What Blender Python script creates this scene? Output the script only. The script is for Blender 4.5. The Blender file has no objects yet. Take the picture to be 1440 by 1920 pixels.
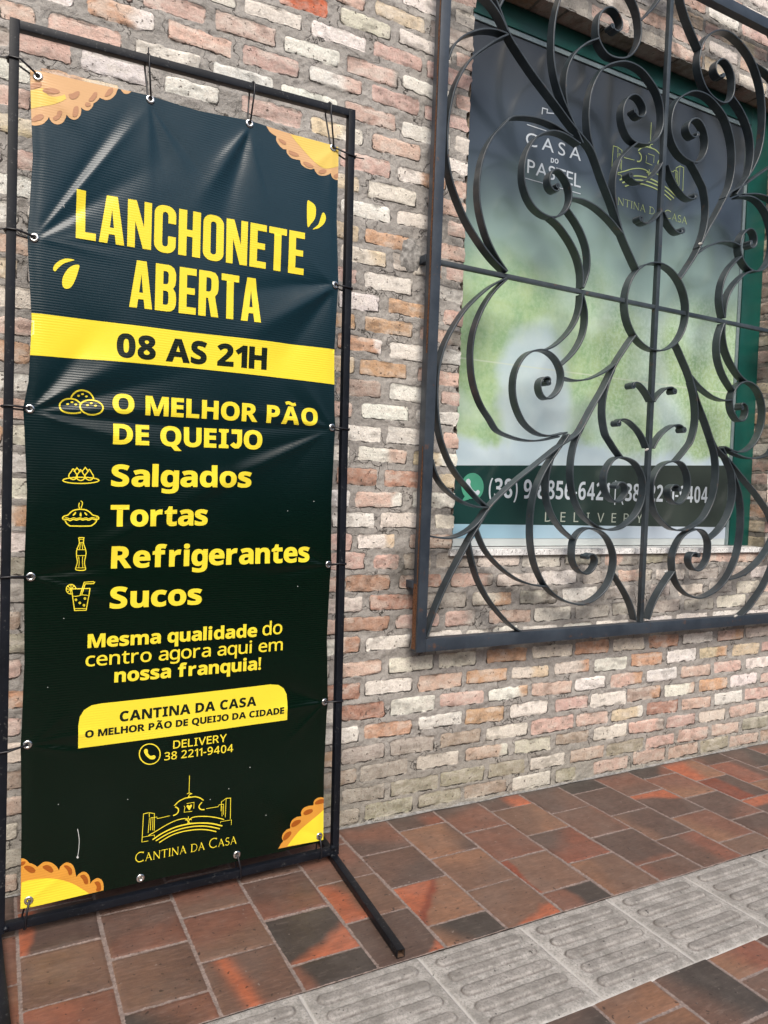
import bpy, bmesh, math, os, random
import numpy as np
from mathutils import Vector, Matrix

# ------------------------------------------------------------------ camera, sky, sun, exposure
scn = bpy.context.scene
COL = scn.collection
CAM = (0.0, -2.128, 1.1108)
YAW, PITCH, ROLL = 0.488745, -0.032944, 0.0374185
cd = bpy.data.cameras.new('camera')
cd.sensor_fit = 'VERTICAL'; cd.sensor_height = 36.0
cd.lens = 1377.75 / 1920 * 36.0
cd.clip_start = 0.02; cd.clip_end = 2000
cam = bpy.data.objects.new('camera', cd); COL.objects.link(cam)
cy, sy, cp, sp = math.cos(YAW), math.sin(YAW), math.cos(PITCH), math.sin(PITCH)
fwd = Vector((sy * cp, cy * cp, sp)); right = Vector((cy, -sy, 0)); up = right.cross(fwd)
cr, sr = math.cos(ROLL), math.sin(ROLL)
r2 = right * cr + up * sr; u2 = up * cr - right * sr
cam.matrix_world = Matrix(((r2.x, u2.x, -fwd.x, CAM[0]), (r2.y, u2.y, -fwd.y, CAM[1]), (r2.z, u2.z, -fwd.z, CAM[2]), (0, 0, 0, 1)))
scn.camera = cam

SUN_EL, SUN_AZ = math.radians(46), math.radians(198)   # azimuth clockwise from +y: the sun stands behind the camera
w = bpy.data.worlds.new('World'); scn.world = w; w.use_nodes = True
nt = w.node_tree
sky = nt.nodes.new('ShaderNodeTexSky'); sky.sky_type = 'NISHITA'; sky.sun_disc = False
sky.sun_elevation = SUN_EL; sky.sun_rotation = SUN_AZ
sky.air_density = 1.0; sky.dust_density = 4.0; sky.ozone_density = 1.0
bg = nt.nodes['Background']; bg.inputs['Strength'].default_value = 0.10
nt.links.new(sky.outputs[0], bg.inputs[0])
sd = bpy.data.lights.new('sun', 'SUN'); sd.energy = 2.1; sd.angle = math.radians(32); sd.color = (1.0, 0.95, 0.88)
sun = bpy.data.objects.new('sun', sd); COL.objects.link(sun)
sdir = Vector((math.sin(SUN_AZ) * math.cos(SUN_EL), math.cos(SUN_AZ) * math.cos(SUN_EL), math.sin(SUN_EL)))
sun.rotation_euler = sdir.to_track_quat('Z', 'Y').to_euler()
sun.location = (0, -6, 8)
scn.view_settings.view_transform = 'Standard'; scn.view_settings.look = 'None'
scn.view_settings.exposure = 0.63; scn.view_settings.gamma = 1.0
scn.cycles.max_bounces = 6

# ------------------------------------------------------------------ helpers
rng = np.random.default_rng(7)
random.seed(5)
PI = math.pi

def lin(r, g, b):
    f = lambda c: (c / 255 / 12.92) if c <= 10 else ((c / 255 + 0.055) / 1.055) ** 2.4
    return (f(r), f(g), f(b))

def tag(o, label=None, cat=None, group=None, kind=None):
    if label: o['label'] = label
    if cat: o['category'] = cat
    if group: o['group'] = group
    if kind: o['kind'] = kind
    return o

def empty(name, loc=(0, 0, 0)):
    o = bpy.data.objects.new(name, None); COL.objects.link(o); o.location = loc
    return o

def link(name, me, mats, parent=None, smooth=False):
    for m in (mats if isinstance(mats, (list, tuple)) else [mats]): me.materials.append(m)
    o = bpy.data.objects.new(name, me); COL.objects.link(o)
    if parent is not None:
        o.parent = parent
        if parent.type == 'EMPTY':
            o.matrix_parent_inverse = Matrix.Translation(-Vector(parent.location))
    if smooth: me.polygons.foreach_set('use_smooth', [True] * len(me.polygons))
    return o

def from_bm(name, bm, mats, parent=None, smooth=False):
    me = bpy.data.meshes.new(name); bm.to_mesh(me); bm.free()
    return link(name, me, mats, parent, smooth)

_tab = {}
def vnoise(x, y, seed=0):
    if seed not in _tab: _tab[seed] = np.random.default_rng(1000 + seed).random((256, 256))
    t = _tab[seed]
    xi = np.floor(x).astype(int); yi = np.floor(y).astype(int); fx = x - xi; fy = y - yi
    fx = fx * fx * (3 - 2 * fx); fy = fy * fy * (3 - 2 * fy)
    a = t[xi & 255, yi & 255]; b = t[(xi + 1) & 255, yi & 255]; c = t[xi & 255, (yi + 1) & 255]; d = t[(xi + 1) & 255, (yi + 1) & 255]
    return (a * (1 - fx) + b * fx) * (1 - fy) + (c * (1 - fx) + d * fx) * fy

def fbm(x, y, seed=0, octv=4):
    s = 0; a = 0.5; n = 0
    for i in range(octv):
        s = s + a * vnoise(x * 2 ** i + 17.3 * i, y * 2 ** i + 5.1 * i, seed + i); n += a; a *= 0.5
    return s / n - 0.5

def sstep(a, b, x):
    t = np.clip((x - a) / (b - a), 0, 1); return t * t * (3 - 2 * t)

def grid_mesh(name, P, keep=None, attrs=None):
    """P: (ny, nx, 3) points; keep: (ny-1, nx-1) mask of faces."""
    ny, nx = P.shape[:2]
    idx = np.arange(ny * nx).reshape(ny, nx)
    q = np.stack([idx[:-1, :-1], idx[:-1, 1:], idx[1:, 1:], idx[1:, :-1]], -1).reshape(-1, 4)
    if keep is not None: q = q[keep.reshape(-1)]
    used = np.zeros(ny * nx, bool); used[q.reshape(-1)] = True
    remap = np.cumsum(used) - 1
    q = remap[q]; V = P.reshape(-1, 3)[used]
    me = bpy.data.meshes.new(name)
    me.vertices.add(len(V)); me.vertices.foreach_set('co', V.astype(np.float32).reshape(-1))
    me.loops.add(len(q) * 4); me.loops.foreach_set('vertex_index', q.reshape(-1).astype(np.int32))
    me.polygons.add(len(q)); me.polygons.foreach_set('loop_start', (np.arange(len(q)) * 4).astype(np.int32))
    me.update(calc_edges=True)
    me.polygons.foreach_set('use_smooth', np.ones(len(q), bool))
    for k, a in (attrs or {}).items():
        if a.ndim == 3:
            at = me.color_attributes.new(k, 'FLOAT_COLOR', 'POINT')
            c = np.ones((ny * nx, 4), np.float32); c[:, :3] = a.reshape(-1, 3)
            at.data.foreach_set('color', c[used].reshape(-1))
        else:
            at = me.attributes.new(k, 'FLOAT', 'POINT'); at.data.foreach_set('value', a.reshape(-1)[used].astype(np.float32))
    return me

class Mat:
    def __init__(s, name, base=(0.5, 0.5, 0.5), rough=0.6, metal=0.0, spec=0.5, coat=0.0):
        s.m = bpy.data.materials.new(name); s.m.use_nodes = True
        s.nt = s.m.node_tree; s.p = s.nt.nodes['Principled BSDF']
        s.p.inputs['Base Color'].default_value = (*base, 1); s.p.inputs['Roughness'].default_value = rough
        s.p.inputs['Metallic'].default_value = metal; s.p.inputs['Specular IOR Level'].default_value = spec
        if coat: s.p.inputs['Coat Weight'].default_value = coat
    def n(s, t, **kw):
        nd = s.nt.nodes.new(t)
        for k, v in kw.items():
            if k in nd.inputs: nd.inputs[k].default_value = v
            else: setattr(nd, k, v)
        return nd
    def l(s, a, b): s.nt.links.new(a, b)
    def tex(s, scale=5.0, detail=4.0, rough=0.6, vec=None, dist=0.0):
        nd = s.n('ShaderNodeTexNoise'); nd.inputs['Scale'].default_value = scale; nd.inputs['Detail'].default_value = detail
        nd.inputs['Roughness'].default_value = rough; nd.inputs['Distortion'].default_value = dist
        if vec is None:
            if not hasattr(s, 'tc'): s.tc = s.n('ShaderNodeTexCoord')
            vec = s.tc.outputs['Object']
        s.l(vec, nd.inputs['Vector']); return nd.outputs['Fac']
    def math(s, op, a, b=None, c=None, clamp=False):
        nd = s.n('ShaderNodeMath', operation=op, use_clamp=clamp)
        for i, v in enumerate((a, b, c)):
            if v is None: continue
            if isinstance(v, (int, float)): nd.inputs[i].default_value = v
            else: s.l(v, nd.inputs[i])
        return nd.outputs[0]
    def rng(s, x, a, b, c=0.0, d=1.0):
        nd = s.n('ShaderNodeMapRange', interpolation_type='SMOOTHSTEP')
        s.l(x, nd.inputs['Value'])
        for i, v in zip((1, 2, 3, 4), (a, b, c, d)): nd.inputs[i].default_value = v
        return nd.outputs[0]
    def mix(s, f, a, b, blend='MIX'):
        nd = s.n('ShaderNodeMix', data_type='RGBA', blend_type=blend)
        for i, v in ((0, f), (6, a), (7, b)):
            if isinstance(v, (int, float)): nd.inputs[i].default_value = v
            elif isinstance(v, tuple): nd.inputs[i].default_value = (*v, 1)
            else: s.l(v, nd.inputs[i])
        return nd.outputs[2]
    def attr(s, name, out='Fac'):
        nd = s.n('ShaderNodeAttribute', attribute_name=name); return nd.outputs[out]
    def bump(s, h, strength=0.5, dist=0.002, normal=None):
        nd = s.n('ShaderNodeBump'); nd.inputs['Strength'].default_value = strength; nd.inputs['Distance'].default_value = dist
        s.l(h, nd.inputs['Height'])
        if normal is not None: s.l(normal, nd.inputs['Normal'])
        return nd.outputs[0]
    def base(s, c): s.l(c, s.p.inputs['Base Color'])
    def set(s, k, v): s.l(v, s.p.inputs[k])

# ------------------------------------------------------------------ measured tables (metres)
WS=[[2.4677,2.1294],[2.3647,.8203],[2.8032,.6207],[2.2261,1.2961]]
GR={"a1":[[-.7282,-.0104],[-.7843,-.0441],[-.8338,-.0853],[-.882,-.134],[-.9101,-.171],[-.9375,-.2157],[-.9599,-.2595],[-.9727,-.2977],[-.9826,-.3436],[-.9865,-.3928],
[-.9856,-.4335],[-.9816,-.478],[-.9712,-.5345],[-.9596,-.5724],[-.9432,-.6085],[-.9217,-.6467],[-.8898,-.687],[-.8528,-.7213],[-.8207,-.7499],[-.7938,-.7705],[-.7645,
-.7895]],"a2":[[-.7254,-.0134],[-.7656,-.0516],[-.7974,-.0922],[-.8211,-.1334],[-.8393,-.1777],[-.8501,-.2166],[-.8551,-.2589],[-.8547,-.2963],[-.8489,-.3416],[-.8394,
-.3782],[-.822,-.4186],[-.7995,-.4545],[-.7663,-.4909],[-.7382,-.5248],[-.7054,-.538],[-.6615,-.5481],[-.6228,-.5531],[-.5781,-.5533],[-.533,-.5474],[-.4656,-.5309]],
"b":[[-.43,-.514],[-.4822,-.5275],[-.5225,-.5315],[-.5685,-.5235],[-.6206,-.492],[-.6534,-.4466],[-.6693,-.4046],[-.6738,-.3618],[-.6684,-.3223],[-.6487,-.2813],[-.6201,
-.2519],[-.5847,-.2363],[-.5454,-.232],[-.5044,-.2462],[-.4737,-.2748],[-.4585,-.3135],[-.466,-.3546],[-.4877,-.3835],[-.5184,-.4015],[-.5416,-.3974],[-.5569,-.3789],
[-.5621,-.3573],[-.5565,-.336],[-.5401,-.3242],[-.5229,-.3246],[-.5154,-.3349],[-.5246,-.3448]],"c1":[[-.3875,-.0117],[-.3895,-.0572],[-.4067,-.1093],[-.4396,-.1564],
[-.4813,-.1953],[-.5119,-.2169],[-.5454,-.2311]],"c2":[[-.3839,-.0112],[-.3697,-.0452],[-.3603,-.0801],[-.3608,-.1211],[-.3704,-.161],[-.3949,-.2049],[-.4256,-.2401],
[-.4689,-.2765]],"d":[[-.1138,-.125],[-.1285,-.1416],[-.1646,-.1886],[-.2031,-.2423],[-.2573,-.339],[-.3087,-.4155],[-.3645,-.5046],[-.4049,-.5347],[-.4623,-.5677],
[-.5346,-.6188],[-.5891,-.6569],[-.6426,-.6943],[-.6949,-.7354],[-.7511,-.7845],[-.7757,-.8172],[-.7998,-.856],[-.8286,-.8988],[-.8663,-.9622],[-.9035,-1.0249],[-.9353,
-1.087],[-.9641,-1.1527],[-.9899,-1.2242]],"d2":[[-.457,-.3187],[-.4057,-.3238],[-.3518,-.3161],[-.3156,-.3046],[-.2611,-.279],[-.2063,-.2427]],"e1":[[-.7686,-.802],
[-.7906,-.8324],[-.8178,-.8583],[-.8551,-.881],[-.9047,-.8967],[-.9492,-.8968],[-.9908,-.8906]],"f0":[[-.9928,-.64],[-.9831,-.6723],[-.9631,-.7065],[-.9348,-.7345],
[-.8989,-.7584],[-.8602,-.7776],[-.8135,-.7901],[-.7691,-.7922]],"f1":[[-.836,-.9052],[-.8297,-.9286],[-.8173,-.9714],[-.7907,-1.0362],[-.7507,-1.0979],[-.7054,-1.1478],
[-.6483,-1.1992],[-.5966,-1.2311]],"f2":[[-.8046,-.8646],[-.786,-.9031],[-.7587,-.9441],[-.7139,-.9858],[-.6634,-1.0209],[-.6066,-1.0489],[-.5494,-1.0648],[-.4944,
-1.071]],"g":[[-.4178,-.5196],[-.4508,-.5625],[-.4863,-.6074],[-.521,-.6562],[-.5494,-.7109],[-.566,-.7693],[-.5709,-.8228],[-.5699,-.8808],[-.5626,-.93],[-.5471,-.9839],
[-.5227,-1.0294],[-.4915,-1.0701],[-.4485,-1.1044],[-.3872,-1.1321],[-.3193,-1.1443],[-.2578,-1.1293],[-.2119,-1.101],[-.179,-1.0613],[-.1626,-1.0136],[-.1602,-.9704],
[-.1744,-.932],[-.2027,-.8937],[-.2393,-.8711],[-.2809,-.8609],[-.3181,-.8621],[-.3477,-.88],[-.3674,-.9078],[-.3709,-.9495],[-.3646,-.9843],[-.3426,-1.0149],[-.3108,
-1.0305],[-.2831,-1.0255],[-.2594,-1.0024],[-.2549,-.9741],[-.2718,-.956],[-.2906,-.9548],[-.3024,-.9664]],"g2":[[-.489,-.6097],[-.5026,-.6553],[-.5081,-.7005],[-.503,
-.7498],[-.4859,-.7945],[-.4572,-.8349],[-.4146,-.8733],[-.3678,-.9009]],"h":[[-.3531,-.4923],[-.3803,-.5445],[-.3944,-.6094],[-.3936,-.6735],[-.3813,-.7281],[-.3537,
-.7827],[-.324,-.817],[-.282,-.8422],[-.2367,-.8606],[-.1916,-.866],[-.14,-.859],[-.0953,-.8355],[-.057,-.8058],[-.0326,-.7663],[-.022,-.7221],[-.024,-.6733],[-.0488,
-.6281],[-.0878,-.5995],[-.1447,-.5881],[-.1865,-.5964],[-.2165,-.6286],[-.23,-.6669],[-.2263,-.7045],[-.2062,-.7394],[-.1759,-.759],[-.1468,-.7555],[-.1219,-.7347],
[-.1136,-.7104],[-.1248,-.6906],[-.1484,-.6814],[-.1675,-.6883],[-.17,-.7003]],"h2":[[-.2143,-.267],[-.2339,-.3088],[-.248,-.3568],[-.2541,-.4086],[-.2484,-.4595],
[-.2305,-.5098],[-.2135,-.5271],[-.1859,-.5561],[-.1513,-.5874]],"i":[[-.1628,-1.0305],[-.119,-1.0784],[-.0827,-1.1234],[-.0541,-1.1701],[-.0346,-1.2178]],"j1":[[-.0057,
-.3644],[-.0222,-.344],[-.0439,-.3243],[-.066,-.3082],[-.0873,-.3002],[-.1032,-.3004],[-.1128,-.3066],[-.1136,-.3147]],"j2":[[-.0151,-.5452],[-.029,-.5217],[-.0475,
-.4986],[-.0692,-.4779],[-.088,-.4667],[-.111,-.4521],[-.1378,-.4445],[-.1607,-.4444],[-.1745,-.4521],[-.1778,-.4623]]}
BR=[[0,.934,1.079,"G"],[0,1.101,1.281,"M"],[0,1.304,1.478,"M"],[0,1.497,1.681,"B"],[0,1.708,1.887,"W"],[0,1.913,2.015,"M"],[0,2.11,2.292,"P"],[0,2.324,2.506,"P"],[0,
2.527,2.707,"P"],[0,2.724,2.905,"M"],[0,2.918,3.11,"P"],[1,1.014,1.172,"G"],[1,1.195,1.378,"M"],[1,1.392,1.578,"M"],[1,1.596,1.76,"M"],[1,1.788,1.956,"W"],[1,1.983,2.159,
"P"],[1,2.173,2.376,"M"],[1,2.392,2.56,"P"],[1,2.58,2.768,"PG"],[1,2.791,2.975,"P"],[1,2.999,3.179,"M"],[2,.913,1.062,"B"],[2,1.078,1.256,"G"],[2,1.292,1.465,"C"],[2,
1.494,1.677,"PW"],[2,1.711,1.879,"C"],[2,1.905,2.072,"B"],[2,2.097,2.279,"C"],[2,2.29,2.492,"PG"],[2,2.508,2.683,"P"],[2,2.709,2.879,"C"],[2,2.908,3.088,"P"],[2,3.108,
3.294,"C"],[3,1.009,1.164,"G"],[3,1.186,1.358,"G"],[3,1.386,1.555,"B"],[3,1.581,1.763,"C"],[3,1.784,1.99,"P"],[3,2.007,2.169,"P"],[3,2.192,2.366,"YW"],[3,2.391,2.572,
"R"],[3,2.598,2.776,"P"],[3,2.804,2.984,"W"],[3,3.008,3.178,"P"],[4,.918,1.068,"W"],[4,1.09,1.265,"O"],[4,1.295,1.468,"W"],[4,1.487,1.651,"O"],[4,1.682,1.859,"W"],[4,
1.897,2.059,"P"],[4,2.073,2.261,"W"],[4,2.273,2.46,"BO"],[4,2.485,2.672,"WP"],[4,2.699,2.878,"O"],[4,2.901,3.081,"W"],[4,3.112,3.28,"P"],[5,1.003,1.16,"R"],[5,1.183,
1.355,"W"],[5,1.376,1.561,"P"],[5,1.581,1.762,"WO"],[5,1.78,1.975,"P"],[5,1.993,2.148,"W"],[5,2.175,2.352,"PO"],[5,2.376,2.557,"W"],[5,2.583,2.765,"P"],[5,2.788,2.967,
"P"],[5,2.997,3.165,"W"],[6,.919,1.065,"R"],[6,1.084,1.262,"W"],[6,1.286,1.464,"P"],[6,1.483,1.662,"O"],[6,1.685,1.858,"CY"],[6,1.889,2.058,"CO"],[6,2.084,2.26,"W"],[6,
2.288,2.463,"O"],[6,2.493,2.671,"W"],[6,2.693,2.871,"YO"],[6,2.905,3.085,"Y"],[6,3.105,3.29,"P"],[7,.975,1.141,"P"],[7,1.17,1.342,"C"],[7,1.366,1.518,"C"],[7,1.567,1.747,
"O"],[7,1.775,1.969,"C"],[7,1.985,2.159,"O"],[7,2.182,2.355,"C"],[7,2.38,2.555,"O"],[7,2.586,2.769,"W"],[7,2.801,2.976,"PO"],[7,2.995,3.185,"C"],[8,.909,1.057,"WR"],[8,
1.081,1.247,"W"],[8,1.327,1.456,"W"],[8,1.476,1.571,"W"],[8,1.589,1.701,"W"],[8,1.722,1.892,"W"],[8,1.915,2.059,"W"],[8,2.083,2.262,"W"],[8,2.355,2.508,"W"],[8,2.535,
2.727,"W"],[8,2.757,2.962,"W"],[8,2.978,3.162,"W"],[9,.997,1.162,"R"],[9,1.19,1.359,"P"],[9,1.386,1.511,"PG"],[9,1.57,1.758,"P"],[9,1.775,1.954,"W"],[9,1.977,2.15,"G"],
[9,2.168,2.285,"G"],[9,2.378,2.547,"G"],[9,2.582,2.761,"G"],[9,2.784,2.974,"C"],[9,2.998,3.14,"G"],[10,.921,1.062,"C"],[10,1.091,1.255,"R"],[10,1.274,1.469,"G"],[10,
1.495,1.662,"CO"],[10,1.705,1.879,"GK"],[10,1.908,2.082,"W"],[10,2.12,2.287,"G"],[10,2.374,2.485,"G"],[10,2.541,2.688,"C"],[10,2.732,2.88,"G"],[10,2.911,3.067,"C"],[11,
.999,1.16,"R"],[11,1.197,1.36,"R"],[11,1.402,1.579,"PG"],[11,1.599,1.778,"C"],[11,1.801,1.975,"W"],[11,2.011,2.172,"G"],[11,2.191,2.376,"PG"],[11,2.403,2.572,"C"],[11,
2.601,2.781,"G"],[11,2.835,2.978,"G"],[12,.926,1.065,"P"],[12,1.102,1.19,"P"],[12,1.337,1.476,"G"],[12,1.508,1.692,"C"],[12,1.708,1.889,"C"],[12,1.912,2.093,"G"],[12,
2.117,2.291,"PG"],[12,2.331,2.475,"M"],[12,2.511,2.678,"P"],[12,2.708,2.878,"P"],[12,2.901,3.089,"P"],[13,1.038,1.173,"WY"],[13,1.231,1.4,"B"],[14,.947,1.094,"W"],[14,
1.119,1.304,"C"],[14,1.329,1.409,"C"],[15,1.025,1.196,"PW"],[15,1.235,1.407,"W"],[16,.955,1.097,"R"],[16,1.128,1.297,"R"],[16,1.336,1.41,"Y"],[17,.845,.998,"W"],[17,1.03,
1.204,"WP"],[17,1.234,1.412,"YW"],[18,.957,1.107,"W"],[18,1.131,1.306,"W"],[18,1.348,1.411,"P"],[19,.85,1.001,"P"],[19,1.035,1.207,"W"],[19,1.239,1.414,"W"],[20,.944,
1.101,"B"],[20,1.134,1.303,"W"],[20,1.332,1.416,"P"],[21,1.023,1.193,"O"],[21,1.237,1.415,"P"],[22,.942,1.1,"OW"],[22,1.13,1.296,"W"],[22,1.324,1.415,"W"],[23,.871,.999,
"O"],[23,1.033,1.209,"O"],[23,1.24,1.414,"PG"],[24,.941,1.083,"W"],[24,1.119,1.286,"O"],[24,1.329,1.414,"P"],[25,.866,.999,"P"],[25,1.028,1.204,"W"],[25,1.253,1.416,"W"],
[26,.942,1.101,"CY"],[26,1.13,1.184,"C"],[26,1.334,1.413,"P"],[27,.848,1.001,"Y"],[27,1.026,1.202,"O"],[27,1.255,1.419,"P"],[28,.936,1.112,"W"],[28,1.138,1.31,"C"],[28,
1.334,1.416,"P"],[29,-.027,.064,"P"],[29,.843,.999,"Y"],[29,1.031,1.204,"C"],[29,1.249,1.42,"P"],[30,-.028,.063,"W"],[30,.933,1.104,"P"],[30,1.136,1.315,"WO"],[30,1.351,
1.417,"P"],[31,.034,.157,"P"],[31,.184,.348,"W"],[31,.396,.545,"W"],[31,.613,.796,"P"],[31,.829,1.004,"YW"],[31,1.038,1.213,"P"],[31,1.321,1.417,"W"],[32,-.008,.07,"P"],
[32,.102,.279,"P"],[32,.317,.491,"W"],[32,.53,.703,"W"],[32,.73,.913,"W"],[32,.938,1.118,"P"],[32,1.144,1.327,"W"],[33,.082,.157,"W"],[33,.194,.363,"OW"],[33,.402,.578,
"P"],[33,.614,.785,"S"],[33,.819,.995,"WP"],[33,1.032,1.203,"P"],[34,.33,.5,"P"],[34,.531,.709,"P"],[34,.738,.914,"W"],[34,.941,1.121,"PG"],[34,1.138,1.326,"W"],[35,.484,
.585,"W"],[35,.614,.788,"W"],[35,.822,1.004,"W"],[35,1.032,1.206,"P"],[36,.716,.871,"R"],[36,.914,1.088,"C"],[36,1.12,1.319,"W"],[37,.818,.994,"P"],[37,1.035,1.212,"Y"],
[38,1.132,1.307,"W"]]
ZC=[.035,.097,.168,.236,.307,.377,.448,.518,.599,.664,.73,.797,.867,.932,1.001,1.071,1.139,1.213,1.28,1.35,1.421,1.49,1.56,1.628,1.696,1.771,1.843,1.91,1.991,2.061,2.128,
2.203,2.276,2.35,2.416,2.488,2.554,2.619,2.69,2.76,2.83,2.9,2.97,3.04,3.11,3.18,3.25,3.32,3.39]
TX=[["LANCHONETE","blk",.1235,1.6779,.7108,1.6922,.1158,"Y"],["ABERTA","blk",.2489,1.5336,.5893,1.5429,.1169,"Y"],["08 AS 21H","bold",.2237,1.4089,.6093,1.4207,.0558,
"K"],["O MELHOR PÃO","xbold",.2165,1.2705,.7675,1.2801,.0463,"Y"],["DE QUEIJO","xbold",.2195,1.1942,.6037,1.2035,.0484,"Y"],["Salgados","xbold",.2177,1.0903,.5753,1.0995,
.0519,"Y"],["Tortas","xbold",.2182,.9908,.4587,.996,.0514,"Y"],["Refrigerantes","xbold",.2225,.8869,.7572,.8936,.0531,"Y"],["Sucos","xbold",.2218,.7865,.45,.7867,.0519,
"Y"],["Mesma qualidade","xbold",.1725,.6909,.6071,.6897,.033,"Y"],["do","reg",.624,.6908,.682,.6921,.0363,"Y"],["centro agora aqui em","reg",.1686,.645,.6852,.6453,.033,
"Y"],["nossa franquia!","xbold",.237,.5993,.6217,.5968,.033,"Y"],["CANTINA DA CASA","xbold",.2522,.4976,.6119,.4968,.0252,"K"],["O MELHOR PÃO DE QUEIJO DA CIDADE","bold",
.1714,.4673,.6956,.4645,.0173,"K"],["DELIVERY","reg",.3874,.4095,.5302,.4078,.0205,"Y"],["38 2211-9404","reg",.3656,.3818,.5498,.3772,.0204,"Y"],["CANTINA DA CASA",
"serif",.2992,.1239,.5678,.1189,.0273,"Y"]]
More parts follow.
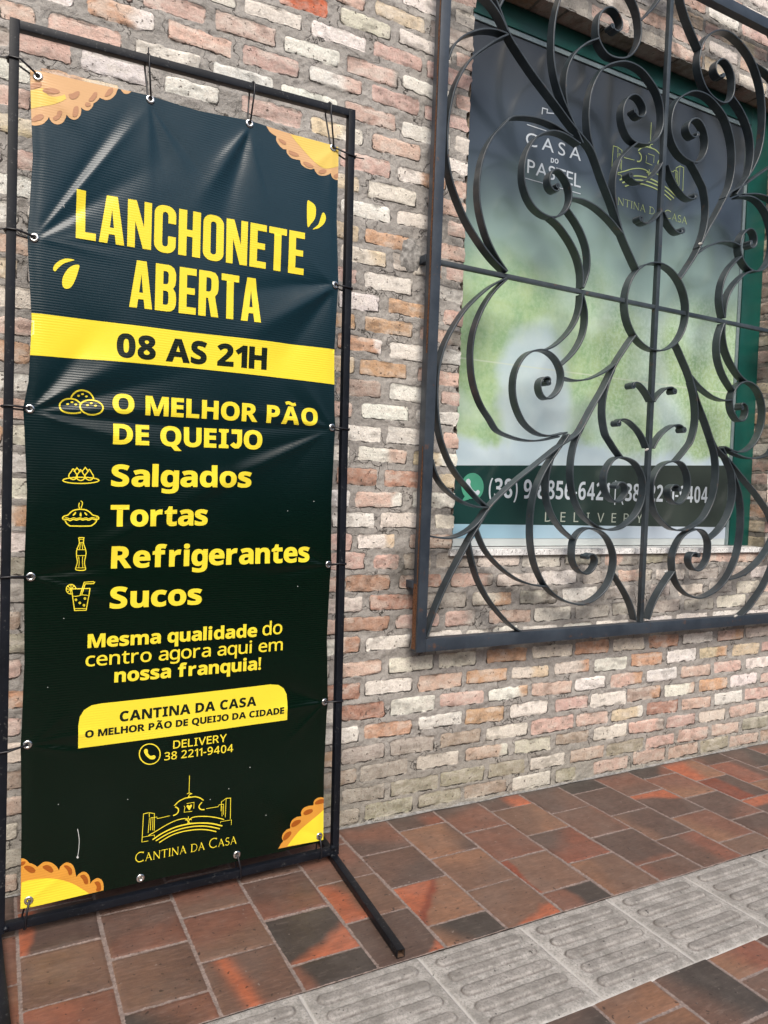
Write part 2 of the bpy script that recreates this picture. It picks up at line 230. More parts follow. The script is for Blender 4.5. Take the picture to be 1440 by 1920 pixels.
SH=[["Y",[[[.0104,1.4873],[.0304,1.4879],[.197,1.4896],[.3913,1.4916],[.6075,1.4967],[.8412,1.5013],[.8451,1.4013],[.6107,1.4021],[.3939,1.4007],[.1992,1.3956],[.0323,
1.3896],[.0123,1.3884]]]],["Y",[[[.1561,.4422],[.1561,.4422],[.1551,.4986],[.158,.5207],[.1674,.5368],[.1844,.5467],[.2067,.5488],[.4182,.5496],[.6521,.5511],[.6775,
.5466],[.6939,.5351],[.7033,.5175],[.7057,.4944],[.7067,.4441]]]],["Y",[[[.7146,1.893],[.7157,1.8978],[.7176,1.8994],[.7199,1.899],[.7224,1.8977],[.7249,1.8967],[.7275,
1.8961],[.7304,1.895],[.7333,1.8935],[.736,1.8916],[.7381,1.8894],[.7395,1.8869],[.7406,1.8841],[.7413,1.8809],[.7417,1.8776],[.7419,1.8741],[.7419,1.8704],[.7417,
1.8665],[.7413,1.8624],[.7405,1.8584],[.7394,1.8545],[.7378,1.8509],[.7357,1.8472],[.7334,1.8437],[.731,1.8405],[.7287,1.8376],[.7264,1.8341],[.724,1.8297],[.7216,
1.8262],[.7195,1.8251],[.7178,1.8281],[.7164,1.8373],[.7153,1.8516],[.7145,1.8679],[.7142,1.8828]]]],["Y",[[[.7341,1.8234],[.7359,1.8254],[.7392,1.8283],[.7431,1.8318],
[.7469,1.8355],[.7497,1.8391],[.7515,1.8425],[.7528,1.846],[.7537,1.8495],[.7546,1.853],[.7556,1.8565],[.7568,1.8601],[.7579,1.864],[.7591,1.8677],[.7603,1.8709],[.7615,
1.8732],[.7628,1.8746],[.7642,1.8753],[.7655,1.8753],[.7668,1.8748],[.768,1.8739],[.7692,1.8723],[.7705,1.8701],[.7716,1.8674],[.7724,1.8645],[.7726,1.8616],[.7724,
1.8586],[.7717,1.8554],[.7707,1.8521],[.7692,1.8489],[.7675,1.8457],[.7652,1.8426],[.7624,1.8393],[.7593,1.8362],[.7562,1.8334],[.7533,1.831],[.7505,1.8291],[.7478,
1.8276],[.7451,1.8264],[.7426,1.8255],[.7405,1.8247],[.7385,1.8238],[.7364,1.823],[.7348,1.8224],[.7339,1.8225]]]],["Y",[[[.0758,1.5966],[.076,1.5985],[.0766,1.6009],
[.0775,1.6035],[.0787,1.6061],[.0802,1.6085],[.082,1.6109],[.0841,1.6134],[.0865,1.6158],[.089,1.618],[.0915,1.6199],[.094,1.6216],[.0967,1.6231],[.0995,1.6244],[.1023,
1.6255],[.1053,1.6262],[.1088,1.6267],[.1129,1.6269],[.1169,1.6269],[.12,1.6266],[.1217,1.6261],[.1216,1.6254],[.1201,1.6244],[.1177,1.6233],[.115,1.622],[.1124,1.6207],
[.1099,1.6194],[.1071,1.618],[.1042,1.6166],[.1013,1.615],[.0986,1.6131],[.0961,1.611],[.0937,1.6085],[.0913,1.6059],[.0892,1.6034],[.0873,1.6011],[.0856,1.5989],[.0841,
1.5965],[.0829,1.5944],[.0817,1.5928],[.0805,1.5918],[.0793,1.5918],[.0781,1.5924],[.077,1.5935],[.0762,1.595]]]],["Y",[[[.096,1.5702],[.0962,1.5731],[.0966,1.5761],
[.0972,1.5793],[.0981,1.5825],[.0992,1.5858],[.1006,1.5891],[.1022,1.5926],[.1041,1.5961],[.1061,1.5994],[.1081,1.6024],[.1103,1.6049],[.1125,1.6072],[.1148,1.6093],
[.1172,1.6111],[.1196,1.6126],[.1224,1.6139],[.1254,1.6152],[.1284,1.616],[.1309,1.6162],[.1326,1.6155],[.1332,1.6137],[.1331,1.611],[.1324,1.6076],[.1315,1.6039],[.1305,
1.6],[.1295,1.5959],[.1283,1.5912],[.1269,1.5864],[.1254,1.5817],[.1239,1.5775],[.1225,1.5736],[.121,1.57],[.1194,1.5666],[.1178,1.5636],[.1161,1.5611],[.1143,1.5591],
[.1124,1.5575],[.1105,1.5564],[.1086,1.5556],[.1068,1.5551],[.105,1.555],[.1032,1.5553],[.1014,1.5559],[.0999,1.5568],[.0986,1.5582],[.0976,1.5599],[.0969,1.5622],[.0964,
1.5647],[.0961,1.5675]]]],["O",[[[.0188,2.0437],[.2116,2.0572],[.2092,2.0499],[.2081,2.0466],[.2071,2.0432],[.206,2.0399],[.2044,2.0366],[.2023,2.0334],[.1998,2.0301],
[.1971,2.0271],[.1945,2.0245],[.192,2.0226],[.1894,2.021],[.1869,2.0198],[.1845,2.019],[.1821,2.0186],[.1798,2.0186],[.1777,2.0188],[.1757,2.0191],[.1739,2.0193],[.1723,
2.0197],[.1709,2.02],[.1693,2.0204],[.1682,2.0169],[.1662,2.0141],[.1641,2.0112],[.1621,2.0086],[.1601,2.0066],[.158,2.0048],[.156,2.003],[.1549,1.9962],[.1535,1.9937],
[.152,1.9911],[.1505,1.9887],[.1489,1.9867],[.1472,1.985],[.1454,1.9837],[.1435,1.9827],[.1416,1.982],[.1397,1.9817],[.1378,1.9817],[.1359,1.982],[.1342,1.9825],[.1327,
1.9832],[.1314,1.9841],[.1301,1.9851],[.1287,1.9861],[.1294,1.9785],[.129,1.9754],[.1286,1.9723],[.1281,1.9692],[.1272,1.9663],[.1258,1.9634],[.124,1.9606],[.1221,
1.9581],[.1201,1.956],[.1181,1.9545],[.116,1.9533],[.1138,1.9526],[.1117,1.9522],[.1095,1.9522],[.1072,1.9527],[.1051,1.9535],[.1031,1.9544],[.1015,1.9556],[.1001,1.957],
[.0988,1.9586],[.0975,1.9601],[.0959,1.9524],[.0946,1.9494],[.0933,1.9462],[.0919,1.9432],[.0902,1.9406],[.0881,1.9383],[.0857,1.9363],[.0832,1.9346],[.0808,1.9334],
[.0783,1.9327],[.0759,1.9324],[.0735,1.9325],[.0713,1.9329],[.0692,1.9335],[.0673,1.9345],[.0656,1.9358],[.0641,1.9373],[.0628,1.939],[.0618,1.9409],[.0609,1.943],[.0599,
1.945],[.057,1.9378],[.055,1.9351],[.0531,1.9323],[.0511,1.9296],[.049,1.9273],[.0466,1.9254],[.044,1.9238],[.0413,1.9225],[.0386,1.9214],[.0356,1.9205],[.0325,1.9199],
[.0295,1.9196],[.027,1.9195],[.0251,1.9197],[.0236,1.9203],[.0223,1.921],[.021,1.9216]]]],["O",[[[.2142,2.0572],[.2439,2.0594],[.2414,2.0554],[.2393,2.0532],[.2372,
2.0509],[.235,2.049],[.2325,2.0477],[.2298,2.0468],[.2273,2.0465],[.225,2.047],[.2228,2.048],[.2208,2.0494],[.2191,2.051],[.2177,2.0528],[.2163,2.0547]]]],["Y2",[[[.0195,
1.9964],[.0462,2.0068],[.0486,2.0025],[.0509,1.9998],[.0531,1.9969],[.0555,1.9944],[.0582,1.9927],[.0614,1.992],[.065,1.9922],[.0687,1.9928],[.0724,1.9938],[.0761,
1.9952],[.08,1.9971],[.0836,1.9992],[.0865,2.0009],[.0886,2.0023],[.09,2.0035],[.0911,2.0046],[.0924,2.0057],[.0962,1.9961],[.0868,1.987],[.0822,1.984],[.0777,1.981],
[.073,1.9781],[.068,1.9752],[.0625,1.9725],[.0567,1.9698],[.0507,1.9673],[.0447,1.9648],[.0387,1.9623],[.0326,1.96],[.0264,1.9576],[.0203,1.9553]]]],["Br",[[[.0451,
2.0015],[.046,2.0029],[.0478,2.0045],[.0503,2.0062],[.0532,2.0077],[.0568,2.0091],[.0612,2.0106],[.0656,2.0119],[.0696,2.0125],[.0733,2.0124],[.0769,2.0118],[.0798,
2.0109],[.0816,2.0097],[.0818,2.0082],[.0809,2.0063],[.0792,2.0044],[.0769,2.0027],[.074,2.0013],[.0703,1.9999],[.0664,1.9987],[.0628,1.9978],[.0596,1.9972],[.0564,
1.9968],[.0536,1.9967],[.0511,1.9969],[.0489,1.9976],[.0469,1.9988],[.0455,2.0001]]]],["Br",[[[.1008,2.0077],[.1019,2.0091],[.1041,2.0103],[.1067,2.0114],[.1091,2.0127],
[.1113,2.0144],[.1134,2.0164],[.1155,2.0183],[.1175,2.0198],[.1195,2.0207],[.1215,2.0214],[.1232,2.0216],[.1243,2.021],[.1247,2.0194],[.1246,2.0169],[.124,2.0142],[.123,
2.0116],[.1216,2.0091],[.1198,2.0065],[.1176,2.0041],[.1154,2.0022],[.1131,2.0006],[.1105,1.9994],[.1079,1.9987],[.1058,1.9989],[.1039,2.0003],[.1022,2.0027],[.101,
2.0054]]]],["Br",[[[.1447,2.0075],[.1458,2.01],[.1478,2.0134],[.15,2.0169],[.1519,2.02],[.1532,2.0226],[.1543,2.025],[.1554,2.0271],[.1567,2.0287],[.1584,2.0298],[.1605,
2.0305],[.1624,2.0306],[.1636,2.0299],[.164,2.0284],[.1638,2.026],[.1632,2.0232],[.1623,2.0204],[.1611,2.0176],[.1595,2.0146],[.1577,2.0117],[.1559,2.0094],[.154,2.0078],
[.152,2.0067],[.1501,2.0059],[.1485,2.0055],[.1471,2.0054],[.1457,2.0055],[.1448,2.0062]]]],["Br",[[[.1372,1.9937],[.137,1.9952],[.1374,1.9971],[.1382,1.9989],[.1395,
2.0003],[.1415,2.0011],[.1441,2.0016],[.1467,2.0017],[.1486,2.0014],[.1496,2.0004],[.15,1.999],[.15,1.9974],[.1495,1.9959],[.1483,1.9945],[.1464,1.9931],[.1444,1.992],
[.1426,1.9914],[.141,1.9914],[.1393,1.9918],[.138,1.9926]]]],["Br",[[[.1805,2.027],[.1807,2.029],[.182,2.0322],[.1837,2.0358],[.1853,2.0389],[.1864,2.0413],[.1874,
2.0434],[.1886,2.0453],[.1902,2.0469],[.1924,2.0485],[.1952,2.0501],[.1978,2.051],[.1995,2.051],[.2,2.0496],[.1997,2.047],[.199,2.0441],[.1979,2.0413],[.1965,2.0387],
[.1947,2.036],[.1927,2.0334],[.1905,2.0313],[.1879,2.0294],[.1848,2.0278],[.182,2.0268]]]],["Br",[[[.1101,1.9667],[.1105,1.9698],[.1112,1.9736],[.112,1.9774],[.113,
1.9804],[.1142,1.9824],[.1155,1.984],[.1169,1.985],[.1182,1.9857],[.1195,1.9861],[.1208,1.9861],[.1219,1.9856],[.1227,1.9844],[.1231,1.9822],[.1233,1.9792],[.1233,
1.9759],[.1229,1.9728],[.1223,1.9699],[.1213,1.9668],[.1201,1.964],[.1188,1.9619],[.117,1.9604],[.115,1.9595],[.113,1.9591],[.1115,1.9593],[.1107,1.9603],[.1102,1.962],
[.11,1.9642]]]],["Br",[[[.0686,1.9461],[.07,1.9477],[.0721,1.9495],[.0744,1.9514],[.0761,1.9533],[.0768,1.9554],[.077,1.9576],[.0772,1.9597],[.0778,1.9614],[.079,1.9629],
[.0806,1.9642],[.0822,1.9652],[.0837,1.9656],[.085,1.9657],[.0863,1.9654],[.0874,1.9645],[.0878,1.963],[.0875,1.9604],[.0866,1.957],[.0854,1.9535],[.084,1.9504],[.0825,
1.9479],[.0807,1.9455],[.0788,1.9435],[.077,1.9421],[.0751,1.9413],[.0731,1.9409],[.0713,1.941],[.0699,1.9414],[.069,1.9422],[.0684,1.9433],[.0682,1.9447]]]],["Br",
[[[.0244,1.9326],[.026,1.9349],[.0282,1.9376],[.0308,1.9404],[.0335,1.9427],[.0364,1.9446],[.0396,1.9462],[.0426,1.9474],[.045,1.9479],[.0468,1.9475],[.048,1.9464],
[.0488,1.9449],[.0491,1.9433],[.0489,1.9416],[.0482,1.9397],[.047,1.9377],[.0453,1.9359],[.0429,1.9341],[.0399,1.9324],[.0367,1.9309],[.0338,1.9297],[.0311,1.9287],
[.0284,1.9279],[.0261,1.9275],[.0245,1.9276],[.0237,1.9283],[.0233,1.9294],[.0236,1.9308]]]],["Br",[[[.0206,2.0105],[.0227,2.0124],[.0257,2.0141],[.029,2.0154],[.032,
2.0164],[.035,2.0172],[.038,2.0176],[.0407,2.0176],[.0425,2.0171],[.0432,2.0156],[.0432,2.0135],[.0426,2.0112],[.0415,2.0092],[.0398,2.0077],[.0376,2.0063],[.035,2.0051],
[.0323,2.004],[.0292,2.0026],[.0257,2.0012],[.0225,2.0003],[.0203,2.0004],[.0193,2.0021],[.019,2.0049],[.0195,2.008]]]],["O",[[[.5906,2.0692],[.8045,2.0737],[.8083,
1.9758],[.8028,1.9752],[.7989,1.9749],[.7951,1.9747],[.7917,1.975],[.7888,1.9764],[.7864,1.9784],[.7845,1.9807],[.7834,1.9832],[.7829,1.986],[.7823,1.9888],[.7775,1.984],
[.7742,1.9821],[.771,1.9802],[.7677,1.9785],[.7641,1.9771],[.7601,1.9759],[.7558,1.9749],[.7516,1.9744],[.7479,1.9744],[.7446,1.9752],[.7417,1.9767],[.7391,1.9785],
[.7368,1.9803],[.7351,1.9821],[.7339,1.9841],[.7328,1.9862],[.7317,1.9883],[.7206,1.9841],[.7172,1.9843],[.7139,1.9843],[.7105,1.9846],[.7072,1.9852],[.7036,1.9863],
[.6998,1.9878],[.6964,1.9895],[.6937,1.9915],[.6921,1.9939],[.6913,1.9966],[.6908,1.9994],[.6902,2.0022],[.6802,2.0014],[.6762,2.0014],[.6722,2.0012],[.6683,2.0014],
[.6645,2.0022],[.6607,2.004],[.6569,2.0066],[.6536,2.0093],[.6512,2.012],[.65,2.0144],[.6498,2.0168],[.6499,2.0192],[.6498,2.0216],[.6406,2.02],[.638,2.0212],[.6353,
2.0224],[.6327,2.0237],[.6301,2.0255],[.6274,2.028],[.6245,2.0309],[.6219,2.0341],[.62,2.0371],[.6193,2.04],[.6192,2.0429],[.6195,2.0458],[.6196,2.0488],[.6114,2.0513],
[.608,2.0525],[.6045,2.0537],[.6012,2.0556],[.598,2.0586],[.595,2.0623],[.592,2.066]]]],["Y2",[[[.6597,2.0642],[.8045,2.0737],[.8068,2.0145],[.7905,2.0056],[.7837,
2.0029],[.7769,1.9999],[.7701,1.9975],[.7634,1.9965],[.7566,1.9969],[.7498,1.9985],[.743,2.001],[.7359,2.0044],[.7286,2.0087],[.721,2.0141],[.7133,2.02],[.7057,2.0258],
[.6982,2.0316],[.6907,2.0375],[.6833,2.0434],[.6759,2.0493]]]],["Br",[[[.6561,2.0204],[.6576,2.0211],[.6601,2.0212],[.6632,2.021],[.6664,2.0206],[.6703,2.0201],[.6748,
2.0194],[.6791,2.0185],[.6822,2.0175],[.6842,2.0163],[.6855,2.0148],[.6858,2.0134],[.6851,2.0122],[.6829,2.0111],[.6796,2.0101],[.6757,2.0093],[.6721,2.0089],[.6686,
2.009],[.6649,2.0095],[.6615,2.0103],[.659,2.0116],[.6572,2.0135],[.6561,2.0161],[.6556,2.0186]]]],["Br",[[[.6987,1.9988],[.7001,1.9999],[.7026,2.0008],[.7059,2.0013],
[.7093,2.0014],[.7132,2.0008],[.7178,1.9997],[.7222,1.9983],[.7255,1.9969],[.7275,1.9956],[.7287,1.9942],[.7291,1.9928],[.7283,1.9916],[.7261,1.9905],[.7226,1.9894],
[.7186,1.9886],[.7151,1.9883],[.7121,1.9886],[.7092,1.9894],[.7066,1.9905],[.7043,1.9917],[.7022,1.9933],[.7002,1.9953],[.6989,1.9972]]]],["Br",[[[.7448,1.9834],[.7462,
1.9855],[.7489,1.988],[.7521,1.9904],[.7553,1.9921],[.759,1.9931],[.7631,1.9936],[.7668,1.9936],[.769,1.9929],[.7692,1.9914],[.7681,1.9891],[.7661,1.9865],[.7638,1.9843],
[.7609,1.9825],[.7571,1.9807],[.7534,1.9793],[.7504,1.9787],[.7481,1.979],[.7461,1.9802],[.7449,1.9817]]]],["Br",[[[.7913,1.9836],[.7939,1.9864],[.7983,1.99],[.8029,
1.9932],[.8062,1.9946],[.8077,1.9933],[.8084,1.9901],[.8083,1.9865],[.8075,1.9837],[.8056,1.9818],[.8027,1.9803],[.7996,1.9792],[.7971,1.9788],[.7948,1.9792],[.7926,
1.9802],[.7912,1.9817]]]],["Br",[[[.6256,2.0445],[.6273,2.0451],[.6303,2.045],[.6339,2.0446],[.6372,2.044],[.6402,2.0432],[.6433,2.0421],[.6459,2.0409],[.6476,2.0396],
[.6482,2.0379],[.6479,2.0359],[.6469,2.0341],[.6453,2.033],[.6426,2.0329],[.6391,2.0333],[.6354,2.0343],[.6323,2.0356],[.6298,2.0376],[.6275,2.0402],[.6259,2.0428]]]],
["O",[[[.0354,.0688],[.035,.1932],[.0407,.1919],[.0431,.19],[.0454,.1881],[.0475,.1861],[.0492,.1838],[.0506,.1814],[.0521,.179],[.0583,.1761],[.0611,.174],[.0638,.1719],
[.0662,.17],[.0678,.1683],[.0689,.1667],[.0701,.1652],[.0759,.1689],[.0778,.1702],[.0796,.1717],[.0815,.1729],[.0836,.1737],[.0859,.1739],[.0884,.1738],[.0909,.1733],
[.0934,.1726],[.0959,.1717],[.0984,.1705],[.1009,.1689],[.1034,.1671],[.1061,.1647],[.1088,.1618],[.1114,.1588],[.1136,.156],[.1152,.1534],[.1165,.1509],[.1176,.1484],
[.1188,.146],[.1216,.1542],[.1235,.1558],[.1255,.1575],[.1275,.159],[.1295,.1601],[.1314,.1609],[.1333,.1614],[.1353,.1616],[.1375,.1612],[.14,.1603],[.1427,.1589],
[.1454,.1571],[.1477,.1549],[.1496,.1524],[.1513,.1496],[.1527,.1463],[.1541,.1423],[.1554,.1375],[.1565,.1318],[.1576,.1259],[.1587,.1201],[.1647,.1265],[.1667,.1274],
[.1688,.1284],[.1708,.1292],[.1728,.1296],[.1747,.1295],[.1765,.1292],[.1782,.1285],[.1801,.1274],[.182,.1259],[.184,.1238],[.1859,.1215],[.1875,.119],[.1887,.1162],
[.1896,.1131],[.1903,.11],[.1909,.1069],[.1912,.104],[.1914,.1012],[.1914,.0983],[.1915,.0955],[.1962,.1011],[.1983,.1024],[.2003,.1037],[.2024,.1048],[.2044,.1055],
[.2066,.1057],[.2087,.1056],[.2108,.105],[.2129,.104],[.2149,.1024],[.217,.1004],[.2189,.098],[.2204,.0954],[.2216,.0926],[.2224,.0896],[.223,.0865],[.2235,.0833],[.2237,
.0802],[.2237,.0771],[.2236,.0739],[.2236,.0708]]]],["Y",[[[.035,.0689],[.037,.1344],[.0514,.1365],[.056,.1363],[.0605,.1362],[.0651,.1361],[.0698,.1358],[.0746,.1353],
[.0796,.1347],[.0848,.1338],[.09,.1329],[.0952,.1317],[.1002,.1304],[.1051,.129],[.1098,.1275],[.1145,.1258],[.1193,.1238],[.1243,.1215],[.1295,.1187],[.135,.1155],
[.1405,.1121],[.1459,.1086],[.1508,.1052],[.1554,.1018],[.1597,.0983],[.1638,.0948],[.1678,.0913],[.1717,.0879],[.1754,.0845],[.179,.0811],[.1826,.0778],[.1861,.0745],
[.1896,.0711]]]],["Br",[[[.0411,.1713],[.0419,.1725],[.0435,.1735],[.0455,.1741],[.0478,.1741],[.0502,.1734],[.053,.1721],[.0559,.1703],[.0584,.1685],[.0609,.1663],
[.0633,.1638],[.0652,.1612],[.0664,.1591],[.0666,.1571],[.066,.1554],[.0649,.154],[.0636,.1532],[.0618,.153],[.0596,.1533],[.0572,.154],[.0549,.1552],[.0526,.1569],
[.0502,.1591],[.048,.1615],[.046,.1637],[.0443,.1658],[.0426,.1679],[.0414,.1698]]]],["Br",[[[.0819,.1621],[.0824,.1638],[.0844,.165],[.0871,.1657],[.0896,.1658],[.0921,
.1652],[.0947,.164],[.0973,.1623],[.0996,.1602],[.1017,.1576],[.1038,.1545],[.1054,.1514],[.1062,.1489],[.106,.147],[.1049,.1456],[.1035,.1446],[.1019,.1443],[.1003,
.1448],[.0984,.1458],[.0963,.1474],[.0939,.1495],[.0907,.1523],[.0869,.1559],[.0836,.1594]]]],["Br",[[[.1296,.1546],[.1304,.1556],[.1325,.1556],[.1352,.155],[.1376,
.1539],[.1401,.1521],[.1427,.1497],[.1451,.1468],[.147,.144],[.1481,.1407],[.1488,.1371],[.149,.1338],[.1487,.1313],[.1476,.1298],[.1458,.1289],[.1439,.1287],[.1422,
.1295],[.1411,.1315],[.1402,.1346],[.1392,.1382],[.1379,.1416],[.1357,.1451],[.133,.1489],[.1306,.1523]]]],["Br",[[[.1679,.1202],[.1689,.1216],[.171,.1225],[.1736,.1228],
[.176,.1223],[.1783,.1206],[.1807,.118],[.1829,.1149],[.1845,.1118],[.1857,.1082],[.1864,.1041],[.1867,.1004],[.1863,.0978],[.185,.0967],[.1828,.0966],[.1805,.0973],
[.1786,.0985],[.1774,.1006],[.1764,.1035],[.1754,.1067],[.1743,.1097],[.1725,.1126],[.1703,.1155],[.1685,.1182]]]],["Br",[[[.2015,.0965],[.2027,.0977],[.205,.0982],
[.2076,.0981],[.2099,.0975],[.2116,.0963],[.2133,.0947],[.2147,.0924],[.2157,.0897],[.2166,.0859],[.2173,.0811],[.2174,.0766],[.2167,.0736],[.2146,.0722],[.2115,.072],
[.2083,.0726],[.2062,.0738],[.2058,.0759],[.2063,.0787],[.207,.0819],[.207,.085],[.2058,.0881],[.2038,.0914],[.2021,.0943]]]],["Br",[[[.0355,.1844],[.0369,.1853],[.039,
.1855],[.0412,.1854],[.0428,.185],[.0437,.1842],[.0444,.1829],[.0446,.1816],[.0444,.1803],[.0435,.1791],[.0421,.1779],[.0405,.1768],[.0391,.1761],[.038,.1755],[.0371,
.1751],[.0363,.1751],[.0357,.1758],[.0352,.1775],[.0349,.1801],[.035,.1826]]]],["O",[[[.8391,.0712],[.8347,.1952],[.8235,.1997],[.8201,.2],[.8167,.2004],[.8134,.2006],
[.8103,.2002],[.8073,.1992],[.8044,.1978],[.8019,.196],[.8,.1938],[.799,.1911],[.7987,.1878],[.7987,.1843],[.7985,.181],[.7847,.1823],[.7805,.1819],[.7762,.1816],[.7721,
.181],[.7686,.1798],[.7656,.1778],[.7631,.1752],[.7612,.1723],[.7599,.1694],[.7596,.1663],[.76,.163],[.7608,.1597],[.7614,.1564],[.7469,.1573],[.7434,.1561],[.7398,
.1549],[.7365,.1535],[.7337,.1518],[.7315,.1495],[.7297,.1468],[.7283,.1439],[.7274,.141],[.7269,.1379],[.7269,.1347],[.7271,.1314],[.7272,.1281],[.7162,.1267],[.7133,
.1243],[.7103,.1219],[.7076,.1195],[.7055,.1169],[.7041,.1141],[.7032,.1112],[.7027,.1083],[.7027,.1055],[.7034,.1028],[.7045,.1002],[.7059,.0976],[.7072,.095],[.7002,
.0881],[.6977,.0841],[.6953,.0802],[.6928,.0762]]]],["Y",[[[.8378,.0708],[.836,.1612],[.8187,.1521],[.8122,.1485],[.8056,.1448],[.7991,.1412],[.7927,.1376],[.7865,.1339],
[.7805,.1302],[.7745,.1265],[.7687,.1228],[.7632,.1191],[.758,.1153],[.7532,.1114],[.7486,.1074],[.7443,.1034],[.7402,.0994],[.7363,.0956],[.7326,.0918],[.7292,.0881],
[.726,.0844],[.7228,.0808],[.7195,.0771]]]],["Br",[[[.8041,.19],[.8063,.1916],[.8095,.1931],[.8133,.1942],[.8171,.1947],[.8214,.1945],[.8262,.1936],[.8307,.1923],[.8338,
.1908],[.8355,.1886],[.8361,.1859],[.8357,.1833],[.8342,.1815],[.8311,.1808],[.8267,.1808],[.8219,.1811],[.8176,.1814],[.8137,.1816],[.8099,.1818],[.8066,.1822],[.8043,
.183],[.803,.1844],[.8026,.1863],[.8029,.1883]]]],["Br",[[[.7674,.1664],[.7691,.1681],[.7719,.1697],[.7752,.171],[.7786,.1719],[.7823,.1723],[.7864,.1724],[.7903,.1721],
[.7933,.1713],[.7953,.1699],[.7967,.1679],[.7973,.1658],[.7968,.1639],[.7951,.1623],[.7924,.1607],[.789,.1594],[.7856,.1584],[.7819,.1578],[.7778,.1574],[.7739,.1575],
[.771,.1582],[.769,.1597],[.7676,.1619],[.767,.1644]]]],["Br",[[[.73,.139],[.7316,.1412],[.7342,.1437],[.7374,.1459],[.7408,.1474],[.7448,.1481],[.7493,.1483],[.7537,
.1479],[.7569,.1473],[.7588,.1461],[.76,.1445],[.7603,.1426],[.7597,.1407],[.7578,.1386],[.7548,.1362],[.7513,.1341],[.7478,.1324],[.7441,.1313],[.7401,.1306],[.7363,
.1303],[.7335,.1308],[.7315,.1321],[.7301,.1342],[.7296,.1367]]]],["Br",[[[.7059,.1048],[.7069,.1078],[.7085,.1111],[.7108,.1143],[.7134,.1168],[.7167,.1185],[.7207,
.1196],[.7245,.1201],[.7275,.1199],[.7294,.1187],[.7307,.1166],[.7312,.1142],[.731,.1117],[.7296,.1092],[.7274,.1064],[.7246,.1038],[.7218,.1016],[.7187,.0997],[.7152,
.098],[.7119,.0968],[.7093,.0966],[.7076,.0977],[.7064,.0997],[.7058,.1022]]]],["Y",[[[.1414,1.3051],[.1404,1.3035],[.138,1.3026],[.1356,1.303],[.1345,1.3045],[.1355,
1.3062],[.1379,1.3071],[.1404,1.3067]]]],["Y",[[[.1501,1.31],[.1491,1.3082],[.1467,1.3074],[.1442,1.3078],[.1432,1.3093],[.1442,1.311],[.1466,1.3119],[.149,1.3115]]]],
["Y",[[[.1593,1.3054],[.1583,1.3037],[.1559,1.3028],[.1534,1.3032],[.1523,1.3048],[.1533,1.3065],[.1558,1.3074],[.1582,1.3069]]]],["Y",[[[.1176,1.2829],[.1167,1.2812],
[.1143,1.2803],[.1119,1.2808],[.1108,1.2823],[.1118,1.2839],[.1142,1.2848],[.1166,1.2844]]]],["Y",[[[.1272,1.2883],[.1263,1.2866],[.1239,1.2857],[.1214,1.2861],[.1204,
1.2876],[.1214,1.2893],[.1238,1.2902],[.1262,1.2898]]]],["Y",[[[.1358,1.2833],[.1348,1.2817],[.1324,1.2808],[.13,1.2812],[.1289,1.2827],[.1299,1.2844],[.1323,1.2853],
[.1348,1.2849]]]],["Y",[[[.1619,1.2839],[.1609,1.2822],[.1585,1.2813],[.156,1.2818],[.155,1.2833],[.156,1.285],[.1584,1.2859],[.1609,1.2855]]]],["Y",[[[.1702,1.2892],
[.1692,1.2875],[.1667,1.2866],[.1642,1.2871],[.1632,1.2886],[.1642,1.2903],[.1666,1.2912],[.1691,1.2908]]]],["Y",[[[.18,1.2841],[.179,1.2824],[.1766,1.2815],[.1741,
1.2819],[.173,1.2835],[.174,1.2852],[.1764,1.2861],[.179,1.2856]]]],["Y",[[[.1305,1.0166],[.1307,1.0177],[.1314,1.019],[.1322,1.0204],[.1335,1.0219],[.1351,1.0234],
[.1363,1.0244],[.1372,1.0247],[.1379,1.0244],[.1381,1.0237],[.1379,1.0223],[.1373,1.0205],[.1365,1.0188],[.1353,1.0174],[.134,1.0162],[.1328,1.0155],[.1318,1.0155],
[.1309,1.0159]]]],["Y",[[[.1471,1.0141],[.1465,1.0156],[.1462,1.0178],[.1462,1.0198],[.1467,1.0215],[.1475,1.0231],[.1484,1.0238],[.1491,1.0231],[.1498,1.0215],[.1502,
1.0198],[.1505,1.018],[.1506,1.0161],[.1504,1.0146],[.1494,1.0139],[.1481,1.0137]]]],["Y",[[[.1566,1.0245],[.1576,1.0243],[.159,1.0235],[.1605,1.0224],[.1619,1.021],
[.1632,1.0194],[.1639,1.0181],[.1635,1.0172],[.1625,1.0167],[.1613,1.0167],[.1601,1.0175],[.1588,1.0189],[.1578,1.0203],[.157,1.0218],[.1566,1.0235]]]],["Y",[[[.3141,
.4159],[.3147,.4168],[.3154,.4177],[.3163,.4183],[.3172,.4187],[.3182,.4187],[.3193,.4185],[.3204,.418],[.3213,.4173],[.322,.4164],[.3226,.4153],[.3231,.414],[.3233,
.4128],[.3234,.4116],[.3231,.4103],[.3229,.4091],[.323,.4078],[.3234,.4066],[.324,.4054],[.3247,.4041],[.3255,.403],[.3264,.4017],[.3275,.4005],[.3286,.3993],[.3297,
.3986],[.3309,.3983],[.3321,.3983],[.3334,.3985],[.3346,.3986],[.3358,.3987],[.3371,.3989],[.3383,.399],[.3394,.3989],[.3404,.3984],[.3414,.3977],[.3421,.3968],[.3426,
.3959],[.3429,.3947],[.3429,.3934],[.3426,.392],[.3421,.3909],[.3412,.3901],[.3401,.3894],[.3387,.3889],[.3373,.3886],[.3356,.3887],[.3338,.3889],[.3318,.3894],[.33,
.3903],[.3281,.3914],[.3262,.3929],[.3243,.3946],[.3226,.3964],[.321,.3983],[.3194,.4003],[.318,.4023],[.3168,.4042],[.3158,.406],[.3149,.4078],[.3143,.4094],[.3138,
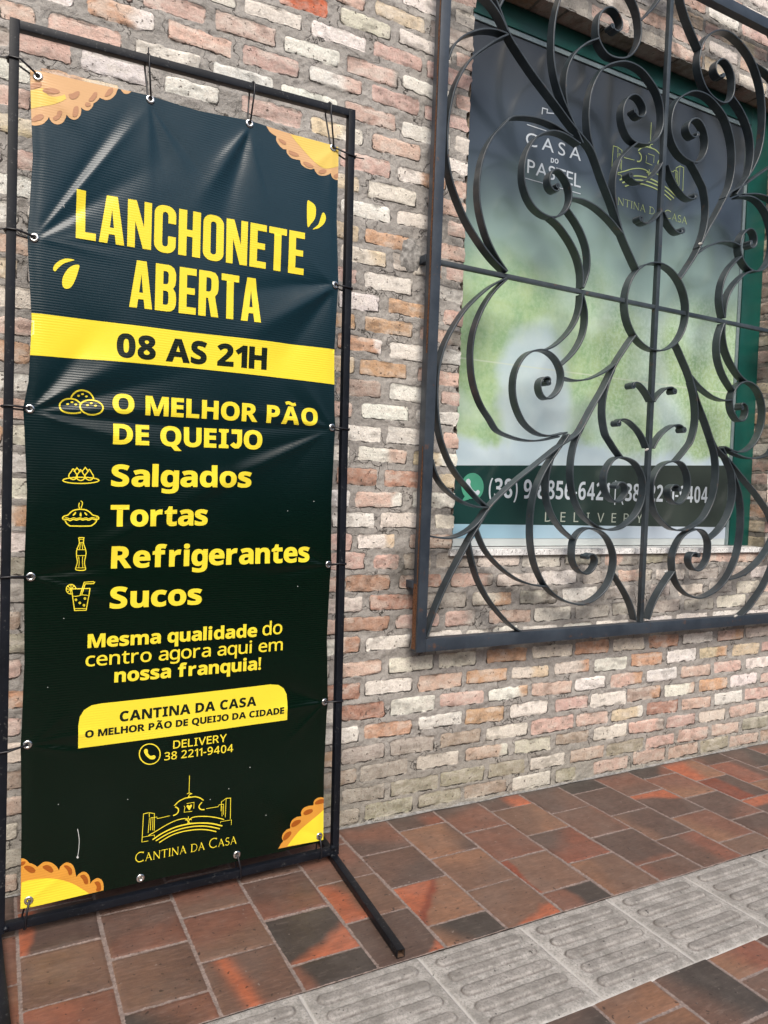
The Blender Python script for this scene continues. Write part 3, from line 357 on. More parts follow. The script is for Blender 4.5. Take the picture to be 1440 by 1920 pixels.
.4109],[.3136,.4124],[.3136,.4137],[.3138,.4148]]]],["Y",[[[.4272,.2486],[.4278,.2502],[.429,.2514],[.4304,.2519],[.4318,.251],[.4334,.2494],[.4349,.2485],[.4365,.2493],
[.4381,.2508],[.4394,.2516],[.4405,.2507],[.4413,.2491],[.4416,.2473],[.4409,.2454],[.4397,.2433],[.4384,.2414],[.4372,.2394],[.436,.2376],[.4347,.2369],[.4334,.2379],
[.432,.24],[.4307,.2423],[.4293,.2444],[.4279,.2467]]]],["W",[[[.1633,.1684],[.1627,.1663],[.1609,.1657],[.1592,.167],[.1584,.1695],[.1591,.1716],[.1608,.1722],[.1626,
.1708]]]],["W",[[[.4922,.255],[.4916,.254],[.4903,.2542],[.4896,.2555],[.4902,.2565],[.4915,.2563]]]],["W",[[[.6021,.3248],[.6014,.3238],[.6,.324],[.5993,.3253],[.6,
.3263],[.6014,.3261]]]],["W",[[[.2072,.035],[.2067,.0341],[.2055,.0344],[.2049,.0356],[.2055,.0365],[.2066,.0362]]]],["W",[[[.3641,.052],[.3635,.051],[.3623,.0513],
[.3616,.0526],[.3622,.0536],[.3634,.0533]]]],["W",[[[.727,.8232],[.7263,.822],[.7248,.8221],[.724,.8233],[.7247,.8245],[.7262,.8244]]]],["W",[[[.6872,1.0364],[.6865,
1.0352],[.6851,1.0352],[.6843,1.0363],[.685,1.0375],[.6864,1.0375]]]],["W",[[[.1177,.7663],[.1171,.7654],[.1161,.7654],[.1155,.7665],[.116,.7674],[.1171,.7674]]]],["W",
[[[.5432,.2753],[.5425,.2743],[.5412,.2745],[.5405,.2758],[.5411,.2768],[.5424,.2766]]]],["W",[[[.0858,.6007],[.0853,.5998],[.0842,.5999],[.0837,.6009],[.0842,.6019],
[.0852,.6018]]]],["W",[[[.4353,-.0084],[.4347,-.0094],[.4334,-.009],[.4328,-.0077],[.4334,-.0068],[.4346,-.0071]]]],["W",[[[.6535,.1806],[.6529,.1795],[.6514,.1798],
[.6507,.1811],[.6514,.1822],[.6528,.1819]]]],["W",[[[.1154,.3096],[.1149,.3087],[.1138,.3089],[.1133,.31],[.1138,.3109],[.1148,.3107]]]],["W",[[[.613,-.0074],[.6123,
-.0085],[.6109,-.0081],[.6102,-.0068],[.6108,-.0057],[.6122,-.0061]]]],["W",[[[.2778,.2936],[.2772,.2926],[.2761,.2928],[.2755,.294],[.276,.295],[.2772,.2947]]]],["W",
[[[.7672,1.065],[.7665,1.0638],[.765,1.0638],[.7642,1.065],[.7649,1.0661],[.7664,1.0662]]]],["W",[[[.1456,1.1278],[.1451,1.1268],[.144,1.1268],[.1435,1.1277],[.144,
1.1288],[.1451,1.1288]]]]]
STK=[["Y",.0042,0,[[.121,1.2953],[.1215,1.2974],[.1218,1.2995],[.1223,1.3017],[.1235,1.304],[.1254,1.3068],[.128,1.3098],[.1308,1.3127],[.1338,1.3149],[.1368,1.3165],
[.1401,1.3176],[.1435,1.3183],[.147,1.3185],[.1507,1.3182],[.1547,1.3174],[.1585,1.3163],[.1618,1.3148],[.1644,1.3128],[.1667,1.3105],[.1686,1.3079],[.1701,1.3056],
[.1711,1.3034],[.1716,1.3013],[.172,1.2993],[.1724,1.2972]]],["Y",.0042,0,[[.0967,1.2748],[.0968,1.277],[.0968,1.2791],[.097,1.2812],[.0978,1.2834],[.0994,1.2858],[.1015,
1.2883],[.104,1.2907],[.1067,1.2926],[.1097,1.294],[.1129,1.295],[.1163,1.2957],[.1197,1.296],[.123,1.2962],[.1264,1.296],[.1298,1.2954],[.1329,1.2944],[.1358,1.2928],
[.1385,1.2907],[.1411,1.2883],[.1437,1.286]]],["Y",.0042,0,[[.0967,1.2734],[.0979,1.2713],[.0989,1.2692],[.1002,1.2672],[.1021,1.2655],[.1047,1.2641],[.1079,1.2631],
[.1115,1.2623],[.1152,1.2618],[.1193,1.2616],[.1238,1.2616],[.1283,1.2619],[.1323,1.2623],[.1356,1.2629],[.1386,1.2637],[.1413,1.2645],[.1442,1.2653]]],["Y",.0042,1,
[[.1936,1.2786],[.1924,1.274],[.1894,1.2698],[.185,1.2662],[.1793,1.2635],[.1729,1.2619],[.1661,1.2615],[.1594,1.2623],[.1533,1.2643],[.1482,1.2672],[.1444,1.271],[.1421,
1.2753],[.1416,1.2799],[.1428,1.2845],[.1457,1.2887],[.1501,1.2922],[.1556,1.2949],[.162,1.2966],[.1688,1.297],[.1755,1.2963],[.1816,1.2944],[.1869,1.2914],[.1908,
1.2876],[.1931,1.2833]]],["Y",.0032,1,[[.1883,1.1028],[.1871,1.101],[.1836,1.0991],[.178,1.0974],[.1706,1.096],[.1619,1.0948],[.1523,1.094],[.1425,1.0937],[.1331,1.0938],
[.1245,1.0943],[.1173,1.0952],[.1118,1.0965],[.1083,1.098],[.1071,1.0998],[.1083,1.1016],[.1116,1.1034],[.1171,1.105],[.1242,1.1065],[.1328,1.1077],[.1422,1.1085],[.152,
1.1088],[.1616,1.1088],[.1703,1.1083],[.1778,1.1074],[.1835,1.1061],[.1871,1.1046]]],["Y",.003,1,[[.1294,1.1282],[.131,1.1266],[.1327,1.1234],[.1343,1.1202],[.1361,
1.1176],[.1379,1.1152],[.1388,1.1127],[.1385,1.11],[.1373,1.1073],[.1357,1.1051],[.1337,1.1036],[.1312,1.1027],[.1286,1.1026],[.126,1.1034],[.1234,1.105],[.1214,1.1068],
[.1203,1.109],[.1199,1.1114],[.1202,1.1139],[.1215,1.1165],[.1235,1.1192],[.1253,1.1218],[.1267,1.1246],[.128,1.1272]]],["Y",.003,1,[[.1464,1.1267],[.1481,1.1251],[.1498,
1.1218],[.1514,1.1186],[.1532,1.1161],[.155,1.1136],[.1559,1.1111],[.1556,1.1083],[.1544,1.1056],[.1528,1.1035],[.1508,1.102],[.1482,1.1011],[.1457,1.1009],[.143,1.1017],
[.1404,1.1033],[.1384,1.1052],[.1373,1.1073],[.1369,1.1098],[.1372,1.1123],[.1385,1.1149],[.1404,1.1177],[.1423,1.1202],[.1437,1.123],[.145,1.1257]]],["Y",.003,1,[[.166,
1.1285],[.1676,1.1268],[.1694,1.1235],[.171,1.1203],[.1729,1.1177],[.1746,1.1152],[.1755,1.1127],[.1752,1.11],[.1741,1.1073],[.1725,1.1051],[.1704,1.1036],[.1678,1.1027],
[.1652,1.1025],[.1626,1.1033],[.1599,1.1049],[.1579,1.1068],[.1568,1.109],[.1563,1.1114],[.1566,1.114],[.1579,1.1166],[.1599,1.1194],[.1618,1.1219],[.1633,1.1248],[.1646,
1.1274]]],["Y",.003,0,[[.1311,1.1215],[.1378,1.1312],[.1455,1.1212]]],["Y",.003,0,[[.1497,1.1231],[.1565,1.1329],[.1642,1.1229]]],["Y",.0034,0,[[.11,1.0056],[.1095,
1.0068],[.1089,1.008],[.1084,1.0092],[.1085,1.0104],[.1091,1.0115],[.1101,1.0126],[.1114,1.0136],[.1128,1.0145],[.1144,1.0151],[.1163,1.0155],[.1182,1.016],[.1201,1.017],
[.1219,1.0187],[.1237,1.0209],[.1255,1.0232],[.1274,1.0251],[.1294,1.0265],[.1315,1.0277],[.1338,1.0288],[.1362,1.0296],[.139,1.0303],[.142,1.0309],[.1451,1.0313],[.1482,
1.0314],[.1513,1.0313],[.1544,1.031],[.1575,1.0305],[.1603,1.0297],[.1629,1.0286],[.1653,1.0272],[.1675,1.0257],[.1695,1.0242],[.1713,1.0225],[.1728,1.0207],[.1742,
1.0191],[.1758,1.0178],[.1777,1.017],[.1797,1.0165],[.1817,1.0162],[.1835,1.0157],[.1851,1.0151],[.1867,1.0145],[.188,1.0138],[.1889,1.013],[.1895,1.0121],[.1897,1.0109],
[.1896,1.0099],[.1895,1.009],[.1892,1.0083],[.1887,1.0078],[.1881,1.0074],[.1875,1.007]]],["Y",.0034,0,[[.1112,1.0048],[.1138,1.0054],[.1164,1.006],[.1189,1.0062],[.1209,
1.0053],[.1228,1.004],[.1249,1.0034],[.1272,1.0042],[.1297,1.0057],[.1322,1.0067],[.1347,1.0064],[.1373,1.0055],[.1398,1.0051],[.1423,1.0058],[.1448,1.007],[.1472,
1.0076],[.1493,1.0071],[.1512,1.0059],[.1533,1.0053],[.1557,1.0058],[.1583,1.0068],[.1608,1.0073],[.1629,1.0067],[.1648,1.0056],[.1669,1.0051],[.1693,1.006],[.1719,
1.0075],[.1745,1.0084],[.1771,1.0081],[.1798,1.0071],[.1822,1.0064],[.1841,1.0065],[.1858,1.0069],[.1875,1.0073]]],["Y",.0022,0,[[.1122,1.0093],[.1144,1.0097],[.1166,
1.0101],[.1188,1.01],[.1208,1.0092],[.1227,1.008],[.1248,1.0074],[.1271,1.0082],[.1296,1.0096],[.1322,1.0105],[.1347,1.0101],[.1372,1.0092],[.1397,1.0087],[.1422,1.0093],
[.1448,1.0103],[.1471,1.0109],[.1492,1.0104],[.1511,1.0094],[.1532,1.0088],[.1557,1.0094],[.1583,1.0105],[.1607,1.011],[.1628,1.0104],[.1647,1.0092],[.1668,1.0087],
[.1693,1.0095],[.1718,1.0108],[.1744,1.0117],[.1771,1.0114],[.1797,1.0106],[.1821,1.0102],[.1838,1.0104],[.1852,1.0109],[.1867,1.0114]]],["Y",.0034,0,[[.1148,1.0025],
[.1154,1.001],[.116,.9996],[.1167,.9982],[.1176,.9969],[.1189,.9955],[.1204,.9941],[.1221,.9928],[.1236,.9918],[.1244,.9912],[.1246,.9908],[.1258,.9906],[.1296,.9905],
[.1378,.9904],[.149,.9904],[.1604,.9905],[.1688,.9908],[.1728,.9912],[.1742,.9917],[.1747,.9924],[.1756,.9933],[.1774,.9945],[.1792,.9959],[.1809,.9975],[.1823,.9991],
[.1834,1.0006],[.1842,1.0023],[.1848,1.004],[.1856,1.0056]]],["Y",.0026,0,[[.1451,1.0472],[.1447,1.0458],[.1443,1.0443],[.144,1.0429],[.1438,1.0415],[.1437,1.0402],
[.1438,1.039],[.144,1.0378],[.1443,1.0367],[.1447,1.0357],[.1452,1.0348],[.1458,1.0339],[.1463,1.033]]],["Y",.0026,0,[[.148,1.0518],[.149,1.0509],[.15,1.0502],[.151,
1.0493],[.1516,1.0482],[.1518,1.0467],[.1517,1.045],[.1515,1.0433],[.1513,1.0417],[.1509,1.0403],[.1504,1.039],[.1499,1.0379],[.1496,1.0368],[.1495,1.0359],[.1497,
1.0351],[.1499,1.0343],[.1501,1.0336]]],["Y",.0026,0,[[.1452,.9623],[.1455,.9611],[.1458,.9599],[.146,.9583],[.1464,.9558],[.1468,.9529],[.147,.9502],[.1468,.9479],
[.1463,.9459],[.1456,.9437],[.1446,.9412],[.1435,.9385],[.1425,.9356],[.1418,.9325],[.1414,.9293],[.1412,.9259],[.1413,.9222],[.1416,.9183],[.142,.9145],[.1426,.9111],
[.1433,.9078],[.1438,.9048],[.1437,.902],[.1434,.8994],[.1429,.8967],[.1421,.8936],[.1411,.8904],[.1405,.8878],[.1403,.886],[.1405,.8847],[.1417,.8837],[.1443,.8828],
[.1478,.8822],[.1515,.8819],[.1553,.882],[.1592,.8824],[.1621,.8833],[.1631,.8845],[.1631,.8861],[.1627,.8881],[.1621,.8906],[.1613,.8935],[.1606,.8963],[.1602,.899],
[.16,.9017],[.1601,.9045],[.1604,.9076],[.1609,.9109],[.1614,.9143],[.1619,.9176],[.1624,.9209],[.1627,.924],[.1626,.9268],[.1623,.9294],[.1617,.9322],[.1608,.9354],
[.1596,.9388],[.1585,.942],[.1576,.9448],[.1568,.9475],[.1563,.9501],[.1562,.953],[.1564,.9558],[.1566,.9582],[.1568,.9599],[.157,.9611],[.1573,.9623],[.1452,.9623]]],
["Y",.0018,0,[[.146,.9583],[.1571,.9582]]],["Y",.0018,0,[[.1467,.9502],[.1563,.9501]]],["Y",.0018,0,[[.1428,.9332],[.1617,.933]]],["Y",.0018,0,[[.142,.9186],[.162,
.9188]]],["Y",.0018,0,[[.1416,.8886],[.162,.8882]]],["Y",.0018,0,[[.1493,.9485],[.1481,.9339]]],["Y",.0018,0,[[.153,.9485],[.1549,.9339]]],["Y",.0018,0,[[.1462,.9169],
[.148,.9015],[.1476,.8893]]],["Y",.0018,0,[[.1553,.9168],[.1553,.9013],[.1566,.8891]]],["Y",.0026,0,[[.1322,.8378],[.1738,.8374],[.1666,.7841],[.1401,.7846],[.1322,
.8378]]],["Y",.002,0,[[.1345,.8203],[.1371,.82],[.1397,.8196],[.1423,.8195],[.1448,.8198],[.1473,.8203],[.1498,.8208],[.1522,.8216],[.1545,.8223],[.1574,.8227],[.1611,
.8223],[.1653,.8216],[.1696,.8209]]],["Y",.002,0,[[.1403,.7892],[.1665,.7886]]],["Y",.0026,0,[[.1513,.8216],[.1605,.8531],[.1818,.8541],[.1842,.8519],[.1819,.8491],
[.1628,.8489],[.1551,.8231]]],["Y",.0026,0,[[.1331,.8257],[.1307,.8257],[.1284,.8262],[.1261,.8272],[.1241,.8287],[.1225,.8306],[.1213,.8328],[.1205,.8352],[.1203,.8377],
[.1205,.8402],[.1213,.8425],[.1226,.8446],[.1243,.8463],[.1263,.8475],[.1286,.8482],[.1309,.8483],[.1333,.848],[.1356,.847],[.1376,.8456],[.1393,.8437],[.1406,.8415],
[.1415,.8391],[.1418,.8366]]],["Y",.002,0,[[.131,.837],[.1295,.8268]]],["Y",.002,0,[[.131,.837],[.1234,.8309]]],["Y",.002,0,[[.131,.837],[.1212,.8381]]],["Y",.002,0,
[[.131,.837],[.124,.8447]]],["Y",.002,0,[[.131,.837],[.1304,.8474]]],["Y",.002,0,[[.131,.837],[.1372,.8447]]],["Y",.002,0,[[.131,.837],[.1408,.8381]]],["Y",.0022,1,
[[.1445,.811],[.1441,.8097],[.1432,.809],[.1419,.8091],[.141,.8099],[.1406,.8111],[.1409,.8124],[.1419,.8131],[.1431,.813],[.1441,.8122]]],["Y",.0022,1,[[.1649,.8134],
[.1645,.8121],[.1635,.8114],[.1623,.8115],[.1613,.8123],[.1609,.8135],[.1612,.8148],[.1622,.8155],[.1634,.8155],[.1644,.8146]]],["Y",.0022,1,[[.1537,.8027],[.1534,.8015],
[.1524,.8008],[.1512,.8008],[.1502,.8016],[.1498,.8029],[.1501,.8041],[.1511,.8049],[.1523,.8048],[.1533,.804]]],["Y",.0022,1,[[.1633,.7966],[.1629,.7953],[.1619,.7946],
[.1607,.7947],[.1597,.7955],[.1593,.7968],[.1596,.798],[.1606,.7987],[.1618,.7987],[.1628,.7978]]],["Y",.0032,1,[[.3545,.3997],[.3541,.3942],[.3525,.3891],[.3499,.3846],
[.3463,.381],[.3419,.3784],[.3369,.3769],[.3316,.3766],[.3261,.3774],[.3208,.3794],[.3157,.3825],[.3113,.3864],[.3075,.3911],[.3047,.3963],[.3029,.4018],[.3022,.4074],
[.3026,.4128],[.3041,.4179],[.3067,.4223],[.3102,.4259],[.3145,.4285],[.3194,.4301],[.3247,.4305],[.3302,.4297],[.3356,.4278],[.3407,.4248],[.3452,.4209],[.349,.4162],
[.3519,.4109],[.3538,.4053]]],["Y",.001716,0,[[.4325,.3303],[.4328,.2838]]],["Y",.00234,0,[[.4275,.2821],[.4339,.2836],[.4398,.2805],[.434,.2789],[.4311,.2738],[.4375,
.2726]]],["Y",.003276,0,[[.395,.2558],[.3977,.2583],[.4003,.2609],[.403,.2633],[.406,.2654],[.4095,.2672],[.4134,.2687],[.4173,.27],[.421,.2709],[.4243,.2714],[.4273,
.2715],[.4304,.2713],[.4337,.2712],[.4374,.2712],[.4414,.2713],[.4453,.2711],[.4491,.2706],[.4526,.2696],[.4559,.2683],[.4591,.2668],[.4621,.2651],[.4649,.2632],[.4674,
.261],[.4698,.2587],[.4723,.2565]]],["Y",.0035099999999999997,0,[[.3976,.2528],[.3997,.2512],[.4019,.2497],[.4039,.248],[.4053,.2462],[.406,.2441],[.4063,.2416],[.4061,
.2392],[.4056,.2372],[.4046,.2355],[.4032,.234],[.4016,.2328],[.3999,.2318],[.3982,.2312],[.3964,.2309],[.3946,.2306],[.3927,.2304]]],["Y",.0035099999999999997,0,[[.4685,
.252],[.4668,.2505],[.465,.249],[.4634,.2476],[.4622,.2461],[.4614,.2445],[.4608,.243],[.4606,.2414],[.4608,.2398],[.4615,.2381],[.4625,.2363],[.464,.2346],[.4657,.2332],
[.4678,.2322],[.4703,.2316],[.473,.2311],[.4756,.2305]]],["Y",.0015600000000000002,0,[[.427,.2559],[.447,.2559],[.4467,.2385]]],["Y",.0015600000000000002,0,[[.4208,
.2511],[.423,.2468],[.4213,.2337],[.4425,.2323]]],["Y",.001872,0,[[.3146,.1751],[.3168,.2489],[.33,.2494]]],["Y",.0015600000000000002,0,[[.3146,.1756],[.3307,.1755]]],
["Y",.001872,0,[[.3316,.2373],[.3312,.2492],[.3442,.2449],[.3447,.1993]]],["Y",.0015600000000000002,0,[[.3295,.1965],[.3321,.2359]]],["Y",.001716,0,[[.3349,.2025],[.3357,
.2352],[.3455,.2346]]],["Y",.0015600000000000002,0,[[.3405,.2014],[.3406,.233]]],["Y",.0015600000000000002,0,[[.345,.2347],[.3503,.2349],[.3519,.23],[.3845,.2314]]],["Y",
.001404,0,[[.3304,.1882],[.3457,.1881],[.3459,.1825]]],["Y",.001404,0,[[.3152,.1883],[.3304,.1882]]],["Y",.001716,0,[[.48,.2323],[.5129,.2315],[.516,.2362],[.5283,
.2358]]],["Y",.001872,0,[[.5219,.2179],[.5219,.2431],[.535,.2505],[.5477,.249],[.5485,.1916]]],["Y",.0015600000000000002,0,[[.535,.2505],[.534,.1984]]],["Y",
.0015600000000000002,0,[[.5283,.2353],[.5292,.2059]]],["Y",.001404,0,[[.5241,.2307],[.525,.2028]]],["Y",.001404,0,[[.521,.185],[.5217,.1888],[.5518,.1877],[.5517,
.1736]]],["Y",.002652,0,[[.3304,.1895],[.336,.1918],[.3417,.1941],[.3474,.1964],[.3533,.1988],[.3592,.2014],[.3653,.2042],[.3715,.2069],[.3776,.2092],[.3839,.2113],
[.3903,.2132],[.3965,.2148],[.4024,.2159],[.408,.2166],[.4134,.2168],[.4183,.2167],[.4226,.2164],[.4258,.2158],[.4283,.2148],[.4305,.2137],[.4328,.2126]]],["Y",.002808,0,
[[.4342,.2111],[.4369,.2123],[.4394,.2135],[.4422,.2146],[.4456,.2154],[.4494,.2156],[.4537,.2156],[.4584,.2152],[.4636,.2145],[.4697,.2134],[.4765,.212],[.4835,.2104],
[.4899,.2087],[.4956,.207],[.501,.2052],[.5061,.2034],[.5112,.2014],[.5162,.1994],[.521,.1973],[.5258,.1951],[.5307,.1929]]],["Y",.004056,0,[[.3412,.1764],[.3471,.1795],
[.353,.1827],[.3591,.1858],[.3658,.1886],[.3732,.1912],[.3812,.1937],[.3895,.1959],[.3979,.1975],[.4066,.1987],[.4156,.1993],[.4246,.1996],[.4332,.1996],[.4413,.1992],
[.4489,.1984],[.4565,.1974],[.4642,.1961],[.472,.1946],[.48,.1929],[.4879,.1909],[.4957,.1886],[.5035,.1858],[.5112,.1826],[.5189,.1792],[.5266,.1759]]],["Y",.003588,0,
[[.3496,.1716],[.3567,.1747],[.3639,.1779],[.3711,.1809],[.3783,.1835],[.3857,.1856],[.3931,.1874],[.4006,.1888],[.4081,.1898],[.4158,.1905],[.4236,.1909],[.4313,.1909],
[.4386,.1907],[.4454,.1904],[.4518,.1898],[.458,.189],[.4644,.188],[.4709,.1867],[.4774,.1851],[.4839,.1833],[.4907,.1812],[.4977,.1786],[.505,.1756],[.5123,.1724],
[.5196,.1693]]],["Y",.003276,0,[[.3586,.1651],[.3647,.168],[.3709,.1709],[.3771,.1737],[.3835,.1761],[.3902,.178],[.397,.1795],[.4039,.1807],[.4109,.1815],[.418,.182],
[.4251,.1821],[.4322,.1819],[.4388,.1816],[.445,.1812],[.4507,.1807],[.4564,.1799],[.4621,.179],[.4679,.1779],[.4738,.1766],[.4797,.175],[.4857,.1732],[.4918,.171],
[.4979,.1685],[.5041,.1659],[.5102,.1633]]],["Y",.00234,0,[[.4243,.2006],[.426,.2003],[.4277,.1999],[.4294,.1997],[.4307,.2001],[.4316,.2012],[.4323,.2027],[.4326,.2045],
[.4325,.2062],[.4319,.2079],[.4307,.2096],[.4294,.2112],[.4283,.2122],[.4273,.2125],[.4265,.2123],[.4256,.2119],[.4247,.2116]]],["Y",.00234,0,[[.4434,.2002],[.4417,
.2004],[.44,.2005],[.4383,.2008],[.437,.2014],[.4359,.2026],[.435,.2041],[.4344,.2057],[.4343,.2072],[.4347,.2085],[.4357,.2099],[.4369,.211],[.438,.2116],[.4389,.2115],
[.4399,.2108],[.4409,.2099],[.4419,.2091]]],["Y",.00234,0,[[.4328,.2126],[.4331,.2203]]],["W",.0016,0,[[.1593,.2402],[.1605,.2336],[.1617,.2271],[.1628,.2205],[.1635,
.2139],[.1638,.207],[.1636,.1999],[.1633,.1931],[.1629,.1873],[.1625,.1826],[.1619,.1788],[.1614,.1753],[.1608,.1716]]],["W",.001,0,[[.0956,1.7519],[.097,1.7447]]]]
PT=[["C A S A","thin",1.7095,2.3946,1.9779,2.3988,.0454,"W"],["DO","bold",1.8305,2.3584,1.8674,2.3619,.0175,"W"],["PASTEL","thin",1.7215,2.2951,1.9826,2.2975,.0482,"W"],
["CANTINA DA CASA","serif",2.0997,2.2759,2.5799,2.2772,.0368,"L"],["(38) 9 8856-6421 | (38) 2211-9404","cond",1.6085,1.0899,2.7986,1.0971,.0715,"W"],
["D  E  L  I  V  E  R  Y","light",1.8788,1.0035,2.4023,1.0046,.0379,"G"]]
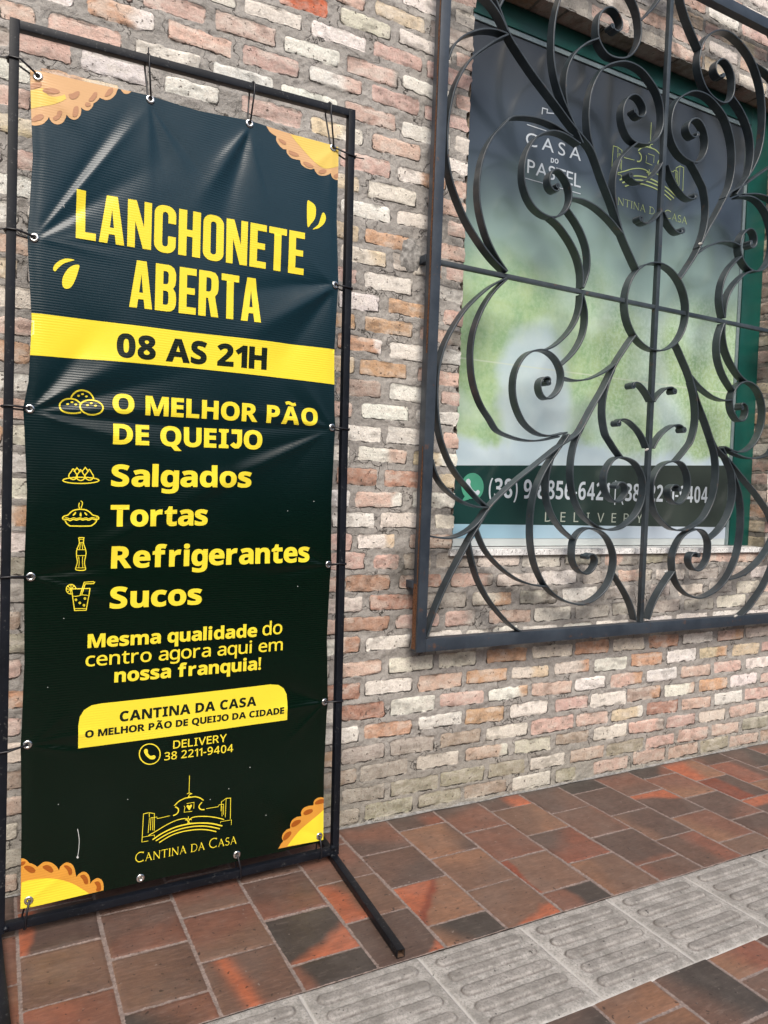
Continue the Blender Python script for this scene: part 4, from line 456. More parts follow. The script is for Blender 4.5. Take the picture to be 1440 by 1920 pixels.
PK=[["W",.003,0,[[1.7107,2.4679],[1.9049,2.4686]]],["W",.003,0,[[1.7109,2.2737],[1.984,2.2747]]],["W",.006,0,[[1.8441,2.6419],[1.8453,2.5745]]],["W",.004,0,[[1.7785,
2.5228],[1.7805,2.5465],[1.804,2.5477],[1.8014,2.5341],[1.835,2.5405]]],["W",.004,0,[[1.8545,2.5588],[1.8932,2.5482]]],["W",.005,0,[[1.7933,2.4983],[1.7971,2.4915]]],
["L",.0024200000000000003,0,[[2.3423,2.6407],[2.3428,2.5608]]],["L",.0033000000000000004,0,[[2.3336,2.5578],[2.3446,2.5606],[2.355,2.5554],[2.3448,2.5525],[2.3398,
2.5435],[2.3509,2.5418]]],["L",.00462,0,[[2.277,2.5114],[2.2816,2.5157],[2.2861,2.5202],[2.2909,2.5244],[2.2961,2.5282],[2.3023,2.5314],[2.309,2.5342],[2.3158,2.5365],
[2.3222,2.5382],[2.3279,2.5392],[2.3332,2.5394],[2.3386,2.5393],[2.3443,2.5393],[2.3508,2.5394],[2.3577,2.5396],[2.3646,2.5395],[2.3711,2.5387],[2.3772,2.5372],[2.3831,
2.5352],[2.3886,2.5327],[2.3939,2.5299],[2.3986,2.5267],[2.403,2.523],[2.4072,2.5192],[2.4115,2.5155]]],["L",.00495,0,[[2.2815,2.5062],[2.2851,2.5036],[2.289,2.501],
[2.2924,2.4983],[2.2949,2.4953],[2.2961,2.4916],[2.2965,2.4874],[2.2962,2.4833],[2.2953,2.4798],[2.2936,2.4768],[2.2912,2.4742],[2.2884,2.4721],[2.2855,2.4703],[2.2826,
2.4692],[2.2794,2.4685],[2.2762,2.4681],[2.273,2.4676]]],["L",.00495,0,[[2.4049,2.5075],[2.402,2.505],[2.3989,2.5024],[2.3961,2.4998],[2.3939,2.4972],[2.3925,2.4945],
[2.3915,2.4918],[2.3912,2.4891],[2.3915,2.4864],[2.3927,2.4834],[2.3945,2.4803],[2.397,2.4774],[2.4,2.4751],[2.4037,2.4736],[2.4081,2.4726],[2.4128,2.4718],[2.4173,
2.471]]],["L",.0022,0,[[2.3327,2.5127],[2.3674,2.5134],[2.3669,2.4836]]],["L",.0022,0,[[2.3219,2.5042],[2.3256,2.497],[2.3227,2.4744],[2.3596,2.4728]]],["L",.00264,0,
[[2.1373,2.3699],[2.1411,2.4965],[2.1641,2.4978]]],["L",.0022,0,[[2.1372,2.3708],[2.1653,2.3712]]],["L",.00264,0,[[2.1667,2.4771],[2.1662,2.4975],[2.1887,2.4907],[2.1895,
2.4124]]],["L",.0022,0,[[2.1631,2.4072],[2.1676,2.4748]]],["L",.0024200000000000003,0,[[2.1725,2.4176],[2.174,2.4737],[2.1909,2.473]]],["L",.0022,0,[[2.1822,2.4159],
[2.1825,2.4701]]],["L",.0022,0,[[2.19,2.4732],[2.1993,2.4738],[2.2021,2.4655],[2.2586,2.4691]]],["L",.00198,0,[[2.1647,2.393],[2.1913,2.3934],[2.1915,2.3838]]],["L",
.00198,0,[[2.1384,2.3926],[2.1647,2.393]]],["L",.0024200000000000003,0,[[2.425,2.4742],[2.4825,2.474],[2.4878,2.4823],[2.5092,2.482]]],["L",.00264,0,[[2.498,2.451],
[2.4981,2.4943],[2.5211,2.5076],[2.5433,2.5055],[2.5445,2.4067]]],["L",.0022,0,[[2.5211,2.5076],[2.5192,2.4178]]],["L",.0022,0,[[2.5092,2.4811],[2.5108,2.4307]]],["L",
.00198,0,[[2.502,2.4732],[2.5035,2.425]]],["L",.00198,0,[[2.4965,2.3943],[2.4977,2.4009],[2.5504,2.4002],[2.5502,2.3758]]],["L",.0037400000000000003,0,[[2.1646,2.3952],
[2.1745,2.3993],[2.1843,2.4034],[2.1942,2.4076],[2.2044,2.4119],[2.2147,2.4166],[2.2253,2.4216],[2.236,2.4264],[2.2467,2.4308],[2.2576,2.4346],[2.2687,2.438],[2.2795,
2.441],[2.2898,2.4432],[2.2995,2.4445],[2.3089,2.4451],[2.3175,2.4451],[2.3249,2.4447],[2.3306,2.4437],[2.3349,2.4421],[2.3387,2.4403],[2.3428,2.4386]]],["L",.00396,0,
[[2.3451,2.436],[2.3497,2.4381],[2.3543,2.4404],[2.3591,2.4424],[2.3649,2.4438],[2.3716,2.4444],[2.379,2.4444],[2.3873,2.4439],[2.3964,2.443],[2.407,2.4414],[2.4189,
2.4391],[2.431,2.4366],[2.4422,2.4339],[2.4522,2.4313],[2.4615,2.4284],[2.4705,2.4254],[2.4794,2.4222],[2.4881,2.4189],[2.4966,2.4154],[2.5049,2.4118],[2.5134,2.4083]]],
["L",.00572,0,[[2.1833,2.3731],[2.1937,2.3787],[2.2039,2.3843],[2.2146,2.3899],[2.2262,2.3949],[2.239,2.3997],[2.2529,2.4042],[2.2673,2.4082],[2.2819,2.4114],[2.297,
2.4137],[2.3127,2.4151],[2.3284,2.416],[2.3434,2.4162],[2.3574,2.4158],[2.3708,2.4148],[2.384,2.4133],[2.3973,2.4114],[2.411,2.4091],[2.4249,2.4065],[2.4387,2.4034],
[2.4524,2.3996],[2.4659,2.3951],[2.4794,2.3898],[2.4928,2.3843],[2.5063,2.3789]]],["L",.00506,0,[[2.1979,2.3652],[2.2103,2.3707],[2.2228,2.3765],[2.2352,2.3819],[2.2479,
2.3867],[2.2607,2.3905],[2.2736,2.3938],[2.2867,2.3964],[2.2998,2.3985],[2.3131,2.4],[2.3267,2.4009],[2.34,2.4012],[2.3527,2.4012],[2.3645,2.4009],[2.3757,2.4001],
[2.3866,2.399],[2.3977,2.3974],[2.409,2.3954],[2.4203,2.393],[2.4318,2.3901],[2.4436,2.3867],[2.4559,2.3825],[2.4685,2.3776],[2.4813,2.3724],[2.4941,2.3673]]],["L",
.00462,0,[[2.2136,2.3544],[2.2242,2.3595],[2.2349,2.3648],[2.2457,2.3698],[2.2569,2.374],[2.2684,2.3775],[2.2804,2.3804],[2.2924,2.3827],[2.3045,2.3844],[2.3168,2.3855],
[2.3293,2.3858],[2.3416,2.3858],[2.3532,2.3855],[2.3639,2.3851],[2.3739,2.3844],[2.3837,2.3833],[2.3937,2.3819],[2.4039,2.3802],[2.4141,2.3782],[2.4244,2.3757],[2.4349,
2.3728],[2.4454,2.3693],[2.4561,2.3652],[2.4669,2.3608],[2.4777,2.3566]]],["L",.0033000000000000004,0,[[2.3278,2.4176],[2.3308,2.4172],[2.3339,2.4166],[2.3367,2.4163],
[2.3389,2.417],[2.3406,2.4189],[2.3417,2.4216],[2.3423,2.4247],[2.3422,2.4276],[2.3411,2.4304],[2.3391,2.4334],[2.3368,2.436],[2.3348,2.4377],[2.3332,2.4382],[2.3316,
2.4378],[2.3301,2.4371],[2.3286,2.4365]]],["L",.0033000000000000004,0,[[2.3612,2.4176],[2.3582,2.4179],[2.3552,2.4181],[2.3523,2.4185],[2.35,2.4195],[2.3481,2.4215],
[2.3465,2.424],[2.3455,2.4268],[2.3453,2.4293],[2.3461,2.4316],[2.3478,2.434],[2.3498,2.436],[2.3517,2.4371],[2.3534,2.4369],[2.3551,2.4357],[2.3568,2.4341],[2.3585,
2.4328]]],["L",.0033000000000000004,0,[[2.3428,2.4386],[2.3433,2.4519]]]]
PB=[[1.5124,1.0821],[1.5028,1.089],[1.495,1.098],[1.4895,1.1085],[1.4865,1.12],[1.4862,1.1318],[1.4886,1.1434],[1.4936,1.154],[1.5009,1.163],[1.5101,1.1701],[1.5207,
1.1747],[1.5321,1.1766],[1.5438,1.1757],[1.5549,1.1719],[1.565,1.1656],[1.5734,1.1571],[1.5796,1.1467],[1.5832,1.1352],[1.5841,1.1232],[1.5822,1.1113],[1.5776,1.1004],
[1.5705,1.0909],[1.5615,1.0834]]
PB2=[[1.5027,1.0912],[1.4886,1.072],[1.5218,1.0798]]
PH=[[1.5057,1.149],[1.5077,1.1514],[1.5105,1.1535],[1.5136,1.1548],[1.5163,1.155],[1.5189,1.1538],[1.5215,1.1514],[1.5238,1.1485],[1.5252,1.1456],[1.5254,1.1428],[1.5247,
1.1399],[1.524,1.1368],[1.5241,1.1337],[1.5254,1.1303],[1.5273,1.1267],[1.5297,1.1232],[1.5324,1.12],[1.5358,1.1169],[1.5397,1.1138],[1.5438,1.1113],[1.5473,1.11],
[1.5504,1.1106],[1.5531,1.1127],[1.5556,1.1149],[1.5581,1.1159],[1.561,1.1152],[1.564,1.1135],[1.5665,1.1114],[1.5679,1.1092],[1.5679,1.1068],[1.5669,1.1041],[1.5653,
1.1014],[1.5632,1.0992],[1.5608,1.0974],[1.5579,1.0958],[1.5545,1.0948],[1.5507,1.0946],[1.5461,1.0955],[1.5409,1.0973],[1.5356,1.0997],[1.5308,1.1025],[1.5264,1.1056],
[1.5221,1.1093],[1.5183,1.1132],[1.5149,1.1173],[1.5119,1.1217],[1.5092,1.1263],[1.5071,1.1309],[1.5056,1.1351],[1.5047,1.1391],[1.5044,1.1428],[1.5047,1.1462]]

# ------------------------------------------------------------------ materials
def mat_brick():
    M = Mat('old_brick_wall', rough=0.9, spec=0.25)
    col = M.attr('brick_col', 'Color'); e = M.attr('edge'); mc = M.attr('mortar_col', 'Color')
    n1 = M.tex(160, 5, 0.65); n2 = M.tex(38, 5, 0.7); n3 = M.tex(420, 3, 0.6)
    e2 = M.math('ADD', e, M.math('MULTIPLY_ADD', n1, 0.0065, -0.0032))
    e2 = M.math('ADD', e2, M.math('MULTIPLY_ADD', n2, 0.007, -0.0038))
    mask = M.rng(e2, -0.0010, 0.0010)                       # 0 brick, 1 mortar
    bc = M.mix(M.rng(n2, 0.35, 0.72, 0.0, 0.55), col, M.mix(0.6, col, (0.62, 0.58, 0.52)))
    bc = M.mix(M.rng(n1, 0.36, 0.60, 0.22, 0.0), bc, (0.18, 0.11, 0.08), 'MIX')
    pit = M.rng(M.tex(95, 2, 0.5), 0.27, 0.335, 0.8, 0.0)
    bc = M.mix(pit, bc, (0.11, 0.09, 0.075))
    mo = M.mix(M.rng(n1, 0.25, 0.75), M.mix(0.30, mc, (0.09, 0.085, 0.08)), mc)
    mo = M.mix(M.rng(n3, 0.35, 0.7, 0.22, 0.0), mo, (0.10, 0.095, 0.088))
    c = M.mix(mask, bc, mo)
    # dark open crevice where mortar has shrunk from the brick
    band = M.math('MULTIPLY', M.rng(e2, -0.0028, -0.0006), M.rng(e2, 0.0004, 0.0026, 1.0, 0.0))
    gap = M.math('MULTIPLY', band, M.math('MULTIPLY', M.rng(M.tex(14, 3, 0.6), 0.43, 0.56), M.rng(M.attr('under'), -0.7, 0.6, 1.0, 0.18)))
    c = M.mix(M.math('MULTIPLY', gap, 0.92), c, (0.035, 0.03, 0.026))
    # hairline cracks in the mortar
    vo = M.n('ShaderNodeTexVoronoi', feature='DISTANCE_TO_EDGE'); vo.inputs['Scale'].default_value = 9
    wv = M.n('ShaderNodeVectorMath', operation='MULTIPLY_ADD'); M.l(M.tc.outputs['Object'], wv.inputs[0]); wv.inputs[1].default_value = (1, 1, 1)
    nn = M.n('ShaderNodeTexNoise'); nn.inputs['Scale'].default_value = 22; nn.inputs['Detail'].default_value = 4; M.l(M.tc.outputs['Object'], nn.inputs['Vector'])
    sc = M.n('ShaderNodeVectorMath', operation='SCALE'); sc.inputs['Scale'].default_value = 0.12; M.l(nn.outputs['Color'], sc.inputs[0]); M.l(sc.outputs[0], wv.inputs[2])
    M.l(wv.outputs[0], vo.inputs['Vector'])
    crack = M.math('MULTIPLY', M.rng(vo.outputs['Distance'], 0.004, 0.018, 1.0, 0.0), M.rng(M.tex(5, 2, 0.5), 0.47, 0.56))
    crack = M.math('MULTIPLY', crack, M.math('MULTIPLY_ADD', mask, 0.75, 0.1))
    c = M.mix(crack, c, (0.04, 0.035, 0.03))
    M.base(c)
    h = M.math('ADD', M.math('MULTIPLY', n1, 0.6), M.math('MULTIPLY', n3, 0.35))
    h = M.math('SUBTRACT', h, M.math('MULTIPLY', gap, 1.2)); h = M.math('SUBTRACT', h, M.math('MULTIPLY', pit, 0.5))
    h = M.math('SUBTRACT', h, M.math('MULTIPLY', crack, 0.8))
    M.set('Normal', M.bump(h, 1.0, 0.0048))
    return M.m

def mat_floor():
    M = Mat('clay_floor_tiles', rough=0.45, spec=0.4)
    col = M.attr('tile_col', 'Color'); e = M.attr('edge')
    n1 = M.tex(140, 4, 0.6); n2 = M.tex(30, 5, 0.65); n3 = M.tex(420, 2, 0.5)
    mp = M.n('ShaderNodeMapping'); mp.inputs['Scale'].default_value = (0.22, 1.0, 1.0); M.l(M.tc.outputs['Object'], mp.inputs['Vector'])
    stk = M.tex(130, 5, 0.7, mp.outputs[0])
    e2 = M.math('ADD', e, M.math('MULTIPLY_ADD', n1, 0.005, -0.0025))
    mask = M.rng(e2, -0.0006, 0.0008)
    c = M.mix(M.rng(n2, 0.3, 0.7, 0.0, 0.4), col, M.mix(0.5, col, (0.045, 0.035, 0.032)))
    c = M.mix(M.rng(stk, 0.36, 0.64, 0.30, 0.0), c, (0.035, 0.028, 0.026))
    c = M.mix(M.rng(stk, 0.54, 0.72, 0.0, 0.22), c, (0.24, 0.19, 0.165))
    c = M.mix(M.rng(M.tex(7, 5, 0.7), 0.42, 0.66, 0.0, 0.13), c, (0.20, 0.175, 0.155))
    c = M.mix(M.rng(n1, 0.60, 0.72, 0.0, 0.18), c, (0.20, 0.15, 0.12))
    c = M.mix(M.rng(M.tex(75, 2, 0.5), 0.29, 0.34, 0.7, 0.0), c, (0.025, 0.02, 0.018))
    c = M.mix(M.rng(M.tex(62, 2, 0.4), 0.73, 0.755, 0.0, 0.4), c, (0.30, 0.25, 0.22))
    jo = M.mix(M.rng(n1, 0.3, 0.7), (0.15, 0.112, 0.097), (0.265, 0.205, 0.18))
    jo = M.mix(M.rng(n2, 0.45, 0.7, 0.0, 0.6), jo, (0.18, 0.155, 0.14))
    M.base(M.mix(mask, c, jo))
    r = M.math('MULTIPLY_ADD', n2, 0.35, 0.30)
    M.set('Roughness', M.math('ADD', r, M.math('MULTIPLY', mask, 0.35), clamp=True))
    M.set('Normal', M.bump(M.math('ADD', M.math('MULTIPLY', n1, 0.5), M.math('MULTIPLY', n3, 0.25)), 0.5, 0.0012))
    return M.m

def mat_concrete():
    M = Mat('tactile_concrete', rough=0.85, spec=0.3)
    d = M.attr('dirt'); j = M.attr('joint')
    n1 = M.tex(170, 5, 0.65); n2 = M.tex(16, 6, 0.68); n3 = M.tex(48, 4, 0.6); tv = M.attr('tone')
    c = M.mix(M.rng(n2, 0.34, 0.68), (0.23, 0.217, 0.20), (0.425, 0.402, 0.375))
    c = M.mix(M.rng(n3, 0.52, 0.68, 0.0, 0.5), c, (0.53, 0.505, 0.475))
    c = M.mix(M.rng(n1, 0.34, 0.54, 0.6, 0.0), c, (0.14, 0.14, 0.13))
    c = M.mix(tv, c, (0.21, 0.196, 0.18))
    c = M.mix(M.math('MULTIPLY', d, M.rng(n3, 0.25, 0.65, 0.35, 0.85)), c, (0.08, 0.065, 0.058))
    c = M.mix(M.math('MULTIPLY', j, 0.8), c, (0.47, 0.455, 0.435))
    pit = M.rng(M.tex(70, 2, 0.5), 0.25, 0.29, 0.9, 0.0)
    c = M.mix(pit, c, (0.06, 0.055, 0.05))
    M.base(c)
    h = M.math('SUBTRACT', n1, M.math('MULTIPLY', pit, 0.8))
    M.set('Normal', M.bump(h, 0.6, 0.0015))
    return M.m

def mat_metal(name, c1, c2, rough=0.4, chips=0.0, rust=0.0):
    M = Mat(name, rough=rough, spec=0.28 if chips else 0.5)
    n1 = M.tex(60, 4, 0.6); n2 = M.tex(9, 4, 0.65)
    c = M.mix(M.rng(n2, 0.35, 0.68), c1, c2)
    c = M.mix(M.rng(n1, 0.62, 0.74, 0.0, 0.30), c, (0.07, 0.075, 0.08))
    if rust:
        c = M.mix(M.math('MULTIPLY', M.rng(M.tex(26, 5, 0.7), 0.61, 0.70), rust), c, (0.13, 0.06, 0.028))
    if chips:
        ge = M.n('ShaderNodeNewGeometry')
        pt = M.rng(ge.outputs['Pointiness'], 0.53, 0.60)
        c = M.mix(M.math('MULTIPLY', M.math('MULTIPLY', M.rng(M.tex(150, 3, 0.6), 0.60, 0.66), chips), M.rng(M.tex(22, 2, 0.5), 0.5, 0.6)), c, (0.42, 0.42, 0.40))
    M.base(c)
    M.set('Roughness', M.math('MULTIPLY_ADD', n1, 0.25, rough - 0.1))
    M.set('Normal', M.bump(n1, 0.25, 0.0012))
    return M.m

def mat_vinyl(name, c1, c2=None, z0=0.0, z1=2.1, rough=0.25, weathered=True):
    """glossy ribbed banner vinyl; ink colour may run from c1 (low) to c2 (high)"""
    M = Mat(name, base=c1, rough=rough, spec=0.33)
    M.tc = M.n('ShaderNodeTexCoord')
    sx = M.n('ShaderNodeSeparateXYZ'); M.l(M.tc.outputs['Object'], sx.inputs[0])
    n2 = M.tex(7, 3, 0.5)
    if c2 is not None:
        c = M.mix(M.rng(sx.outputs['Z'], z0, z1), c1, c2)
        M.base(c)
    wv = M.math('ADD', M.math('MULTIPLY', sx.outputs['Z'], 2 * PI / 0.0062), M.math('MULTIPLY', n2, 5.0))
    rib = M.math('SINE', wv)
    soft = M.tex(26, 3, 0.5)
    h = M.math('ADD', M.math('MULTIPLY', rib, M.rng(M.tex(4.5, 2, 0.5), 0.35, 0.65, 0.12, 0.62)), M.math('MULTIPLY', soft, 1.8))
    M.set('Normal', M.bump(h, RIB, 0.0006))
    M.set('Roughness', M.math('MULTIPLY_ADD', M.tex(90, 3, 0.6), 0.10, rough - 0.05))
    return M.m
RIB = 0.32

def mat_plain(name, c, rough=0.5, metal=0.0, spec=0.5, nscale=80.0, amt=0.25, bump=0.2):
    M = Mat(name, base=c, rough=rough, metal=metal, spec=spec)
    n = M.tex(nscale, 4, 0.6)
    M.base(M.mix(M.rng(n, 0.3, 0.7), tuple(x * (1 - amt) for x in c), tuple(min(1, x * (1 + amt)) for x in c)))
    if bump: M.set('Normal', M.bump(n, bump, 0.001))
    return M.m

def mat_poster():
    M = Mat('printed_window_film', rough=0.16, spec=0.5)
    M.tc = M.n('ShaderNodeTexCoord')
    sx = M.n('ShaderNodeSeparateXYZ'); M.l(M.tc.outputs['Object'], sx.inputs[0]); z = sx.outputs['Z']; x = sx.outputs['X']
    cl = M.tex(1.9, 2, 0.45, dist=0.3); cl2 = M.tex(3.6, 5, 0.55, dist=0.3); gr = M.tex(60, 5, 0.7); md = M.tex(11, 5, 0.65)
    green = M.mix(M.rng(md, 0.3, 0.7), lin(142, 176, 132), lin(174, 198, 152))
    green = M.mix(M.math('MULTIPLY', M.rng(gr, 0.42, 0.62, 0.0, 0.85), M.rng(x, 1.9, 2.3, 0.35, 1.0)), green, lin(186, 208, 178))
    blue = M.mix(M.rng(cl2, 0.3, 0.7), lin(184, 204, 214), lin(206, 220, 224))
    cl3 = M.tex(1.7, 2, 0.5)
    aq = M.mix(M.rng(cl, 0.50, 0.68), green, M.mix(0.35, blue, green))
    # a pale mound right of the middle and one low on the left, as printed
    dx = M.math('MULTIPLY', M.math('SUBTRACT', x, 1.80), 1.5); dz = M.math('SUBTRACT', z, 1.47)
    rr = M.math('ADD', M.math('MULTIPLY', dx, dx), M.math('MULTIPLY', dz, dz))
    rr = M.math('ADD', rr, M.math('MULTIPLY_ADD', cl2, 0.14, -0.07))
    aq = M.mix(M.rng(rr, 0.04, 0.10, 0.85, 0.0), aq, blue)
    low = M.rng(M.math('ADD', z, M.math('MULTIPLY_ADD', cl2, 0.22, -0.11)), 1.255, 1.315, 1.0, 0.0)
    aq = M.mix(low, aq, blue)
    zz = M.math('ADD', z, M.math('MULTIPLY_ADD', cl, 0.5, -0.25))
    mid = M.mix(M.rng(zz, 1.84, 2.06), aq, lin(136, 160, 154))
    top = M.mix(M.rng(zz, 2.02, 2.30), mid, lin(64, 75, 86))
    top = M.mix(M.rng(zz, 2.35, 2.75), top, lin(58, 62, 65))
    seam = M.math('SUBTRACT', z, M.math('MULTIPLY_ADD', x, 0.006, 1.575))
    sl = M.math('MULTIPLY', M.rng(seam, -0.004, -0.001), M.rng(seam, 0.001, 0.004, 1.0, 0.0))
    top = M.mix(M.math('MULTIPLY', sl, 0.6), top, lin(205, 214, 196))
    # black band with phone numbers, pale strip under it
    band = M.math('MULTIPLY', M.rng(z, 0.9895, 0.9905), M.rng(M.math('MULTIPLY_ADD', M.math('SUBTRACT', x, 1.47), -0.047, z), 1.2005, 1.2015, 1.0, 0.0))
    gband = M.mix(M.rng(x, 1.47, 2.6), lin(30, 60, 58), lin(60, 68, 64))
    top = M.mix(band, top, gband)
    foot = M.rng(z, 0.9895, 0.9905, 1.0, 0.0)
    top = M.mix(foot, top, M.mix(M.rng(x, 1.5, 2.6), lin(150, 186, 204), lin(186, 198, 210)))
    M.base(top)
    M.set('Normal', M.bump(M.tex(5, 2, 0.5), 0.12, 0.01))
    return M.m

BRICK = mat_brick(); FLOOR = mat_floor(); CONC = mat_concrete()
IRON = mat_metal('painted_wrought_iron', (0.024, 0.033, 0.040), (0.048, 0.061, 0.070), 0.38, 0.0, 0.55)
IRONF = mat_metal('painted_iron_tube', (0.022, 0.031, 0.044), (0.038, 0.050, 0.066), 0.42, 0.0, 0.6)
TUBE = mat_metal('black_painted_tube', (0.0035, 0.005, 0.008), (0.007, 0.009, 0.014), 0.40, 0.12)
TUBEIN = mat_plain('rusty_tube_inside', (0.09, 0.05, 0.03), 0.9)
ZIP = mat_plain('black_nylon', (0.008, 0.008, 0.011), 0.4, amt=0.1, bump=0)
STEEL = mat_plain('nickel_plated_steel', (0.78, 0.77, 0.74), 0.22, 1.0, bump=0.05, nscale=200, amt=0.1)
GREEN = mat_plain('dark_green_enamel', lin(10, 74, 66), 0.35, amt=0.08, nscale=20, bump=0.05)
ALU = mat_plain('aluminium_bead', (0.24, 0.30, 0.31), 0.4, 0.3, amt=0.1, bump=0.05)
def mat_granite():
    M = Mat('speckled_granite', rough=0.35, spec=0.5)
    n = M.tex(190, 3, 0.6); n2 = M.tex(70, 3, 0.6)
    c = M.mix(M.rng(n2, 0.4, 0.6), (0.68, 0.675, 0.66), (0.84, 0.835, 0.82))
    c = M.mix(M.rng(n, 0.36, 0.42, 0.9, 0.0), c, (0.10, 0.10, 0.105))
    M.base(c); return M.m
GRANITE = mat_granite()
WELD = mat_plain('bare_weld', (0.42, 0.41, 0.38), 0.6)
RUST = mat_plain('rust', (0.14, 0.06, 0.025), 0.9, nscale=120, amt=0.5)

# ------------------------------------------------------------------ brick fields
PAL = {'W': (238, 233, 224), 'C': (226, 217, 202), 'P': (212, 178, 163), 'O': (206, 162, 128), 'R': (184, 138, 116), 'G': (178, 171, 162),
       'B': (172, 150, 135), 'Y': (222, 202, 170), 'M': (168, 164, 143), 'S': (206, 172, 158), 'K': (96, 90, 86)}
PAL = {k: np.array(lin(*v)) for k, v in PAL.items()}
for k in PAL: PAL[k] = PAL[k] * 0.92 + PAL[k].mean() * 0.08
PAL['R2'] = np.array(lin(205, 110, 72))

def fill_rows(x_lo, x_hi):
    rows = {}
    for r, a, b, c in BR: rows.setdefault(r, []).append((a, b, c))
    out = []
    for r in range(len(ZC)):
        L = sorted(rows.get(r, [])); res = []
        cur = x_lo - random.uniform(0, 0.15)
        ph = (r % 2) * 0.1
        def rnd(a, b):
            hi = 'WWWCCPPPOYGPS' if r > 12 else 'WCPPOGPCMBGP'
            c = random.choice(hi)
            if random.random() < 0.2: c += random.choice('WPYOG')
            res.append((a, b, c))
        for a, b, c in L + [(x_hi + 0.2, x_hi + 0.4, 'W')]:
            gap = a - cur - 0.022
            n = max(0, int(round(gap / 0.203)))
            if n:
                wdt = (gap + 0.0) / n
                for i in range(n):
                    j = random.uniform(-0.008, 0.008)
                    rnd(cur + 0.022 + i * wdt + (j if i else 0), cur + (i + 1) * wdt)
            res.append((a, b, c)); cur = b
        out.append(res)
    return out

UNDER = {}
def brick_field(X, Z, rows, zc, seed, rest_h=0.003):
    """signed edge distance, colours and relief for points (X, Z)"""
    shape = X.shape
    wz = Z + 0.004 * (vnoise(X * 2.1, Z * 3.0, seed + 40) - 0.5) * 2
    zc = np.asarray(zc); mid = (zc[1:] + zc[:-1]) / 2
    R = np.searchsorted(mid, wz)
    edge = np.full(shape, 0.02); rnd = np.zeros(shape); rnd2 = np.zeros(shape)
    col = np.zeros(shape + (3,)); lx = np.zeros(shape); hz = np.zeros(shape); und = np.zeros(shape)
    lr = np.random.default_rng(seed)
    nx_ = (fbm(X * 45, Z * 45, seed + 1, 3)) * 0.009; nz_ = (fbm(X * 40 + 9, Z * 40, seed + 5, 3)) * 0.008
    for r, bl in enumerate(rows):
        m = R == r
        if not m.any() or not bl: continue
        a = np.array([q[0] for q in bl]); b = np.array([q[1] for q in bl]); n = len(bl)
        cx = (a + b) / 2; hw = (b - a) / 2
        hh = 0.0242 + lr.uniform(-0.0025, 0.003, n); dzc = lr.uniform(-0.003, 0.003, n); tl = lr.uniform(-0.025, 0.025, n)
        out = lr.uniform(0.0028, 0.0066, n); tx = lr.uniform(-0.02, 0.02, n); tz = lr.uniform(-0.05, 0.05, n); cor = lr.uniform(0.004, 0.011, n)
        cmid = (b[:-1] + a[1:]) / 2
        x = X[m]; i = np.searchsorted(cmid, x)
        dx0 = x - cx[i]; dz0 = wz[m] - zc[r] - dzc[i] - tl[i] * dx0
        qx = np.abs(dx0) - hw[i] + nx_[m] + cor[i]; qz = np.abs(dz0) - hh[i] + nz_[m] + cor[i]
        e = np.minimum(np.maximum(qx, qz), 0) + np.hypot(np.maximum(qx, 0), np.maximum(qz, 0)) - cor[i]
        edge[m] = e
        und[m] = np.clip(dz0 / 0.024, -1, 1)
        hz[m] = out[i] + tx[i] * dx0 + tz[i] * dz0
        k1 = np.array([PAL['R2'] if q[2] == 'R' and r > 30 else PAL[q[2][0]] for q in bl])
        k2 = np.array([PAL[q[2][-1]] for q in bl])
        two = np.array([1.0 if len(q[2]) > 1 else 0.0 for q in bl])
        br = lr.uniform(0.9, 1.08, n)[:, None]; hue = 1 + lr.uniform(-0.04, 0.04, (n, 3))
        split = lr.uniform(0.0, 0.45, n)
        t = sstep(-0.10, 0.10, dx0 / (2 * hw[i]) - split[i] + 0.35 * fbm(X[m] * 30, Z[m] * 30, seed + 9, 3)) * two[i]
        col[m] = (k1[i] * (1 - t[:, None]) + k2[i] * t[:, None]) * br[i] * hue[i]
        lx[m] = lr.uniform(0, 50, n)[i]
    # washes: lime bloom and soot over single bricks
    s1 = fbm(X * 24 + lx, Z * 50 + lx, seed + 20, 4); s2 = fbm(X * 60 + lx, Z * 80, seed + 25, 3)
    lime = sstep(0.02, 0.22, s1)[..., None]
    col = col * (1 - 0.42 * lime) + np.array(lin(226, 219, 208)) * 0.42 * lime
    dk = sstep(0.08, 0.26, -s1)[..., None]
    col = col * (1 - 0.38 * dk)
    col = col * (1 + 0.30 * s2[..., None])
    # moss and splash dirt low down, dark patches below the sill corner, by the fixings and behind the banner
    UNDER[seed] = und
    return edge, col, hz

def stains(X, Z):  # low dirt, plus dark patches and the painted grille-bar shadow
    low = sstep(0.34, 0.0, Z + 0.14 * fbm(X * 3, Z * 5, 70, 3) + 0.05 * (X - 1.2)) * 0.75
    soot = np.zeros_like(X)  # dark patches and the painted shadow beneath the grille's bottom bar
    for sx, sz, rx, rz, a in ((1.20, 0.83, 0.05, 0.07, 0.9), (1.26, 0.78, 0.12, 0.10, 0.55), (1.50, 0.70, 0.25, 0.07, 0.35), (1.62, 0.765, 0.14, 0.03, 0.5), (1.9, 0.66, 0.5, 0.10, 0.22), (1.3, 0.575, 0.10, 0.03, 0.6), (1.75, 0.555, 0.6, 0.018, 0.45), (2.4, 0.555, 0.7, 0.016, 0.4), (1.17, 1.86, 0.05, 0.05, 0.45), (0.75, 0.15, 0.5, 0.18, 0.3)):  # long thin ones paint the shadow beneath the grille's bottom bar
        g = np.exp(-((X - sx) / rx) ** 2 - ((Z - sz) / rz) ** 2) * (0.55 + 1.5 * (fbm(X * 18, Z * 18, 80, 4) + 0.25))
        soot = np.maximum(soot, np.clip(a * g, 0, 0.9))
    return low, soot

